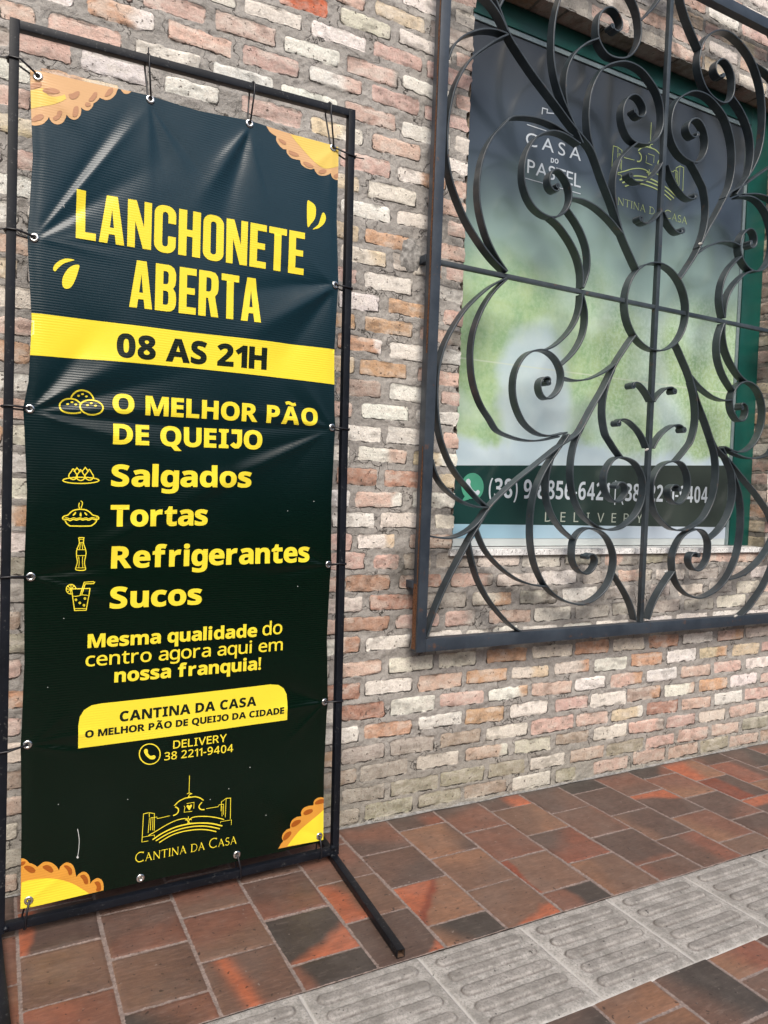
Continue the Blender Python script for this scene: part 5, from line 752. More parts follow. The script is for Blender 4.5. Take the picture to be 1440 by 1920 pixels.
def dirty(col, low, soot):  # mixes in low dirt, dark patches and the painted grille-bar shadow
    moss = np.array(lin(140, 136, 112))
    col = col * (1 - 0.62 * low[..., None]) + moss * 0.62 * low[..., None]
    return col * (1 - soot[..., None]) + np.array((0.07, 0.065, 0.055)) * soot[..., None]

def relief(X, Z, edge, hz, seed):
    t = sstep(-0.0035, 0.0015, edge)
    hb = hz - 0.004 * sstep(-0.008, 0.0, edge) * 0.5 + 0.0022 * fbm(X * 70, Z * 70, seed + 2, 3) + 0.002 * fbm(X * 20, Z * 30, seed + 3, 2)
    hm = 0.0042 + 0.012 * fbm(X * 17, Z * 22, seed + 4, 3) + 0.007 * fbm(X * 75, Z * 75, seed + 6, 3)
    return hb * (1 - t) + hm * t

WX0, WX1, WZ0, WZ1 = 1.405, 3.083, 0.907, 2.868      # window opening
ROWS = fill_rows(-1.3, 4.6)
wall = empty('brick_wall', (1.6, 0, 0))
tag(wall, 'old brick wall of cream and pink bricks in rough grey mortar', 'wall', kind='thing')

st = 0.004
xs = np.arange(-1.2, 4.4 + st, st); zs = np.arange(0.0, 3.42, st)
X, Z = np.meshgrid(xs, zs)
edge, col, hz = brick_field(X, Z, ROWS, ZC, 11)
h = relief(X, Z, edge, hz, 11)
# ragged brick ends at the left jamb
rag = 0.012 * (vnoise(Z * 14.3, Z * 0 + 3.3, 61) - 0.5) + 0.008 * (vnoise(Z * 60, Z * 0, 62) - 0.5) - 0.010 * sstep(-0.001, 0.004, edge)
near = np.exp(-((X - WX0) / 0.02) ** 2) * ((Z > WZ0 - 0.02) & (Z < WZ1))
Xd = X + rag * near
low, soot = stains(X, Z)
mort = np.array(lin(176, 171, 165))[None, None] * (1 + 0.5 * fbm(X * 6, Z * 6, 50, 4))[..., None]
P = np.stack([Xd, -h, Z], -1)
xc = (xs[:-1] + xs[1:]) / 2; zcn = (zs[:-1] + zs[1:]) / 2
hole = ((xc > WX0) & (xc < WX1))[None, :] & ((zcn > WZ0 - 0.001) & (zcn < WZ1))[:, None]
me = grid_mesh('wall_face', P, ~hole, {'brick_col': dirty(col, low, soot), 'mortar_col': dirty(mort, low * 0.7, soot), 'edge': edge, 'under': UNDER[11]})
link('brick_face', me, BRICK, wall)

def side_field(name, pts_fn, us, vs, rows_for, seed, tint=1.0):
    U_, V_ = np.meshgrid(us, vs)
    return U_, V_
# right reveal: brick ends seen in depth
us = np.arange(0.0, 0.20, st); vs = np.arange(WZ0, WZ1 + st, st)
Uu, Vv = np.meshgrid(us, vs)
rr = [[(-0.02, 0.092 + 0.02 * random.random(), random.choice('YYOCPB')), (0.125, 0.3, random.choice('YOCB'))] for _ in ZC]
e2, c2, h2 = brick_field(Uu, Vv, rr, ZC, 23)
hh = relief(Uu, Vv, e2, h2, 23)
m2 = np.array(lin(168, 158, 148))[None, None] * np.ones(Uu.shape + (1,))
P = np.stack([WX1 + 0.004 - hh, Uu - 0.003, Vv], -1)
me = grid_mesh('reveal', P[:, ::-1], None, {'brick_col': c2[:, ::-1], 'mortar_col': m2[:, ::-1], 'edge': e2[:, ::-1], 'under': UNDER[23][:, ::-1]})
link('brick_reveal', me, BRICK, wall)
# left reveal
P = np.stack([WX0 - 0.004 + hh * 0.6, Uu + 0.0, Vv], -1)
me = grid_mesh('reveal_l', P, None, {'brick_col': c2, 'mortar_col': m2, 'edge': e2, 'under': UNDER[23]})
link('brick_reveal', me, BRICK, wall)
# soffit: bricks on edge, colours evenly darkened
us = np.arange(WX0 - 0.01, WX1 + 0.01, st); vs = np.arange(-0.002, 0.20, st)
Uu, Vv = np.meshgrid(us, vs)
sr = []
x = WX0 - 0.05
srow = []
while x < WX1 + 0.2:
    wd = random.uniform(0.10, 0.20); srow.append((x, x + wd, random.choice('BBPOB'))); x += wd + 0.014
e3, c3, h3 = brick_field(Uu, (Vv - 0.06) * 0.33 + 0.035, [srow], [0.035, 9.0], 31)
hh3 = relief(Uu, Vv, e3, h3, 31)
P = np.stack([Uu, Vv, WZ1 + 0.0085 - hh3], -1)
grime = np.full(Uu.shape, 0.35)  # even darkening of the soffit colours
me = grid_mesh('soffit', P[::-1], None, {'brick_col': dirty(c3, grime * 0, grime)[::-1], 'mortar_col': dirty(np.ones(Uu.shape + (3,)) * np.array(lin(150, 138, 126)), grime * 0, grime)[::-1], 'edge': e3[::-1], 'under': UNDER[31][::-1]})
link('brick_soffit', me, BRICK, wall)
# the body of the wall behind its face
bm = bmesh.new()
def box(bm, x0, x1, y0, y1, z0, z1, bev=0.0):
    v = [bm.verts.new(p) for p in ((x0, y0, z0), (x1, y0, z0), (x1, y1, z0), (x0, y1, z0), (x0, y0, z1), (x1, y0, z1), (x1, y1, z1), (x0, y1, z1))]
    fs = [bm.faces.new([v[i] for i in f]) for f in ((0, 3, 2, 1), (4, 5, 6, 7), (0, 1, 5, 4), (1, 2, 6, 5), (2, 3, 7, 6), (3, 0, 4, 7))]
    if bev:
        es = list({e for f in fs for e in f.edges})
        bmesh.ops.bevel(bm, geom=es, offset=bev, segments=2, affect='EDGES', profile=0.6)
    return v
for a in ((-1.2, WX0 - 0.02, 0.0, 3.42), (WX1 + 0.02, 4.4, 0.0, 3.42), (WX0 - 0.02, WX1 + 0.02, 0.0, WZ0 - 0.03), (WX0 - 0.02, WX1 + 0.02, WZ1 + 0.02, 3.42)):
    box(bm, a[0], a[1], 0.012, 0.24, a[2], a[3])
box(bm, WX0 - 0.02, WX1 + 0.02, 0.205, 0.235, WZ0 - 0.03, WZ1 + 0.02)
from_bm('wall_core', bm, mat_plain('wall_core_plaster', (0.35, 0.32, 0.29), 0.9), wall)

# window in the wall (part) with its sub-parts
YP = 0.083
bm = bmesh.new()
y0, y1 = 0.072, 0.125
box(bm, 2.948, WX1 - 0.004, y0, y1, WZ0 + 0.002, WZ1 - 0.004, 0.002)
box(bm, WX0 + 0.004, 1.4318, y0, y1, WZ0 + 0.002, WZ1 - 0.004, 0.002)
box(bm, 1.4320, 2.9478, y0, y1, 2.7855, WZ1 - 0.002, 0.002)
win = from_bm('window', bm, GREEN, wall)
tag(win)
bm = bmesh.new()
box(bm, 2.930, 2.9476, 0.0775, 0.120, WZ0 + 0.003, 2.785, 0.0015)
box(bm, 1.4320, 1.4452, 0.0775, 0.120, WZ0 + 0.003, 2.785, 0.0015)
box(bm, 1.4454, 2.9298, 0.0775, 0.120, 2.7665, 2.785, 0.0015)
from_bm('glazing_bead', bm, ALU, win)
bm = bmesh.new()
box(bm, 1.385, 3.40, -0.019, 0.13, 0.885, 0.907, 0.002)
from_bm('sill', bm, GRANITE, win)

# ------------------------------------------------------------------ 2D shapes and lettering
FD = os.path.join(bpy.utils.system_resource('DATAFILES') or '', 'fonts')
def vf(n):
    try: return bpy.data.fonts.load(os.path.join(FD, n))
    except Exception: return bpy.data.fonts.load('<builtin>')
F_SANS = vf('Inter.woff2'); F_MATH = vf('NotoSansMath-Regular.woff2'); F_GILL = bpy.data.fonts.load('<builtin>')

def tri_of(curve):
    o = bpy.data.objects.new('tmp_lettering', curve); COL.objects.link(o)
    dg = bpy.context.evaluated_depsgraph_get()
    m = o.evaluated_get(dg).to_mesh()
    V = np.array([v.co[:2] for v in m.vertices]).reshape(-1, 2); F = [tuple(p.vertices) for p in m.polygons]
    o.evaluated_get(dg).to_mesh_clear()
    bpy.data.objects.remove(o); bpy.data.curves.remove(curve)
    return V, F

def poly2d(loops):
    cu = bpy.data.curves.new('tmp_shape', 'CURVE'); cu.dimensions = '2D'; cu.fill_mode = 'BOTH'
    for L in loops:
        s = cu.splines.new('POLY'); s.points.add(len(L) - 1)
        for i, p in enumerate(L): s.points[i].co = (p[0], p[1], 0, 1)
        s.use_cyclic_u = True
    return tri_of(cu)

def stroke2d(pts, wd, closed=False):
    P = np.array(pts, float); n = len(P)
    if closed and np.hypot(*(P[0] - P[-1])) < 1e-6: P = P[:-1]; n -= 1
    V = []; h = wd / 2
    for i in range(n):
        a = P[i - 1] if (i or closed) else P[i]; b = P[(i + 1) % n] if (i < n - 1 or closed) else P[i]
        d1 = P[i] - a; d2 = b - P[i]
        d1 = d1 / (np.hypot(*d1) or 1); d2 = d2 / (np.hypot(*d2) or 1)
        t = d1 + d2; l = np.hypot(*t); t = t / l if l > 1e-6 else d2
        nn = np.array([-t[1], t[0]]); c = max(0.45, abs(nn @ np.array([-d2[1], d2[0]])) if l > 1e-6 and np.hypot(*d2) else 1.0)
        V += [P[i] + nn * h / c, P[i] - nn * h / c]
    F = [(2 * i, 2 * i + 1, 2 * ((i + 1) % n) + 1, 2 * ((i + 1) % n)) for i in range(n if closed else n - 1)]
    return np.array(V), F

def rrect(x0, y0, x1, y1, r, k=6, cw=False):
    out = []
    for cx_, cy_, a0 in ((x1 - r, y1 - r, 0), (x0 + r, y1 - r, 90), (x0 + r, y0 + r, 180), (x1 - r, y0 + r, 270)):
        for i in range(k + 1):
            t = math.radians(a0 + 90 * i / k); out.append((cx_ + r * math.cos(t), cy_ + r * math.sin(t)))
    return out[::-1] if cw else out

# heavy condensed capitals (cap height 1)
S_ = 0.165; W_ = 0.43
BLK = {
 'L': (0.36, [[(0, 0), (.36, 0), (.36, .15), (S_, .15), (S_, 1), (0, 1)]]),
 'A': (0.47, [[(0, 0), (.155, 0), (.18, .19), (.29, .19), (.315, 0), (.47, 0), (.335, 1), (.135, 1)], [(.196, .33), (.235, .72), (.274, .33)]]),
 'N': (0.46, [[(0, 0), (.145, 0), (.145, .56), (.30, 0), (.46, 0), (.46, 1), (.315, 1), (.315, .45), (.165, 1), (0, 1)]]),
 'H': (0.45, [[(0, 0), (S_, 0), (S_, .43), (.285, .43), (.285, 0), (.45, 0), (.45, 1), (.285, 1), (.285, .58), (S_, .58), (S_, 1), (0, 1)]]),
 'O': (0.44, [rrect(0, -.012, .44, 1.012, .19), rrect(.16, .13, .28, .87, .06, cw=True)]),
 'C': (0.43, [[(.43, .64), (.43, .80)] + [(.43 - .19 + .19 * math.cos(math.radians(a)), .822 + .19 * math.sin(math.radians(a))) for a in range(10, 91, 10)] + [(.19 + .19 * math.cos(math.radians(a)), .822 + .19 * math.sin(math.radians(a))) for a in range(90, 181, 10)] + [(.19 + .19 * math.cos(math.radians(a)), .178 + .19 * math.sin(math.radians(a))) for a in range(180, 271, 10)] + [(.24 + .19 * math.cos(math.radians(a)), .178 + .19 * math.sin(math.radians(a))) for a in range(270, 361, 10)] + [(.43, .36), (.275, .36), (.275, .19), (.255, .14), (.215, .125), (.175, .14), (.16, .19), (.16, .81), (.175, .86), (.215, .875), (.255, .86), (.275, .81), (.275, .64)]]),
 'E': (0.37, [[(0, 0), (.37, 0), (.37, .15), (S_, .15), (S_, .43), (.34, .43), (.34, .57), (S_, .57), (S_, .85), (.37, .85), (.37, 1), (0, 1)]]),
 'T': (0.41, [[(.123, 0), (.288, 0), (.288, .85), (.41, .85), (.41, 1), (0, 1), (0, .85), (.123, .85)]]),
 'B': (0.45, [[(0, 0), (.26, 0), (.34, .015), (.41, .07), (.44, .16), (.445, .30), (.43, .42), (.375, .505), (.42, .58), (.435, .70), (.43, .84), (.39, .94), (.32, .99), (.26, 1), (0, 1)], [(S_, .58), (S_, .86), (.23, .86), (.265, .84), (.275, .79), (.275, .65), (.262, .60), (.23, .58)], [(S_, .14), (S_, .44), (.23, .44), (.268, .42), (.28, .37), (.28, .21), (.265, .155), (.23, .14)]]),
 'R': (0.45, [[(0, 0), (S_, 0), (S_, .41), (.21, .41), (.285, 0), (.45, 0), (.365, .455), (.42, .53), (.44, .62), (.44, .80), (.42, .91), (.36, .98), (.26, 1), (0, 1)], [(S_, .55), (S_, .86), (.23, .86), (.268, .84), (.28, .79), (.28, .63), (.265, .57), (.23, .55)]]),
}
def arc(cx, cy, rx, ry, a0, a1, n=16):
    return [(cx + rx * math.cos(math.radians(a0 + (a1 - a0) * i / n)), cy + ry * math.sin(math.radians(a0 + (a1 - a0) * i / n))) for i in range(n + 1)]
# roman inscriptional capitals drawn as thick and thin strokes: width, [(points, stroke width)]
ROMAN = {
 'C': (0.80, [(arc(.46, .5, .42, .46, 52, 308, 22), .085), ([(.72, .80), (.75, .97)], .04), ([(.72, .19), (.76, .04)], .03)]),
 'A': (0.80, [([(.07, 0), (.39, .97)], .05), ([(.36, 1.0), (.74, 0)], .105), ([(.19, .36), (.60, .36)], .045), ([(0, .018), (.15, .018)], .036), ([(.64, .018), (.82, .018)], .036)]),
 'N': (0.86, [([(.10, 0), (.10, 1)], .052), ([(.07, 1), (.76, .0)], .105), ([(.76, .05), (.76, 1)], .052), ([(0, .018), (.20, .018)], .036), ([(.66, .982), (.86, .982)], .036)]),
 'T': (0.74, [([(.37, 0), (.37, .96)], .098), ([(0, .972), (.74, .972)], .056), ([(.026, .98), (.01, .84)], .032), ([(.714, .98), (.73, .84)], .032), ([(.26, .018), (.48, .018)], .036)]),
 'I': (0.24, [([(.12, 0), (.12, 1)], .098), ([(0, .018), (.24, .018)], .036), ([(0, .982), (.24, .982)], .036)]),
 'D': (0.80, [([(.12, 0), (.12, 1)], .098), ([(.0, .975), (.30, .975)] + arc(.32, .5, .44, .475, 85, -85, 18) + [(.30, .025), (.0, .025)], .062)]),
 'S': (0.54, [(arc(.27, .735, .20, .235, 35, 250, 12) + arc(.26, .26, .235, .245, 65, -150, 14), .082), ([(.43, .86), (.45, .99)], .036), ([(.055, .15), (.03, .01)], .036)]),
}
def roman_text(s):
    out = []; x = 0; first = True
    for i, ch in enumerate(s):
        if ch == ' ': x += 0.34; first = s[i + 1:i + 4] != 'DA '; continue
        k = 1.0 if first else 0.78; first = False
        wd, st_ = ROMAN[ch]
        for pts, sw in st_: out.append(([(x + p[0] * k, p[1] * k) for p in pts], sw * (0.9 if k < 1 else 1)))
        x += wd * k + 0.10
    return [([(p[0] / (x - 0.10), p[1]) for p in pts], sw) for pts, sw in out], x - 0.10

def text2d(s, style):
    """2D lettering with its left baseline end at the origin; returns V, F with width normalised to 1 and cap height 1"""
    if style == 'blk':
        V = []; F = []; x = 0
        for ch in s:
            wd, loops = BLK[ch]
            v, f = poly2d(loops); f = [tuple(i + len(V) for i in q) for q in f]
            V += [(p[0] + x, p[1]) for p in v]; F += f; x += wd + 0.055
        V = np.array(V); V[:, 0] /= (x - 0.055); return V, F
    def run(txt, off, font, size=1.0):
        cu = bpy.data.curves.new('tmp_text', 'FONT'); cu.font = font; cu.body = txt; cu.size = size; cu.offset = off
        cu.resolution_u = 6
        return tri_of(cu)
    bold = style in ('xbold', 'bold', 'cond')
    off = {'xbold': 0.030, 'bold': 0.024, 'reg': 0.020, 'thin': 0.0, 'cond': 0.0, 'light': 0.0}[style]
    font = F_GILL if style == 'thin' else F_MATH
    cap = 0.66 if style == 'thin' else 0.4815
    sp = {'xbold': 0.026, 'bold': 0.012, 'reg': 0.03, 'thin': 0.02, 'cond': 0.006, 'light': 0.03}[style]
    V = np.zeros((0, 2)); F = []; x = 0.0
    for ch in s:
        if ch == ' ': x += 0.19; continue
        if ch == 'J' and bold:
            v, f = stroke2d([(0.02, 0.435), (0.212, 0.435), (0.212, 0.17), (0.198, 0.10), (0.16, 0.055), (0.105, 0.052), (0.06, 0.075), (0.03, 0.11)], 0.097)
        else:
            c2 = 'A' if ch == 'Ã' else ch
            if bold:
                o = ord(c2)
                if 65 <= o <= 90: c2 = chr(0x1D5D4 + o - 65)
                elif 97 <= o <= 122: c2 = chr(0x1D5EE + o - 97)
                elif 48 <= o <= 57: c2 = chr(0x1D7EC + o - 48)
            v, f = run(c2, 0.0, font)
            v = v.copy()
        if ch == 'Ã':
            l = v[:, 0].min(); wd = v[:, 0].max() - l
            tv, tf = stroke2d([(l + wd * (0.22 + 0.56 * t), 0.575 + 0.022 * math.sin(2 * PI * t)) for t in np.linspace(0, 1, 10)], 0.062 if bold else 0.04)
            f = list(f) + [tuple(q + len(v) for q in g) for g in tf]; v = np.vstack([v, tv])
        l, r_ = v[:, 0].min(), v[:, 0].max()
        side = 0.012 if ch in 'AVYTJaotcegqs' else 0.028
        v[:, 0] += x + side - l
        F += [tuple(q + len(V) for q in g) for g in f]; V = np.vstack([V, v])
        x += (r_ - l) + side * 2 + sp
    V[:, 1] /= cap
    V[:, 0] = (V[:, 0] - V[:, 0].min()) / (V[:, 0].max() - V[:, 0].min())
    return V, F

def contours(F):
    nx = {}
    for f in F:
        for i in range(len(f)):
            nx.setdefault(f[i - 1], set()).add(f[i])
    nxt = {}
    for a, bs in nx.items():
        for b in bs:
            if a not in nx.get(b, ()): nxt[a] = b
    loops = []; seen = set()
    for a in list(nxt):
        if a in seen: continue
        L = []; c = a
        while c in nxt and c not in seen: seen.add(c); L.append(c); c = nxt[c]
        if len(L) > 2: loops.append(L)
    return loops

def merged(V, F):
    key = {}; mp = []
    out = []
    for p in V:
        k = (round(float(p[0]), 5), round(float(p[1]), 5))
        if k not in key: key[k] = len(out); out.append(p)
        mp.append(key[k])
    F2 = [tuple(mp[i] for i in f) for f in F]
    return np.array(out), [f for f in F2 if len(set(f)) == len(f)]

def fatten(V, F, wd):
    """ribbon of width wd along every outline of a lettering mesh (V, F)"""
    V, F = merged(V, F); V2 = np.zeros((0, 2)); F2 = []
    for L in contours(F):
        P = [V[i] for i in L]
        Q = [P[0]]
        for p in P[1:]:
            if np.hypot(*(p - Q[-1])) > 0.25 * wd: Q.append(p)
        if np.hypot(*(Q[0] - Q[-1])) < 0.25 * wd and len(Q) > 3: Q.pop()
        if len(Q) < 3: continue
        v, f = stroke2d(Q, wd, True)
        F2 += [tuple(i + len(V2) for i in g[::-1]) for g in f]; V2 = np.vstack([V2, v])
    return V2, F2
FAT = {'xbold': 0.052, 'bold': 0.065, 'reg': 0.035}

def place(V, u0, v0, u1, v1, cap):
    d = np.array([u1 - u0, v1 - v0])
    return np.stack([u0 + V[:, 0] * d[0], v0 + V[:, 0] * d[1] + V[:, 1] * cap], -1)

def refine(V, F, step):
    """cut a flat 2D mesh on a lattice so that it can follow a curved sheet"""
    bm = bmesh.new()
    vs = [bm.verts.new((p[0], p[1], 0)) for p in V]
    for f in F:
        try: bm.faces.new([vs[i] for i in f])
        except ValueError: pass
    lo = V.min(0); hi = V.max(0)
    for ax in (0, 1):
        k = math.floor(lo[ax] / step) + 1
        while k * step < hi[ax]:
            co = [0, 0, 0]; no = [0, 0, 0]; co[ax] = k * step; no[ax] = 1
            bmesh.ops.bisect_plane(bm, geom=bm.verts[:] + bm.edges[:] + bm.faces[:], plane_co=co, plane_no=no, dist=1e-6)
            k += 1
    bm.verts.index_update()
    V2 = np.array([v.co[:2] for v in bm.verts]); F2 = []
    for f in bm.faces:
        ids = [v.index for v in f.verts]
        if sum(V2[ids[i - 1]][0] * V2[ids[i]][1] - V2[ids[i]][0] * V2[ids[i - 1]][1] for i in range(len(ids))) < 0: ids = ids[::-1]
        F2.append(tuple(ids))
    bm.free()
    return V2, F2

# window print: film, band lettering, crests
PV = []; PF = []; PM = []
def padd(V, F, y, mi):
    V = np.asarray(V, float); F = [f if sum(V[f[i - 1]][0] * V[f[i]][1] - V[f[i]][0] * V[f[i - 1]][1] for i in range(len(f))) > 0 else f[::-1] for f in F]
    o = len(PV); PV.extend([(p[0], y, p[1]) for p in V]); PF.extend([tuple(i + o for i in f) for f in F]); PM.extend([mi] * len(F))
def ccw(L):
    a = sum(L[i - 1][0] * L[i][1] - L[i][0] * L[i - 1][1] for i in range(len(L)))
    return L if a > 0 else L[::-1]
PVX0, PVX1, PVZ0, PVZ1 = 1.4455, 2.9315, 0.9385, 2.7675
nxp = 24
gx = np.linspace(PVX0, PVX1, nxp); gz = np.linspace(PVZ0, PVZ1, nxp)
gv = [(a, b) for b in gz for a in gx]
gf = [(j * nxp + i, j * nxp + i + 1, (j + 1) * nxp + i + 1, (j + 1) * nxp + i) for j in range(nxp - 1) for i in range(nxp - 1)]
padd(gv, gf, YP, 0)
lay = 0
for s, stl, a, b, c, d, cap, colr in PT:
    if stl == 'serif':
        for pts, sw in roman_text(s)[0]:
            lay += 0.25; V, F = stroke2d(place(np.array(pts), a, b, c, d, cap), sw * cap * 0.85)
            padd(V, F, YP - 0.0008 - lay * 0.00002, {'W': 1, 'L': 2, 'G': 3}[colr])
        continue
    lay += 1; V, F = text2d(s, stl); V = place(V, a, b, c, d, cap)
    padd(V, F, YP - 0.0008 - lay * 0.00002, {'W': 1, 'L': 2, 'G': 3}[colr])
for colr, wd, cl, pts in PK:
    lay += 1; V, F = stroke2d(pts, wd, cl); F = [f[::-1] for f in F]
    padd(V, F, YP - 0.0008 - lay * 0.00002, 1 if colr == 'W' else 2)
for L, mi in ((PB, 4), (PB2, 4), (PH, 1)):
    lay += 1; V, F = poly2d([ccw(L)]); padd(V, F, YP - 0.0008 - lay * 0.00003, mi)
me = bpy.data.meshes.new('window_film'); me.from_pydata(PV, [], PF); me.update()
me.polygons.foreach_set('material_index', PM)
link('printed_film', me, [mat_poster(), mat_plain('white_print', lin(196, 205, 213), 0.2, amt=0.03, bump=0), mat_plain('lime_print', lin(172, 188, 122), 0.2, amt=0.03, bump=0), mat_plain('pale_print', lin(168, 176, 166), 0.2, amt=0.03, bump=0), mat_plain('mint_print', lin(76, 150, 124), 0.2, amt=0.03, bump=0)], win)
bm = bmesh.new(); box(bm, PVX0 - 0.004, PVX1 + 0.004, YP + 0.0015, YP + 0.0065, WZ0 + 0.003, 2.770)
M = Mat('window_glass', (0.55, 0.6, 0.6), 0.05); from_bm('glass', bm, M.m, win)

# ------------------------------------------------------------------ pavement
TX0, TW, TY0, TL = 0.9935, 0.185, 0.0942, 0.1929
SY0, SY1, ST, SX0 = 0.670, 0.9725, 0.3018, 0.910
TC = {'K': (54, 52, 51), 'D': (74, 62, 58), 'B': (96, 77, 67), 'R': (100, 72, 62), 'O': (138, 82, 60), 'T': (112, 86, 70), 'X': (106, 55, 40), 'Q': (86, 69, 62), 'V': (110, 72, 60)}
TC = {k: np.array(lin(*v)) * np.array((1.49, 1.33, 1.22)) for k, v in TC.items()}
# (column, course): main colour, second colour, direction of the second colour (deg, 0 = away right, 90 = towards the street), where it starts, softness
TILES = {(0, 0): 'R', (0, 1): ('Q', 'D', 60, .1, .4), (0, 2): ('T', 'O', 215, .12, .10, 'X'), (0, 3): 'K', (1, 0): ('D', 'V', 0, .2, .3), (1, 1): ('T', 'D', 20, .3, .4), (1, 2): 'B', (1, 3): ('B', 'O', 70, .3, .12),
         (2, 0): ('R', 'D', 250, .2, .4), (2, 1): 'R', (2, 2): ('B', 'X', 185, .36, .08), (2, 3): ('K', 'R', 180, .1, .2), (3, 0): ('D', 'O', 0, .05, .35), (3, 1): ('B', 'T', 30, .1, .4), (3, 2): 'V', (3, 3): ('B', 'T', 200, .2, .4),
         (4, 0): 'D', (4, 1): ('Q', 'R', 10, .4, .2), (4, 2): ('D', 'R', 90, .45, .1), (4, 3): ('Q', 'R', 180, .3, .3), (5, 0): 'K', (5, 1): 'D', (5, 2): ('D', 'B', 180, .25, .3), (5, 3): ('Q', 'V', 0, .1, .4), (6, 0): 'R', (6, 1): ('D', 'O', 290, .18, .15), (6, 2): 'R', (6, 3): 'B',
         (7, 0): ('K', 'R', 40, .3, .2), (7, 1): 'R', (7, 2): ('D', 'R', 60, .3, .3), (7, 3): 'D', (8, 0): ('T', 'O', 200, 0, .4), (8, 1): ('D', 'X', 190, .0, .15), (8, 2): ('D', 'O', 270, .2, .1), (8, 3): 'R', (9, 0): 'D', (9, 1): ('V', 'D', 0, .2, .3), (9, 2): 'D', (10, 0): ('D', 'K', 30, 0, .3), (10, 1): 'Q',
         (-1, 0): 'R', (-1, 1): ('R', 'Q', 90, .1, .4), (-1, 2): ('B', 'O', 160, .18, .25), (-1, 3): ('D', 'O', 55, .46, .1), (-2, 0): 'Q', (-2, 1): ('Q', 'R', 90, .1, .4), (-2, 2): ('K', 'O', 60, .22, .2), (-2, 3): ('K', 'R', 170, .28, .15), (-3, 0): 'Q', (-3, 1): ('R', 'B', 90, .2, .4), (-3, 2): ('R', 'B', 60, .1, .4), (-3, 3): ('Q', 'O', 180, .02, .16, 'band'),
         (-4, 0): 'Q', (-4, 1): ('Q', 'R', 70, .1, .4), (-4, 2): ('B', 'Q', 0, .1, .4), (-4, 3): 'K', (-5, 0): 'R', (-5, 1): ('D', 'O', 190, .28, .12), (-5, 2): ('B', 'Q', 120, .2, .3), (-5, 3): ('V', 'R', 0, .1, .4), (-6, 1): 'R', (-6, 2): 'V', (-6, 3): 'T'}

def tile_field(X, D):
    """X along the wall, D distance from the wall"""
    ci = np.floor((X - TX0) / TW).astype(int)
    fx = (X - TX0) / TW - ci
    sh = np.where(ci % 2 == 0, 0.5, 0.0)
    t = (D - TY0) / TL - sh
    ki = np.floor(t).astype(int)
    fy = t - ki
    jw, jl = 0.0042, 0.0036
    wob = fbm(X * 8, D * 8, 90, 2) * 0.006
    ex = np.minimum(fx, 1 - fx) * TW - jw; ey = np.minimum(fy, 1 - fy) * TL - jl
    ex = np.minimum(ex + wob * 0.6, np.minimum(D - 0.007, np.abs(D - SY0) + 1e9 * (D > SY0) - 0.004))
    e = -np.minimum(ex, ey + wob * 0.5)
    col = np.zeros(X.shape + (3,)); lev = np.zeros(X.shape)
    key = ci * 1000 + ki
    for kk in np.unique(key):
        m = key == kk
        c = int(ci[m][0]); k = int(ki[m][0])
        kc = k + 1
        q = random.Random(c * 131 + k * 7 + 3)
        spec = TILES.get((c, kc)) if D[m].mean() < SY0 else ('V' if (c, k) in ((3, 4), (4, 5)) else None)
        if spec is None: spec = q.choice(['Q', 'D', 'R', 'B', ('D', 'O', q.uniform(0, 360), .25, .2), ('R', 'D', q.uniform(0, 360), .1, .4), 'K', 'D'])
        if isinstance(spec, str): spec = (spec, q.choice('QDBRT'), q.uniform(0, 360), 0.15, 0.5)
        a, b, ang, pos, soft = spec[:5]
        lx = fx[m] - 0.5; ly = fy[m] - 0.5
        n1 = fbm(X[m] * 9 + c * 3.7, D[m] * 9 + k * 5.1, 95, 4)
        s = lx * math.cos(math.radians(ang)) + ly * math.sin(math.radians(ang)) + 0.30 * n1
        if 'band' in spec:
            s2 = (lx + 0.30) - 0.15 * ly + 0.1 * n1
            tt = np.exp(-((s2 - 0.12) / 0.11) ** 2)
        else:
            tt = sstep(pos - soft / 2, pos + soft / 2, s)
        v = TC[a][None] * (1 - tt[:, None]) + TC[b][None] * tt[:, None]
        if len(spec) > 5 and spec[5] == 'X':
            rim = np.exp(-((s - pos) / 0.07) ** 2)[:, None]; v = v * (1 - rim) + TC['X'] * rim
        v = v * (1 + 0.35 * fbm(X[m] * 14 + c, D[m] * 30 + k * 3, 97, 4))[:, None] * q.uniform(0.9, 1.1)
        gr_ = sstep(0.055, 0.0, D[m] + 0.05 * fbm(X[m] * 12, D[m] * 12, 98, 4))[:, None] * 0.6  # dirt and contact shadow at the wall foot, painted into the tiles
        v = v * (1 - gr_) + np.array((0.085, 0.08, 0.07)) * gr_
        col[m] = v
        lev[m] = q.uniform(-0.0008, 0.0008) + q.uniform(-0.003, 0.003) * lx + q.uniform(-0.003, 0.003) * ly
    return e, col, lev

def floor_piece(name, x0, x1, d0, d1, st):
    xs = np.arange(x0, x1 + st * .5, st); ds = np.linspace(d0, d1, int(round((d1 - d0) / st)) + 1)
    X, D = np.meshgrid(xs, ds)
    e, c, lev = tile_field(X, D)
    t = sstep(-0.003, 0.0005, e)
    h = (lev - 0.0008 * sstep(-0.01, 0, e)) * (1 - t) + t * (-0.0028 + 0.003 * fbm(X * 40, D * 40, 99, 3))
    P = np.stack([X, -D, h - 0.001], -1)
    me = grid_mesh(name, P[::-1], None, {'tile_col': c[::-1], 'edge': e[::-1]})
    return me
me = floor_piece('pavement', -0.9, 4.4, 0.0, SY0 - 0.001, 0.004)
tag(link('pavement', me, FLOOR), kind='structure')
me = floor_piece('pavement_street_side', -0.9, 4.4, SY1 + 0.001, 1.60, 0.005)
tag(link('pavement', me, FLOOR), kind='structure')
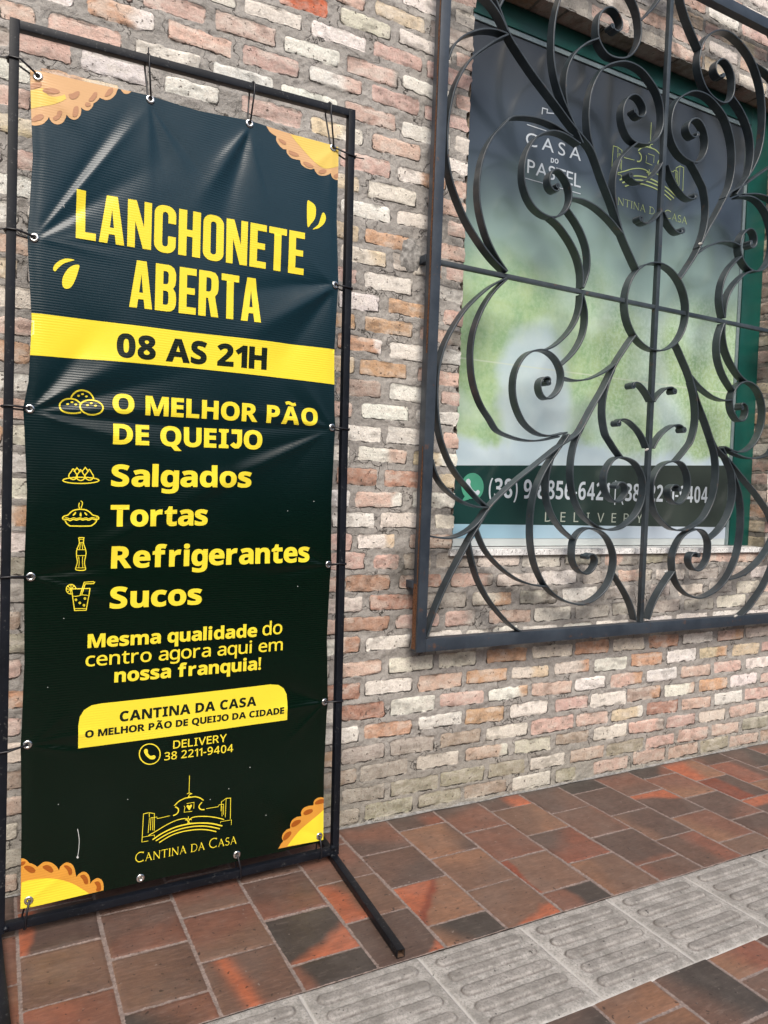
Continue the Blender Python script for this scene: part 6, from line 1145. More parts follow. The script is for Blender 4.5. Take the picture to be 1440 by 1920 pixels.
# cement fillet where wall meets paving
xs = np.arange(-1.2, 4.4, 0.01); rows_ = []
for j in range(5):
    a = j / 4 * PI / 2
    rad = 0.004 + 0.005 * (fbm(xs * 9, xs * 0 + 1, 101, 3) + 0.5)
    rows_.append(np.stack([xs, -0.002 - rad * (1 - math.sin(a)) * 1.6, 0.0 + rad * (1 - math.cos(a)) * 0.9], -1))
me = grid_mesh('mortar_fillet', np.stack(rows_), None)
tag(link('pavement_fillet', me, mat_plain('cement_fillet', (0.22, 0.215, 0.205), 0.9, nscale=60, amt=0.35, bump=0.6)), kind='structure')

# tactile strip
xs = np.arange(-0.5, 4.2, 0.0022); ds = np.arange(SY0, SY1 + 0.001, 0.0022)
X, D = np.meshgrid(xs, ds)
ti = np.floor((X - SX0) / ST).astype(int); lx = (X - SX0) - ti * ST; ly = D - SY0
rt = np.random.default_rng(3).uniform(0, 1, 64)
e = np.minimum(np.minimum(lx, ST - lx), np.minimum(ly, SY1 - SY0 - ly))
joint = sstep(0.005, 0.002, e + 0.004 * fbm(X * 30, D * 30, 110, 3))
hb = np.zeros_like(X); dirt = np.zeros_like(X)
for i in range(5):
    c = 0.045 + i * 0.0535
    sdist = np.hypot(np.maximum(np.abs(lx - ST / 2) - 0.109, 0), ly - c) - 0.0135
    sdist = sdist + 0.0016 * fbm(X * 60, D * 60, 112, 2)
    hb = np.maximum(hb, 0.0056 * sstep(0.0028, -0.0040, sdist))
    dirt = np.maximum(dirt, np.exp(-((sdist - 0.002) / 0.0028) ** 2) * (0.5 + 1.1 * (fbm(X * 22, D * 22, 114, 3) + 0.3)))
    dirt = np.maximum(dirt, 0.42 * sstep(0.0, -0.004, sdist))
hgt = hb - 0.003 * joint + 0.0012 * fbm(X * 25, D * 25, 116, 3) - 0.002 * sstep(0.012, 0.0, e) + (rt[ti % 64] - 0.5) * 0.002
dirt = np.maximum(dirt, 0.85 * sstep(0.0022, 0.0008, np.minimum(lx, ST - lx) + 0.002 * fbm(X * 50, D * 50, 121, 2)))
tone = 0.55 * rt[(ti * 7 + 5) % 64] * sstep(-0.3, 0.4, fbm(X * 5, D * 5, 118, 3) + 0.1)
P = np.stack([X, -D, hgt], -1)
me = grid_mesh('tactile', P[::-1], None, {'dirt': np.clip(dirt, 0, 1)[::-1], 'joint': joint[::-1], 'tone': tone[::-1]})
tag(link('tactile_pavement', me, CONC), kind='structure')

def sheet(name, x0, x1, y0, y1, z, m):
    bm = bmesh.new(); bm.faces.new([bm.verts.new(p) for p in ((x0, y0, z), (x1, y0, z), (x1, y1, z), (x0, y1, z))])
    o = from_bm(name, bm, m); tag(o, kind='structure'); return o
sheet('pavement_bed', -6, 9, -2.7, 0.3, -0.012, mat_plain('old_clay_paving', (0.07, 0.05, 0.042), 0.8, nscale=9, amt=0.4))
bm = bmesh.new(); box(bm, -8, 11, -2.86, -2.701, -0.16, -0.008, 0.01)
tag(from_bm('kerb', bm, CONC if False else mat_plain('kerb_concrete', (0.36, 0.34, 0.32), 0.9, nscale=40, amt=0.3)), kind='structure')
sheet('road', -60, 60, -10.5, -2.86, -0.15, mat_plain('asphalt', (0.042, 0.042, 0.042), 0.85, nscale=90, amt=0.4))
sheet('ground', -150, 150, -150, 150, -0.17, mat_plain('earth', (0.13, 0.11, 0.09), 0.95, nscale=1.5, amt=0.3))

# ------------------------------------------------------------------ window grille
def smooth(pts, step=0.007):
    P = np.array(pts, float)
    Q = np.vstack([2 * P[0] - P[1], P, 2 * P[-1] - P[-2]]); out = []
    for i in range(1, len(Q) - 2):
        p0, p1, p2, p3 = Q[i - 1:i + 3]
        n = max(2, int(np.hypot(*(p2 - p1)) / step))
        for t in np.linspace(0, 1, n, endpoint=False):
            out.append(.5 * ((2 * p1) + (-p0 + p2) * t + (2 * p0 - 5 * p1 + 4 * p2 - p3) * t * t + (-p0 + 3 * p1 - 3 * p2 + p3) * t ** 3))
    out.append(P[-1]); out = np.array(out)
    for _ in range(3): out[1:-1] = 0.25 * out[:-2] + 0.5 * out[1:-1] + 0.25 * out[2:]
    return out

GY0, GD = -0.085, 0.038
GC = (2.255, 1.849)
def ribbon(bm, pts, th=0.0060, closed=False, curl=False, inset=0.0, flip=False):
    """flat iron bar on edge: pts in the grille plane (x, z), GD deep"""
    n = len(pts); P = np.asarray(pts)
    T = np.roll(P, -1, 0) - np.roll(P, 1, 0)
    if not closed: T[0] = P[1] - P[0]; T[-1] = P[-1] - P[-2]
    T /= np.maximum(np.hypot(T[:, 0], T[:, 1]), 1e-9)[:, None]; N = np.stack([-T[:, 1], T[:, 0]], -1) * th / 2
    ya, yb = GY0 + inset, GY0 + GD - inset
    ch = 0.0010
    prof = [(1, ya + ch), (0.6, ya), (-0.6, ya), (-1, ya + ch), (-1, yb - ch), (-0.6, yb), (0.6, yb), (1, yb - ch)]
    rings = []
    for i in range(n):
        rings.append([bm.verts.new((P[i, 0] + N[i, 0] * s, y, P[i, 1] + N[i, 1] * s)) for s, y in prof])
    m = len(prof)
    for i in range(n if closed else n - 1):
        a, b = rings[i], rings[(i + 1) % n]
        for j in range(m):
            f = [a[j], a[(j + 1) % m], b[(j + 1) % m], b[j]]
            bm.faces.new(f)
    if not closed:
        bm.faces.new(rings[0]); bm.faces.new(rings[-1][::-1])
    if curl:
        e = P[-1]; k = 14; rad = 0.0122 if curl == 2 else 0.0095
        ra = [bm.verts.new((e[0] + rad * math.cos(2 * PI * j / k), ya + 0.001, e[1] + rad * math.sin(2 * PI * j / k))) for j in range(k)]
        rb = [bm.verts.new((e[0] + rad * math.cos(2 * PI * j / k), yb - 0.001, e[1] + rad * math.sin(2 * PI * j / k))) for j in range(k)]
        ri = [bm.verts.new((e[0] + 0.35 * rad * math.cos(2 * PI * j / k), ya + 0.001, e[1] + 0.35 * rad * math.sin(2 * PI * j / k))) for j in range(k)]
        rj = [bm.verts.new((e[0] + 0.35 * rad * math.cos(2 * PI * j / k), ya + 0.012, e[1] + 0.35 * rad * math.sin(2 * PI * j / k))) for j in range(k)]
        for j in range(k):
            q = (j + 1) % k
            bm.faces.new((ra[j], rb[j], rb[q], ra[q])); bm.faces.new((ra[j], ra[q], ri[q], ri[j])); bm.faces.new((ri[j], ri[q], rj[q], rj[j]))
        bm.faces.new(rb); bm.faces.new(rj)
    bmesh.ops.recalc_face_normals(bm, faces=bm.faces[:])

def iron(name, bm, m, parent):
    o = from_bm(name, bm, m, parent)
    me = o.data; me.polygons.foreach_set('use_smooth', [True] * len(me.polygons))
    try: me.set_sharp_from_angle(angle=math.radians(38))
    except Exception: pass
    return o

grille = empty('window_grille', (GC[0], GY0, 0.6))
tag(grille, 'black wrought iron window grille of mirrored scrolls round a ring', 'window grille')
HW_I, HW_O = 0.994, 1.030; HH_I, HH_O = 1.229, 1.272
bm = bmesh.new()
box(bm, GC[0] - HW_O, GC[0] - HW_I, GY0, GY0 + 0.036, GC[1] - HH_O, GC[1] + HH_O, 0.002)
iron('side_bar', bm, IRONF, grille)
bm = bmesh.new(); box(bm, GC[0] + HW_I, GC[0] + HW_O, GY0, GY0 + 0.036, GC[1] - HH_O, GC[1] + HH_O, 0.002); iron('side_bar', bm, IRONF, grille)
bm = bmesh.new(); box(bm, GC[0] - HW_I + .0002, GC[0] + HW_I - .0002, GY0 + 0.0006, GY0 + 0.0354, GC[1] - HH_O, GC[1] - HH_I, 0.002); iron('bottom_bar', bm, IRONF, grille)
bm = bmesh.new(); box(bm, GC[0] - HW_I + .0002, GC[0] + HW_I - .0002, GY0 + 0.0006, GY0 + 0.0354, GC[1] + HH_I, GC[1] + HH_O, 0.002); iron('top_bar', bm, IRONF, grille)
bm = bmesh.new(); box(bm, GC[0] - 0.0095, GC[0] + 0.0095, GY0 + 0.009, GY0 + 0.028, GC[1] - HH_I + .0005, GC[1] + HH_I - .0005, 0.0015); cbar = iron('upright_bar', bm, IRON, grille)
bm = bmesh.new(); box(bm, GC[0] - HW_I + .0005, GC[0] + HW_I - .0005, GY0 + 0.0115, GY0 + 0.0265, GC[1] - 0.0078, GC[1] + 0.0078, 0.0015); iron('cross_bar', bm, IRON, grille)
bm = bmesh.new(); ribbon(bm, [(GC[0] + 0.167 * math.cos(t), GC[1] + 0.167 * math.sin(t)) for t in np.linspace(0, 2 * PI, 72, endpoint=False)], 0.0056, True); iron('ring', bm, IRON, grille)
CURL = {'b', 'g', 'h', 'j1', 'j2'}
NM = {'b': 'scroll', 'g': 'scroll', 'h': 'scroll', 'j1': 'leaf_curl', 'j2': 'leaf_curl', 'd': 'corner_stem'}
k_ = 0
for key, pts in GR.items():
    P0 = smooth(pts)
    for sx in (1, -1):
        for sz in (1, -1):
            k_ += 1
            bm = bmesh.new()
            jig = 0.004 * np.sin(k_ * 2.3)
            Q = np.stack([GC[0] + P0[:, 0] * sx, GC[1] + P0[:, 1] * sz], -1)
            ribbon(bm, Q, 0.0060, False, 2 if key in ('j1', 'j2') else key in CURL, inset=0.0002 * (k_ % 7))
            iron(NM.get(key, 'curved_bar'), bm, IRON, grille)
# wall brackets with their mortar dabs
for zb in (1.862, 0.795, 2.93):
    for sx in (-1, 1):
        bm = bmesh.new()
        x = GC[0] + sx * (HW_O - 0.010)
        box(bm, x - 0.012, x + 0.012, GY0 + 0.0365, 0.004, zb - 0.012, zb + 0.012, 0.001)
        iron('wall_bracket', bm, IRONF, grille)
for zb, s in ((1.868, 0.062),):
    bm = bmesh.new(); bmesh.ops.create_icosphere(bm, subdivisions=5, radius=1)
    for v in bm.verts:
        d = v.co.copy()
        nz = 0.75 + 0.75 * float(fbm(np.array(d.x * 2.0 + 4), np.array(d.z * 2.0 + d.y * 1.5), 130, 4) + 0.3)
        v.co = (GC[0] - HW_O - 0.030 + d.x * s * nz * 0.75, 0.001 + d.y * 0.015 * nz, zb + d.z * s * nz * 0.9)
    o = from_bm('mortar_dab', bm, mat_plain('dark_cement', (0.25, 0.24, 0.225), 0.95, nscale=70, amt=0.45, bump=1.0), wall, True)
# bare weld spots
for x, z in WS:
    bm = bmesh.new(); bmesh.ops.create_icosphere(bm, subdivisions=3, radius=1)
    for v in bm.verts: v.co = Vector((x + v.co.x * 0.010, GY0 + v.co.y * 0.0018, z + v.co.z * 0.0038 + v.co.x * 0.003)) + v.co * 0.002 * random.random()
    from_bm('weld_spot', bm, WELD, grille, True)
# rust runs on the left side bar
bm = bmesh.new()
def runlet(bm, z0, z1, ya, yb):
    n = 60; L = []; R_ = []
    for i in range(n + 1):
        z = z0 + (z1 - z0) * i / n
        a = ya + 0.004 * float(fbm(np.array(z * 12), np.array(1.0), 140, 3)); b = yb + 0.006 * float(fbm(np.array(z * 15), np.array(7.0), 141, 3))
        L.append(bm.verts.new((GC[0] - HW_O - 0.0006, a, z))); R_.append(bm.verts.new((GC[0] - HW_O - 0.0006, b, z)))
    for i in range(n): bm.faces.new((L[i], L[i + 1], R_[i + 1], R_[i]))
runlet(bm, 0.585, 0.80, GY0 + 0.008, GY0 + 0.034); runlet(bm, 0.80, 1.25, GY0 + 0.006, GY0 + 0.014); runlet(bm, 1.55, 2.9, GY0 + 0.003, GY0 + 0.012)
from_bm('rust_run', bm, RUST, grille)

# ------------------------------------------------------------------ banner stand
BO = Vector((0.0383, -0.2171, 0.0)); EX = Vector((0.9996, 0.0278, 0)); EN = Vector((-0.0278, 0.9996, 0))
def bp(u, z, n=0.0): return BO + EX * u + EN * n + Vector((0, 0, z))
def beam(bm, A, B, w, d, hollow=False, side=None):
    """square tube from A to B; side = world vector for the w direction"""
    ax = (B - A).normalized(); s = (side - ax * side.dot(ax)).normalized(); t = ax.cross(s)
    def ring(P, k=1.0): return [bm.verts.new(P + s * a * w / 2 * k + t * b * d / 2 * k) for a, b in ((-1, -1), (1, -1), (1, 1), (-1, 1))]
    ra, rb = ring(A), ring(B)
    fs = []
    for j in range(4): fs.append(bm.faces.new((ra[j], ra[(j + 1) % 4], rb[(j + 1) % 4], rb[j])))
    es = [e for e in bm.edges if e.verts[0] in ra + rb and e.verts[1] in ra + rb and (e.verts[0] in ra) != (e.verts[1] in ra)]
    if hollow:
        ri = ring(B, 0.84); rk = [bm.verts.new(v.co - ax * 0.06) for v in ri]
        for j in range(4):
            q = (j + 1) % 4
            bm.faces.new((rb[j], rb[q], ri[q], ri[j]))
            f = bm.faces.new((ri[j], ri[q], rk[q], rk[j])); f.material_index = 1
        f = bm.faces.new(rk); f.material_index = 1
        bm.faces.new(ra[::-1])
    else:
        bm.faces.new(ra[::-1]); bm.faces.new(rb)
    bmesh.ops.recalc_face_normals(bm, faces=bm.faces[:])
    bmesh.ops.bevel(bm, geom=es, offset=0.0016, segments=2, affect='EDGES', profile=0.6)

TB = 0.0205
stand = empty('banner_stand', (0.46, -0.20, 0))
tag(stand, 'black square tube banner stand with long floor feet', 'banner stand')
LT, LB, RT, RB = (-0.0150, 2.1415), (-0.0075, 0.0215), (0.8415, 2.180), (0.8730, 0.0215)
hn = 0.0103
bm = bmesh.new(); beam(bm, bp(*LB, hn), bp(*LT, hn), TB, TB, side=EX); iron('post', bm, [TUBE, TUBEIN], stand)
bm = bmesh.new(); beam(bm, bp(*RB, hn), bp(*RT, hn), TB, TB, side=EX); iron('post', bm, [TUBE, TUBEIN], stand)
bm = bmesh.new(); beam(bm, bp(LT[0] + TB / 2 + .0003, LT[1] - 0.0104, hn), bp(RT[0] - TB / 2 - .0003, RT[1] - 0.0108, hn), TB * .97, TB * .97, side=Vector((0, 0, 1))); iron('top_rail', bm, [TUBE, TUBEIN], stand)
bm = bmesh.new(); beam(bm, bp(LB[0] + TB / 2 + .0003, 0.0325, hn), bp(RB[0] - TB / 2 - .0005, 0.0330, hn), TB * .97, TB * .97, side=Vector((0, 0, 1))); iron('bottom_rail', bm, [TUBE, TUBEIN], stand)
def foot(Pb, Pf):
    bm = bmesh.new(); beam(bm, Vector((*Pb, 0.0106)), Vector((*Pf, 0.0106)), TB, TB, hollow=True, side=Vector((1, 0, 0))); iron('foot', bm, [TUBE, TUBEIN], stand)
foot((0.921, -0.020), (0.8705, -0.660))
foot((0.015, -0.03), (0.0445, -0.665))
# weld scars
for (u, z) in ((0.8615, 0.047), (0.861, 0.022), (0.004, 0.0335)):
    bm = bmesh.new(); bmesh.ops.create_icosphere(bm, subdivisions=3, radius=0.0062)
    for v in bm.verts: v.co = v.co * (0.8 + 0.5 * random.random())
    bmesh.ops.translate(bm, verts=bm.verts[:], vec=bp(u, z, -0.0005)); from_bm('weld', bm, TUBE, stand, True)

# ------------------------------------------------------------------ banner
EYE = [(0.0353, 2.0307), (0.2873, 2.0505), (0.5437, 2.0624), (0.7872, 2.0598), (0.0348, 1.6627), (0.0325, 1.2646), (0.0424, 0.8693), (0.0434, 0.4669), (0.053, 0.0872),
       (0.8103, 1.6825), (0.8159, 1.2783), (0.8211, 0.8833), (0.8246, 0.481), (0.821, 0.0855), (0.3135, 0.0809), (0.5703, 0.0864)]
LE = np.array([(2.0436, .0184), (1.95, .0225), (1.85, .0285), (1.70, .0225), (1.6627, .0205), (1.62, .023), (1.47, .033), (1.33, .029), (1.2646, .0185), (1.22, .022), (1.07, .0305), (.90, .0285), (.8693, .0275), (.83, .029), (.67, .033), (.50, .030), (.4669, .0285), (.43, .030), (.27, .034), (.0696, .0355)])
RE = np.array([(2.067, .8061), (1.87, .808), (1.72, .8185), (1.6825, .8205), (1.64, .8185), (1.4922, .816), (1.32, .824), (1.2783, .8275), (1.24, .8255), (1.07, .8235), (.92, .829), (.8833, .8315), (.84, .829), (.665, .8255), (.51, .834), (.481, .837), (.45, .834), (.27, .831), (.0667, .8354)])
TE = np.array([(.0184, 2.0436), (.12, 2.0475), (.2833, 2.0595), (.41, 2.0575), (.5437, 2.0705), (.66, 2.066), (.8061, 2.067)])
def ipl(T, x, rev=False):
    a, b = T[:, 0], T[:, 1]
    o = np.argsort(a); return np.interp(x, a[o], b[o])

# creases: (u0, z0, u1, z1, amplitude, width at start, width at end)
CREASE = [
 # from the 3rd left eyelet: fan to the upper right, and to the right
 (.04, 1.268, .34, 1.46, .0060, .010, .050), (.04, 1.262, .42, 1.395, -.0055, .008, .040), (.04, 1.268, .20, 1.50, -.0060, .010, .045), (.045, 1.262, .52, 1.30, .0045, .008, .030), (.045, 1.258, .55, 1.245, -.0050, .008, .030), (.045, 1.255, .42, 1.17, .0040, .008, .030),
 # 2nd left eyelet towards the top eyelets
 (.04, 1.668, .285, 2.03, .0050, .010, .016), (.04, 1.672, .24, 2.02, -.0048, .010, .022), (.04, 1.665, .36, 1.95, -.0040, .010, .045), (.045, 1.66, .30, 1.70, .0022, .008, .035),
 # top eyelets downwards
 (.5437, 2.05, .40, 1.80, .0060, .008, .035), (.5437, 2.05, .455, 1.72, -.0055, .008, .050), (.5437, 2.05, .60, 1.85, .0030, .006, .045), (.2873, 2.04, .30, 1.80, .0030, .006, .040), (.2873, 2.04, .33, 1.86, -.0030, .006, .030),
 # 2nd right eyelet: broad folds down to the left
 (.805, 1.675, .50, 1.47, .0075, .014, .050), (.805, 1.67, .62, 1.40, -.0065, .014, .050), (.805, 1.685, .45, 1.60, -.0045, .012, .045),
 # 3rd right eyelet: the long diagonal to the lower left
 (.812, 1.272, .47, 1.10, .0078, .008, .032), (.52, 1.12, .12, 0.905, .0070, .032, .030), (.812, 1.27, .50, 1.155, -.0060, .008, .030), (.55, 1.10, .15, 0.965, -.0040, .030, .035), (.812, 1.275, .45, 1.255, -.0045, .007, .022), (.812, 1.28, .55, 1.31, .0040, .007, .026), (.81, 1.285, .70, 1.42, .0030, .008, .03),
 # 4th row
 (.815, .884, .55, .886, .0042, .006, .016), (.815, .880, .62, .855, -.0035, .006, .02), (.05, .866, .25, .80, .0045, .006, .022), (.05, .872, .25, .90, -.0030, .006, .022), (.05, .86, .20, .83, -.003, .005, .016),
 # 5th row
 (.82, .482, .62, .470, .0045, .005, .014), (.82, .476, .70, .37, .0042, .005, .014), (.82, .48, .66, .55, -.003, .006, .03), (.05, .468, .22, .482, .0042, .005, .012), (.05, .463, .18, .43, .0035, .005, .012),
 # corners
 (.821, .0855, .74, .13, -.002, .006, .02), (.053, .09, .16, .15, .002, .006, .02), (.0353, 2.03, .14, 1.93, .003, .006, .025), (.787, 2.055, .70, 1.96, .0025, .006, .03), (.787, 2.055, .78, 1.90, .002, .005, .018),
]
_r = random.Random(11)
for u0, z0 in ((.05, 1.664), (.05, 1.264), (.055, .869), (.055, .467), (.80, 1.68), (.805, 1.277), (.81, .882), (.815, .48), (.287, 2.04), (.544, 2.05)):
    for q in range(4):
        ang = _r.uniform(-0.9, 0.9) + (0 if u0 < .2 else PI if u0 > .7 else -PI / 2); ln = _r.uniform(0.10, 0.26)
        CREASE.append((u0, z0, u0 + ln * math.cos(ang), z0 + ln * math.sin(ang), _r.choice((-1, 1)) * _r.uniform(0.0010, 0.0024), 0.006, 0.018))
def disp(u, z):
    d = 0.016 * np.sin((z - 0.07) * PI / 2.0) * np.sin((u - 0.02) * PI / 0.80) * 0.30
    d = d + 0.010 * fbm(u * 2.2 + 3, z * 1.7, 150, 2) + 0.0035 * fbm(u * 7, z * 5, 153, 2)
    for u0, z0, u1, z1, a, w0, w1 in CREASE:
        L = math.hypot(u1 - u0, z1 - z0); tx, tz = (u1 - u0) / L, (z1 - z0) / L
        s = ((u - u0) * tx + (z - z0) * tz) / L; c = (u - u0) * -tz + (z - z0) * tx
        wd = w0 + (w1 - w0) * np.clip(s, 0, 1)
        env = sstep(-0.04, 0.10, s) * sstep(1.15, 0.45, s)
        ep = 0.6 * wd
        d = d + 0.95 * a * np.exp(-1.5 * (np.sqrt(c * c + ep * ep) - ep) / wd) * env * np.minimum(1, wd / 0.016)
    # curled hems
    ul = np.interp(z, LE[::-1, 0], LE[::-1, 1]); ur = np.interp(z, RE[::-1, 0], RE[::-1, 1])
    d = d - 0.006 * np.exp(-((u - ul) / 0.016) ** 2) * (0.35 + 0.65 * sstep(1.2, 1.7, z)) - 0.003 * np.exp(-((ur - u) / 0.014) ** 2)
    return d
BN = 0.0075
def bmap(u, z, lift=0.0):
    e = 0.002
    d = disp(u, z); du = (disp(u + e, z) - d) / e; dz = (disp(u, z + e) - d) / e
    ex = np.array(EX[:]); en = np.array(EN[:]); o = np.array(BO[:])
    n = -en[None] - 0 * ex[None]
    N = (-en)[None, :] - du[:, None] * ex[None, :] - dz[:, None] * np.array([0, 0, 1.0])[None, :]
    N /= np.linalg.norm(N, axis=1)[:, None]
    P = o[None] + u[:, None] * ex + en * BN - en * d[:, None] + np.array([0, 0, 1.0]) * z[:, None] + N * lift
    return P, N

BVs = []; BNs = []; BF = []; BM_ = []; nb = 0
def badd(V, F, lift, mi):
    global nb
    V = np.asarray(V, float)
    P, N = bmap(V[:, 0], V[:, 1], lift)
    BVs.append(P); BNs.append(N); BF.extend([tuple(i + nb for i in f) for f in F]); BM_.extend([mi] * len(F)); nb += len(V)
nu, nz = 210, 540
ss = np.linspace(0, 1, nu); tt = np.linspace(0, 1, nz)
Sg, Tg = np.meshgrid(ss, tt)
ut = 0.0184 + Sg * 0.79
ztop = ipl(TE, np.clip(0.0184 + Sg * 0.7877, .0184, .8061)); zbot = 0.0696 - 0.003 * Sg - 0.002 * np.sin(Sg * PI * 3) ** 2
Zg = zbot + (ztop - zbot) * Tg
ul = np.interp(Zg, LE[::-1, 0], LE[::-1, 1]); ur = np.interp(Zg, RE[::-1, 0], RE[::-1, 1])
Ug = ul + (ur - ul) * Sg
idx = np.arange(nu * nz).reshape(nz, nu)
Fq = np.stack([idx[:-1, :-1], idx[:-1, 1:], idx[1:, 1:], idx[1:, :-1]], -1).reshape(-1, 4)
badd(np.stack([Ug.ravel(), Zg.ravel()], -1), [tuple(int(v) for v in f) for f in Fq], 0.0, 0)
MI = {'Y': 1, 'K': 2, 'O': 3, 'Y2': 4, 'Br': 5, 'W': 6}
def clip_to_sheet(V):
    V = V.copy()
    lo = np.interp(V[:, 1], LE[::-1, 0], LE[::-1, 1]) + 0.0002; hi = np.interp(V[:, 1], RE[::-1, 0], RE[::-1, 1]) - 0.0002
    V[:, 0] = np.clip(V[:, 0], lo, hi)
    s = (V[:, 0] - 0.0184) / 0.7877
    V[:, 1] = np.minimum(V[:, 1], ipl(TE, np.clip(V[:, 0], .0184, .8061)) - 0.0003); V[:, 1] = np.maximum(V[:, 1], 0.0698 - 0.003 * s)
    return V
lift = 0.0005
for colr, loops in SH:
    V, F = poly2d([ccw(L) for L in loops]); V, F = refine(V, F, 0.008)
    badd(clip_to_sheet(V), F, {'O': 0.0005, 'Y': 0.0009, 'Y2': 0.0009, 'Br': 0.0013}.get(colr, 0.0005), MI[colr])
for colr, wd, cl, pts in STK:
    V, F = stroke2d(pts, wd * 0.85, cl); F = [f[::-1] for f in F]; V, F = refine(V, F, 0.008)
    lift += 0.000008; badd(V, F, lift, MI[colr])
lift = 0.0014
for s, stl, a, b, c, d, cap, colr in TX:
    if stl == 'serif':
        for q, (pts, sw) in enumerate(roman_text(s)[0]):
            V, F = stroke2d(place(np.array(pts), a, b, c, d, cap), sw * cap * 0.95); V, F = refine(V, [f[::-1] for f in F], 0.008)
            badd(V, F, lift + q * 0.000006, MI[colr])
        continue
    V, F = text2d(s, stl); V = place(V, a, b, c, d, cap)
    if stl in FAT:
        v2, f2 = fatten(V, F, FAT[stl] * cap); v2, f2 = refine(v2, f2, 0.008)
        badd(v2, f2, lift - 0.00004, MI[colr])
    V, F = refine(V, F, 0.008)
    badd(V, F, lift, MI[colr])
V_ = np.vstack(BVs); N_ = np.vstack(BNs)
me = bpy.data.meshes.new('banner_sheet'); me.from_pydata(V_.tolist(), [], BF); me.update()
me.polygons.foreach_set('material_index', BM_); me.polygons.foreach_set('use_smooth', [True] * len(BF))
me.normals_split_custom_set_from_vertices(N_.tolist())
YEL = (0.83, 0.675, 0.045)
banner = empty('banner', (0.46, -0.20, 0.07))
tag(banner, 'dark green vinyl snack bar banner reading LANCHONETE ABERTA in yellow', 'banner')
link('printed_sheet', me, [mat_vinyl('dark_green_vinyl', (0.0002, 0.0062, 0.0026), (0.0085, 0.030, 0.045), 0.85, 1.95), mat_vinyl('yellow_ink', YEL), mat_vinyl('black_ink', (0.008, 0.014, 0.009)),  # blue-green top tone: part print, part sky sheen put into the ink colour
     mat_vinyl('pastry_ink', lin(212, 148, 60), lin(212, 170, 124), 0.6, 1.8), mat_vinyl('filling_ink', lin(230, 190, 66), lin(226, 196, 100), 0.6, 1.8), mat_vinyl('brown_ink', lin(158, 86, 30), lin(182, 136, 104), 0.6, 1.8), mat_vinyl('white_scuff', (0.55, 0.56, 0.55))], banner)  # pastry, filling and brown inks paler upward: sky sheen painted into them
# eyelets
def torus(bm, M4, R, r, k=20, m=8):
    rings = []
    for i in range(k):
        a = 2 * PI * i / k; ring = []
        for j in range(m):
            b = 2 * PI * j / m; rr = R + r * math.cos(b)
            ring.append(bm.verts.new(M4 @ Vector((rr * math.cos(a), rr * math.sin(a), r * 0.7 * math.sin(b)))))
        rings.append(ring)
    for i in range(k):
        for j in range(m):
            bm.faces.new((rings[i][j], rings[(i + 1) % k][j], rings[(i + 1) % k][(j + 1) % m], rings[i][(j + 1) % m]))
HOLE = mat_plain('eyelet_hole', (0.16, 0.15, 0.14), 0.9)
EP = []
for u, z in EYE:
    P, N = bmap(np.array([u]), np.array([z]), 0.0012)
    n = Vector(N[0]); q = n.to_track_quat('Z', 'Y')
    M4 = Matrix.Translation(Vector(P[0])) @ q.to_matrix().to_4x4()
    bm = bmesh.new(); torus(bm, M4, 0.0073, 0.0037)
    k = 16; r = [bm.verts.new(M4 @ Vector((0.0068 * math.cos(2 * PI * i / k), 0.0068 * math.sin(2 * PI * i / k), -0.0004))) for i in range(k)]
    f = bm.faces.new(r); f.material_index = 1
    bmesh.ops.recalc_face_normals(bm, faces=bm.faces[:])
    from_bm('eyelet', bm, [STEEL, HOLE], banner, True)
    EP.append(P[0])

# ------------------------------------------------------------------ cable ties
def tube(bm, pts, r, k=6):
    P = [Vector(p) for p in pts]; rings = []
    nrm = None
    for i, p in enumerate(P):
        t = ((P[i + 1] if i < len(P) - 1 else p) - (P[i - 1] if i else p)).normalized()
        if nrm is None: nrm = t.orthogonal().normalized()
        nrm = (nrm - t * nrm.dot(t)).normalized(); b = t.cross(nrm)
        rings.append([bm.verts.new(p + (nrm * math.cos(2 * PI * j / k) + b * math.sin(2 * PI * j / k)) * r) for j in range(k)])
    for i in range(len(P) - 1):
        for j in range(k): bm.faces.new((rings[i][j], rings[i][(j + 1) % k], rings[i + 1][(j + 1) % k], rings[i + 1][j]))
    bm.faces.new(rings[0][::-1]); bm.faces.new(rings[-1])
    bmesh.ops.recalc_face_normals(bm, faces=bm.faces[:])
def postu(z, left):
    a, b = (LB, LT) if left else (RB, RT)
    return a[0] + (b[0] - a[0]) * (z - a[1]) / (b[1] - a[1])
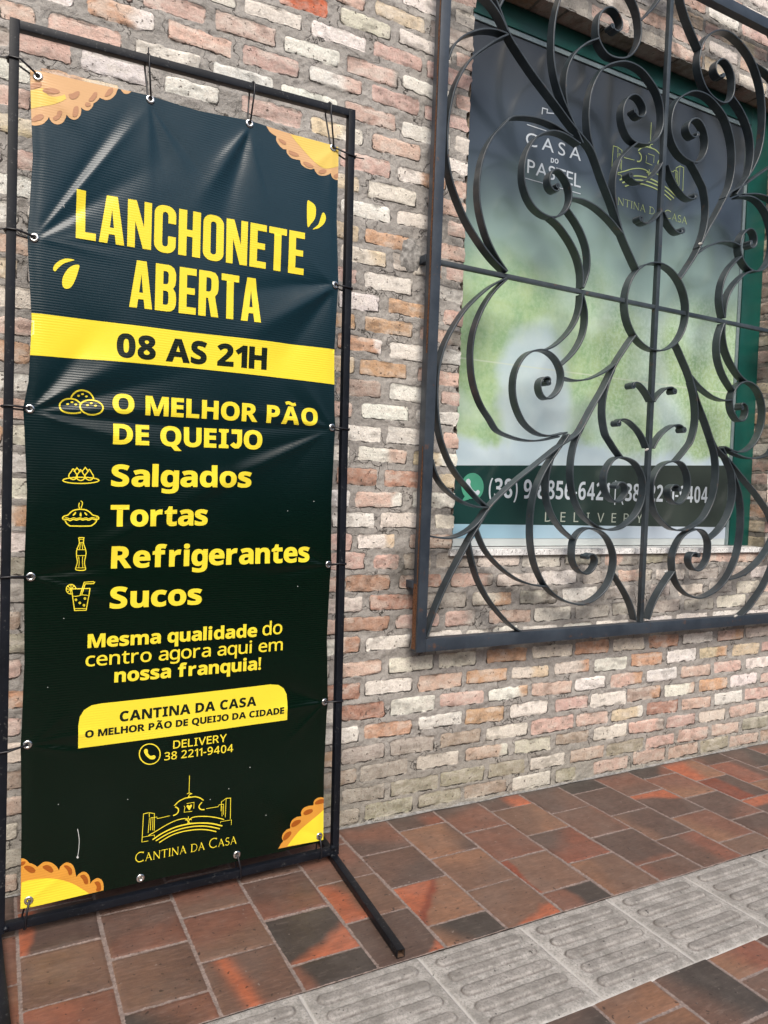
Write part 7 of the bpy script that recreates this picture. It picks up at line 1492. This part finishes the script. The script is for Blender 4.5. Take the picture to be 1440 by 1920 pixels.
def tie(eu, ez, kind, pz, label, pu=None, tail=0.018):
    """loop from an eyelet round a post ('L', 'R') or a rail ('T', 'B')"""
    bm = bmesh.new(); r = 0.0025; g = TB / 2 + 0.0021
    base = np.array([eu]), np.array([ez]); dd = float(disp(*base)[0]); ne = BN - dd
    if kind in 'LR':
        up_ = postu(pz, kind == 'L'); s = -1 if kind == 'L' else 1
        pts = [bp(eu, ez, ne + 0.004), bp(eu, ez + .001, ne - 0.004), bp(up_ - s * g, pz + .002, hn - g), bp(up_ + s * g * 0.9, pz + .001, hn - g), bp(up_ + s * g, pz, hn - g * .8), bp(up_ + s * g, pz - .001, hn + g * .8), bp(up_ + s * g * .8, pz - .002, hn + g), bp(up_ - s * g, pz - .003, hn + g), bp(eu - s * .002, ez - .004, ne + 0.005), bp(eu, ez - .001, ne + .003)]
        tl = [bp(up_ + s * g, pz + .001, hn - g * .5), bp(up_ + s * (g + tail), pz + .004 * s, hn - g * .4)]
        hd = bp(up_ + s * (g + .001), pz, hn - g * .2)
    else:
        rz = pz; s = 1 if kind == 'T' else -1
        pts = [bp(eu, ez, ne + 0.004), bp(eu + .001, ez, ne - 0.004), bp(pu + .002, rz - s * g, hn - g), bp(pu + .002, rz + s * g * .8, hn - g), bp(pu, rz + s * g, hn - g * .8), bp(pu, rz + s * g, hn + g * .8), bp(pu - .003, rz + s * g * .8, hn + g), bp(pu - .004, rz - s * g, hn + g), bp(eu - .004, ez + s * .002, ne + 0.005), bp(eu - .001, ez, ne + .003)]
        tl = [bp(pu, rz + s * g, hn - g * .5), bp(pu + .001, rz + s * (g + tail), hn - g * .3)]
        hd = bp(pu, rz + s * (g + .001), hn - g * .2)
    tube(bm, pts, r); tube(bm, tl, 0.0015)
    b2 = bmesh.new(); bmesh.ops.create_cube(b2, size=1.0)
    for v in b2.verts: v.co = Vector((v.co.x * 0.0055, v.co.y * 0.0045, v.co.z * 0.0055)) + hd
    me2 = bpy.data.meshes.new('tmp'); b2.to_mesh(me2); bm.from_mesh(me2); b2.free(); bpy.data.meshes.remove(me2)
    o = from_bm('cable_tie', bm, ZIP, None, True)
    tag(o, label, 'cable tie', 'cable ties holding the banner')
tie(*EYE[0], 'L', 2.052, 'black cable tie from the top left pasty corner to the post')
tie(*EYE[1], 'T', 2.1436, 'black cable tie hanging first eyelet past the left corner from the top rail', pu=0.279, tail=0.018)
tie(*EYE[2], 'T', 2.1555, 'black cable tie hanging last eyelet before the right corner from the top rail', pu=0.549, tail=0.006)
tie(*EYE[3], 'T', 2.1660, 'slanting black cable tie from top right pasty corner up to the rail', pu=0.772, tail=0.006)
tie(*EYE[3], 'R', 2.050, 'black cable tie with long tail, from top right pasty corner to the post', tail=0.03)
tie(*EYE[4], 'L', 1.668, 'black cable tie on left post beside the word LANCHONETE', tail=0.02)
tie(*EYE[5], 'L', 1.266, 'black cable tie on left post beside the bread roll icon', tail=0.014)
tie(*EYE[6], 'L', 0.869, 'black cable tie on left post beside the juice glass icon', tail=0.014)
tie(*EYE[7], 'L', 0.457, 'black cable tie on left post beside the yellow label corner', tail=0.005)
tie(*EYE[8], 'B', 0.0325, 'black cable tie from bottom left pasty corner down to the rail', pu=0.045, tail=0.004)
tie(*EYE[9], 'R', 1.678, 'black cable tie with pointed tail on right post beside the word LANCHONETE', tail=0.022)
tie(*EYE[10], 'R', 1.275, 'black cable tie on right post beside the words MELHOR PÃO', tail=0.004)
tie(*EYE[11], 'R', 0.884, 'black cable tie on right post beside the word Refrigerantes', tail=0.003)
tie(*EYE[12], 'R', 0.480, 'black cable tie on right post beside the yellow label', tail=0.003)
tie(*EYE[13], 'B', 0.0330, 'black cable tie from bottom right pasty corner down to the rail', pu=0.823, tail=0.004)
tie(*EYE[15], 'B', 0.0328, 'black cable tie at the banner foot below the small castle crest', pu=0.579, tail=0.004)

# ------------------------------------------------------------------ the house across the street (seen only in reflections)
house = empty('street_house', (3, -13, 0))
tag(house, 'plain plastered house across the street', 'house')
bm = bmesh.new(); box(bm, -22, 30, -20, -12.5, -0.15, 4.6); from_bm('house_wall', bm, mat_plain('grey_plaster', (0.10, 0.10, 0.10), 0.9, nscale=1.2, amt=0.25), house)
bm = bmesh.new(); box(bm, -22.3, 30.3, -20.3, -12.2, 4.602, 4.85); from_bm('roof', bm, mat_plain('roof_tile', (0.16, 0.08, 0.05), 0.9), house)
for i in range(7):
    bm = bmesh.new(); box(bm, -18 + i * 6.4, -16.2 + i * 6.4, -12.499, -12.44, 1.0, 2.4); from_bm('house_window', bm, mat_plain('dark_glass', (0.03, 0.035, 0.04), 0.1), house)
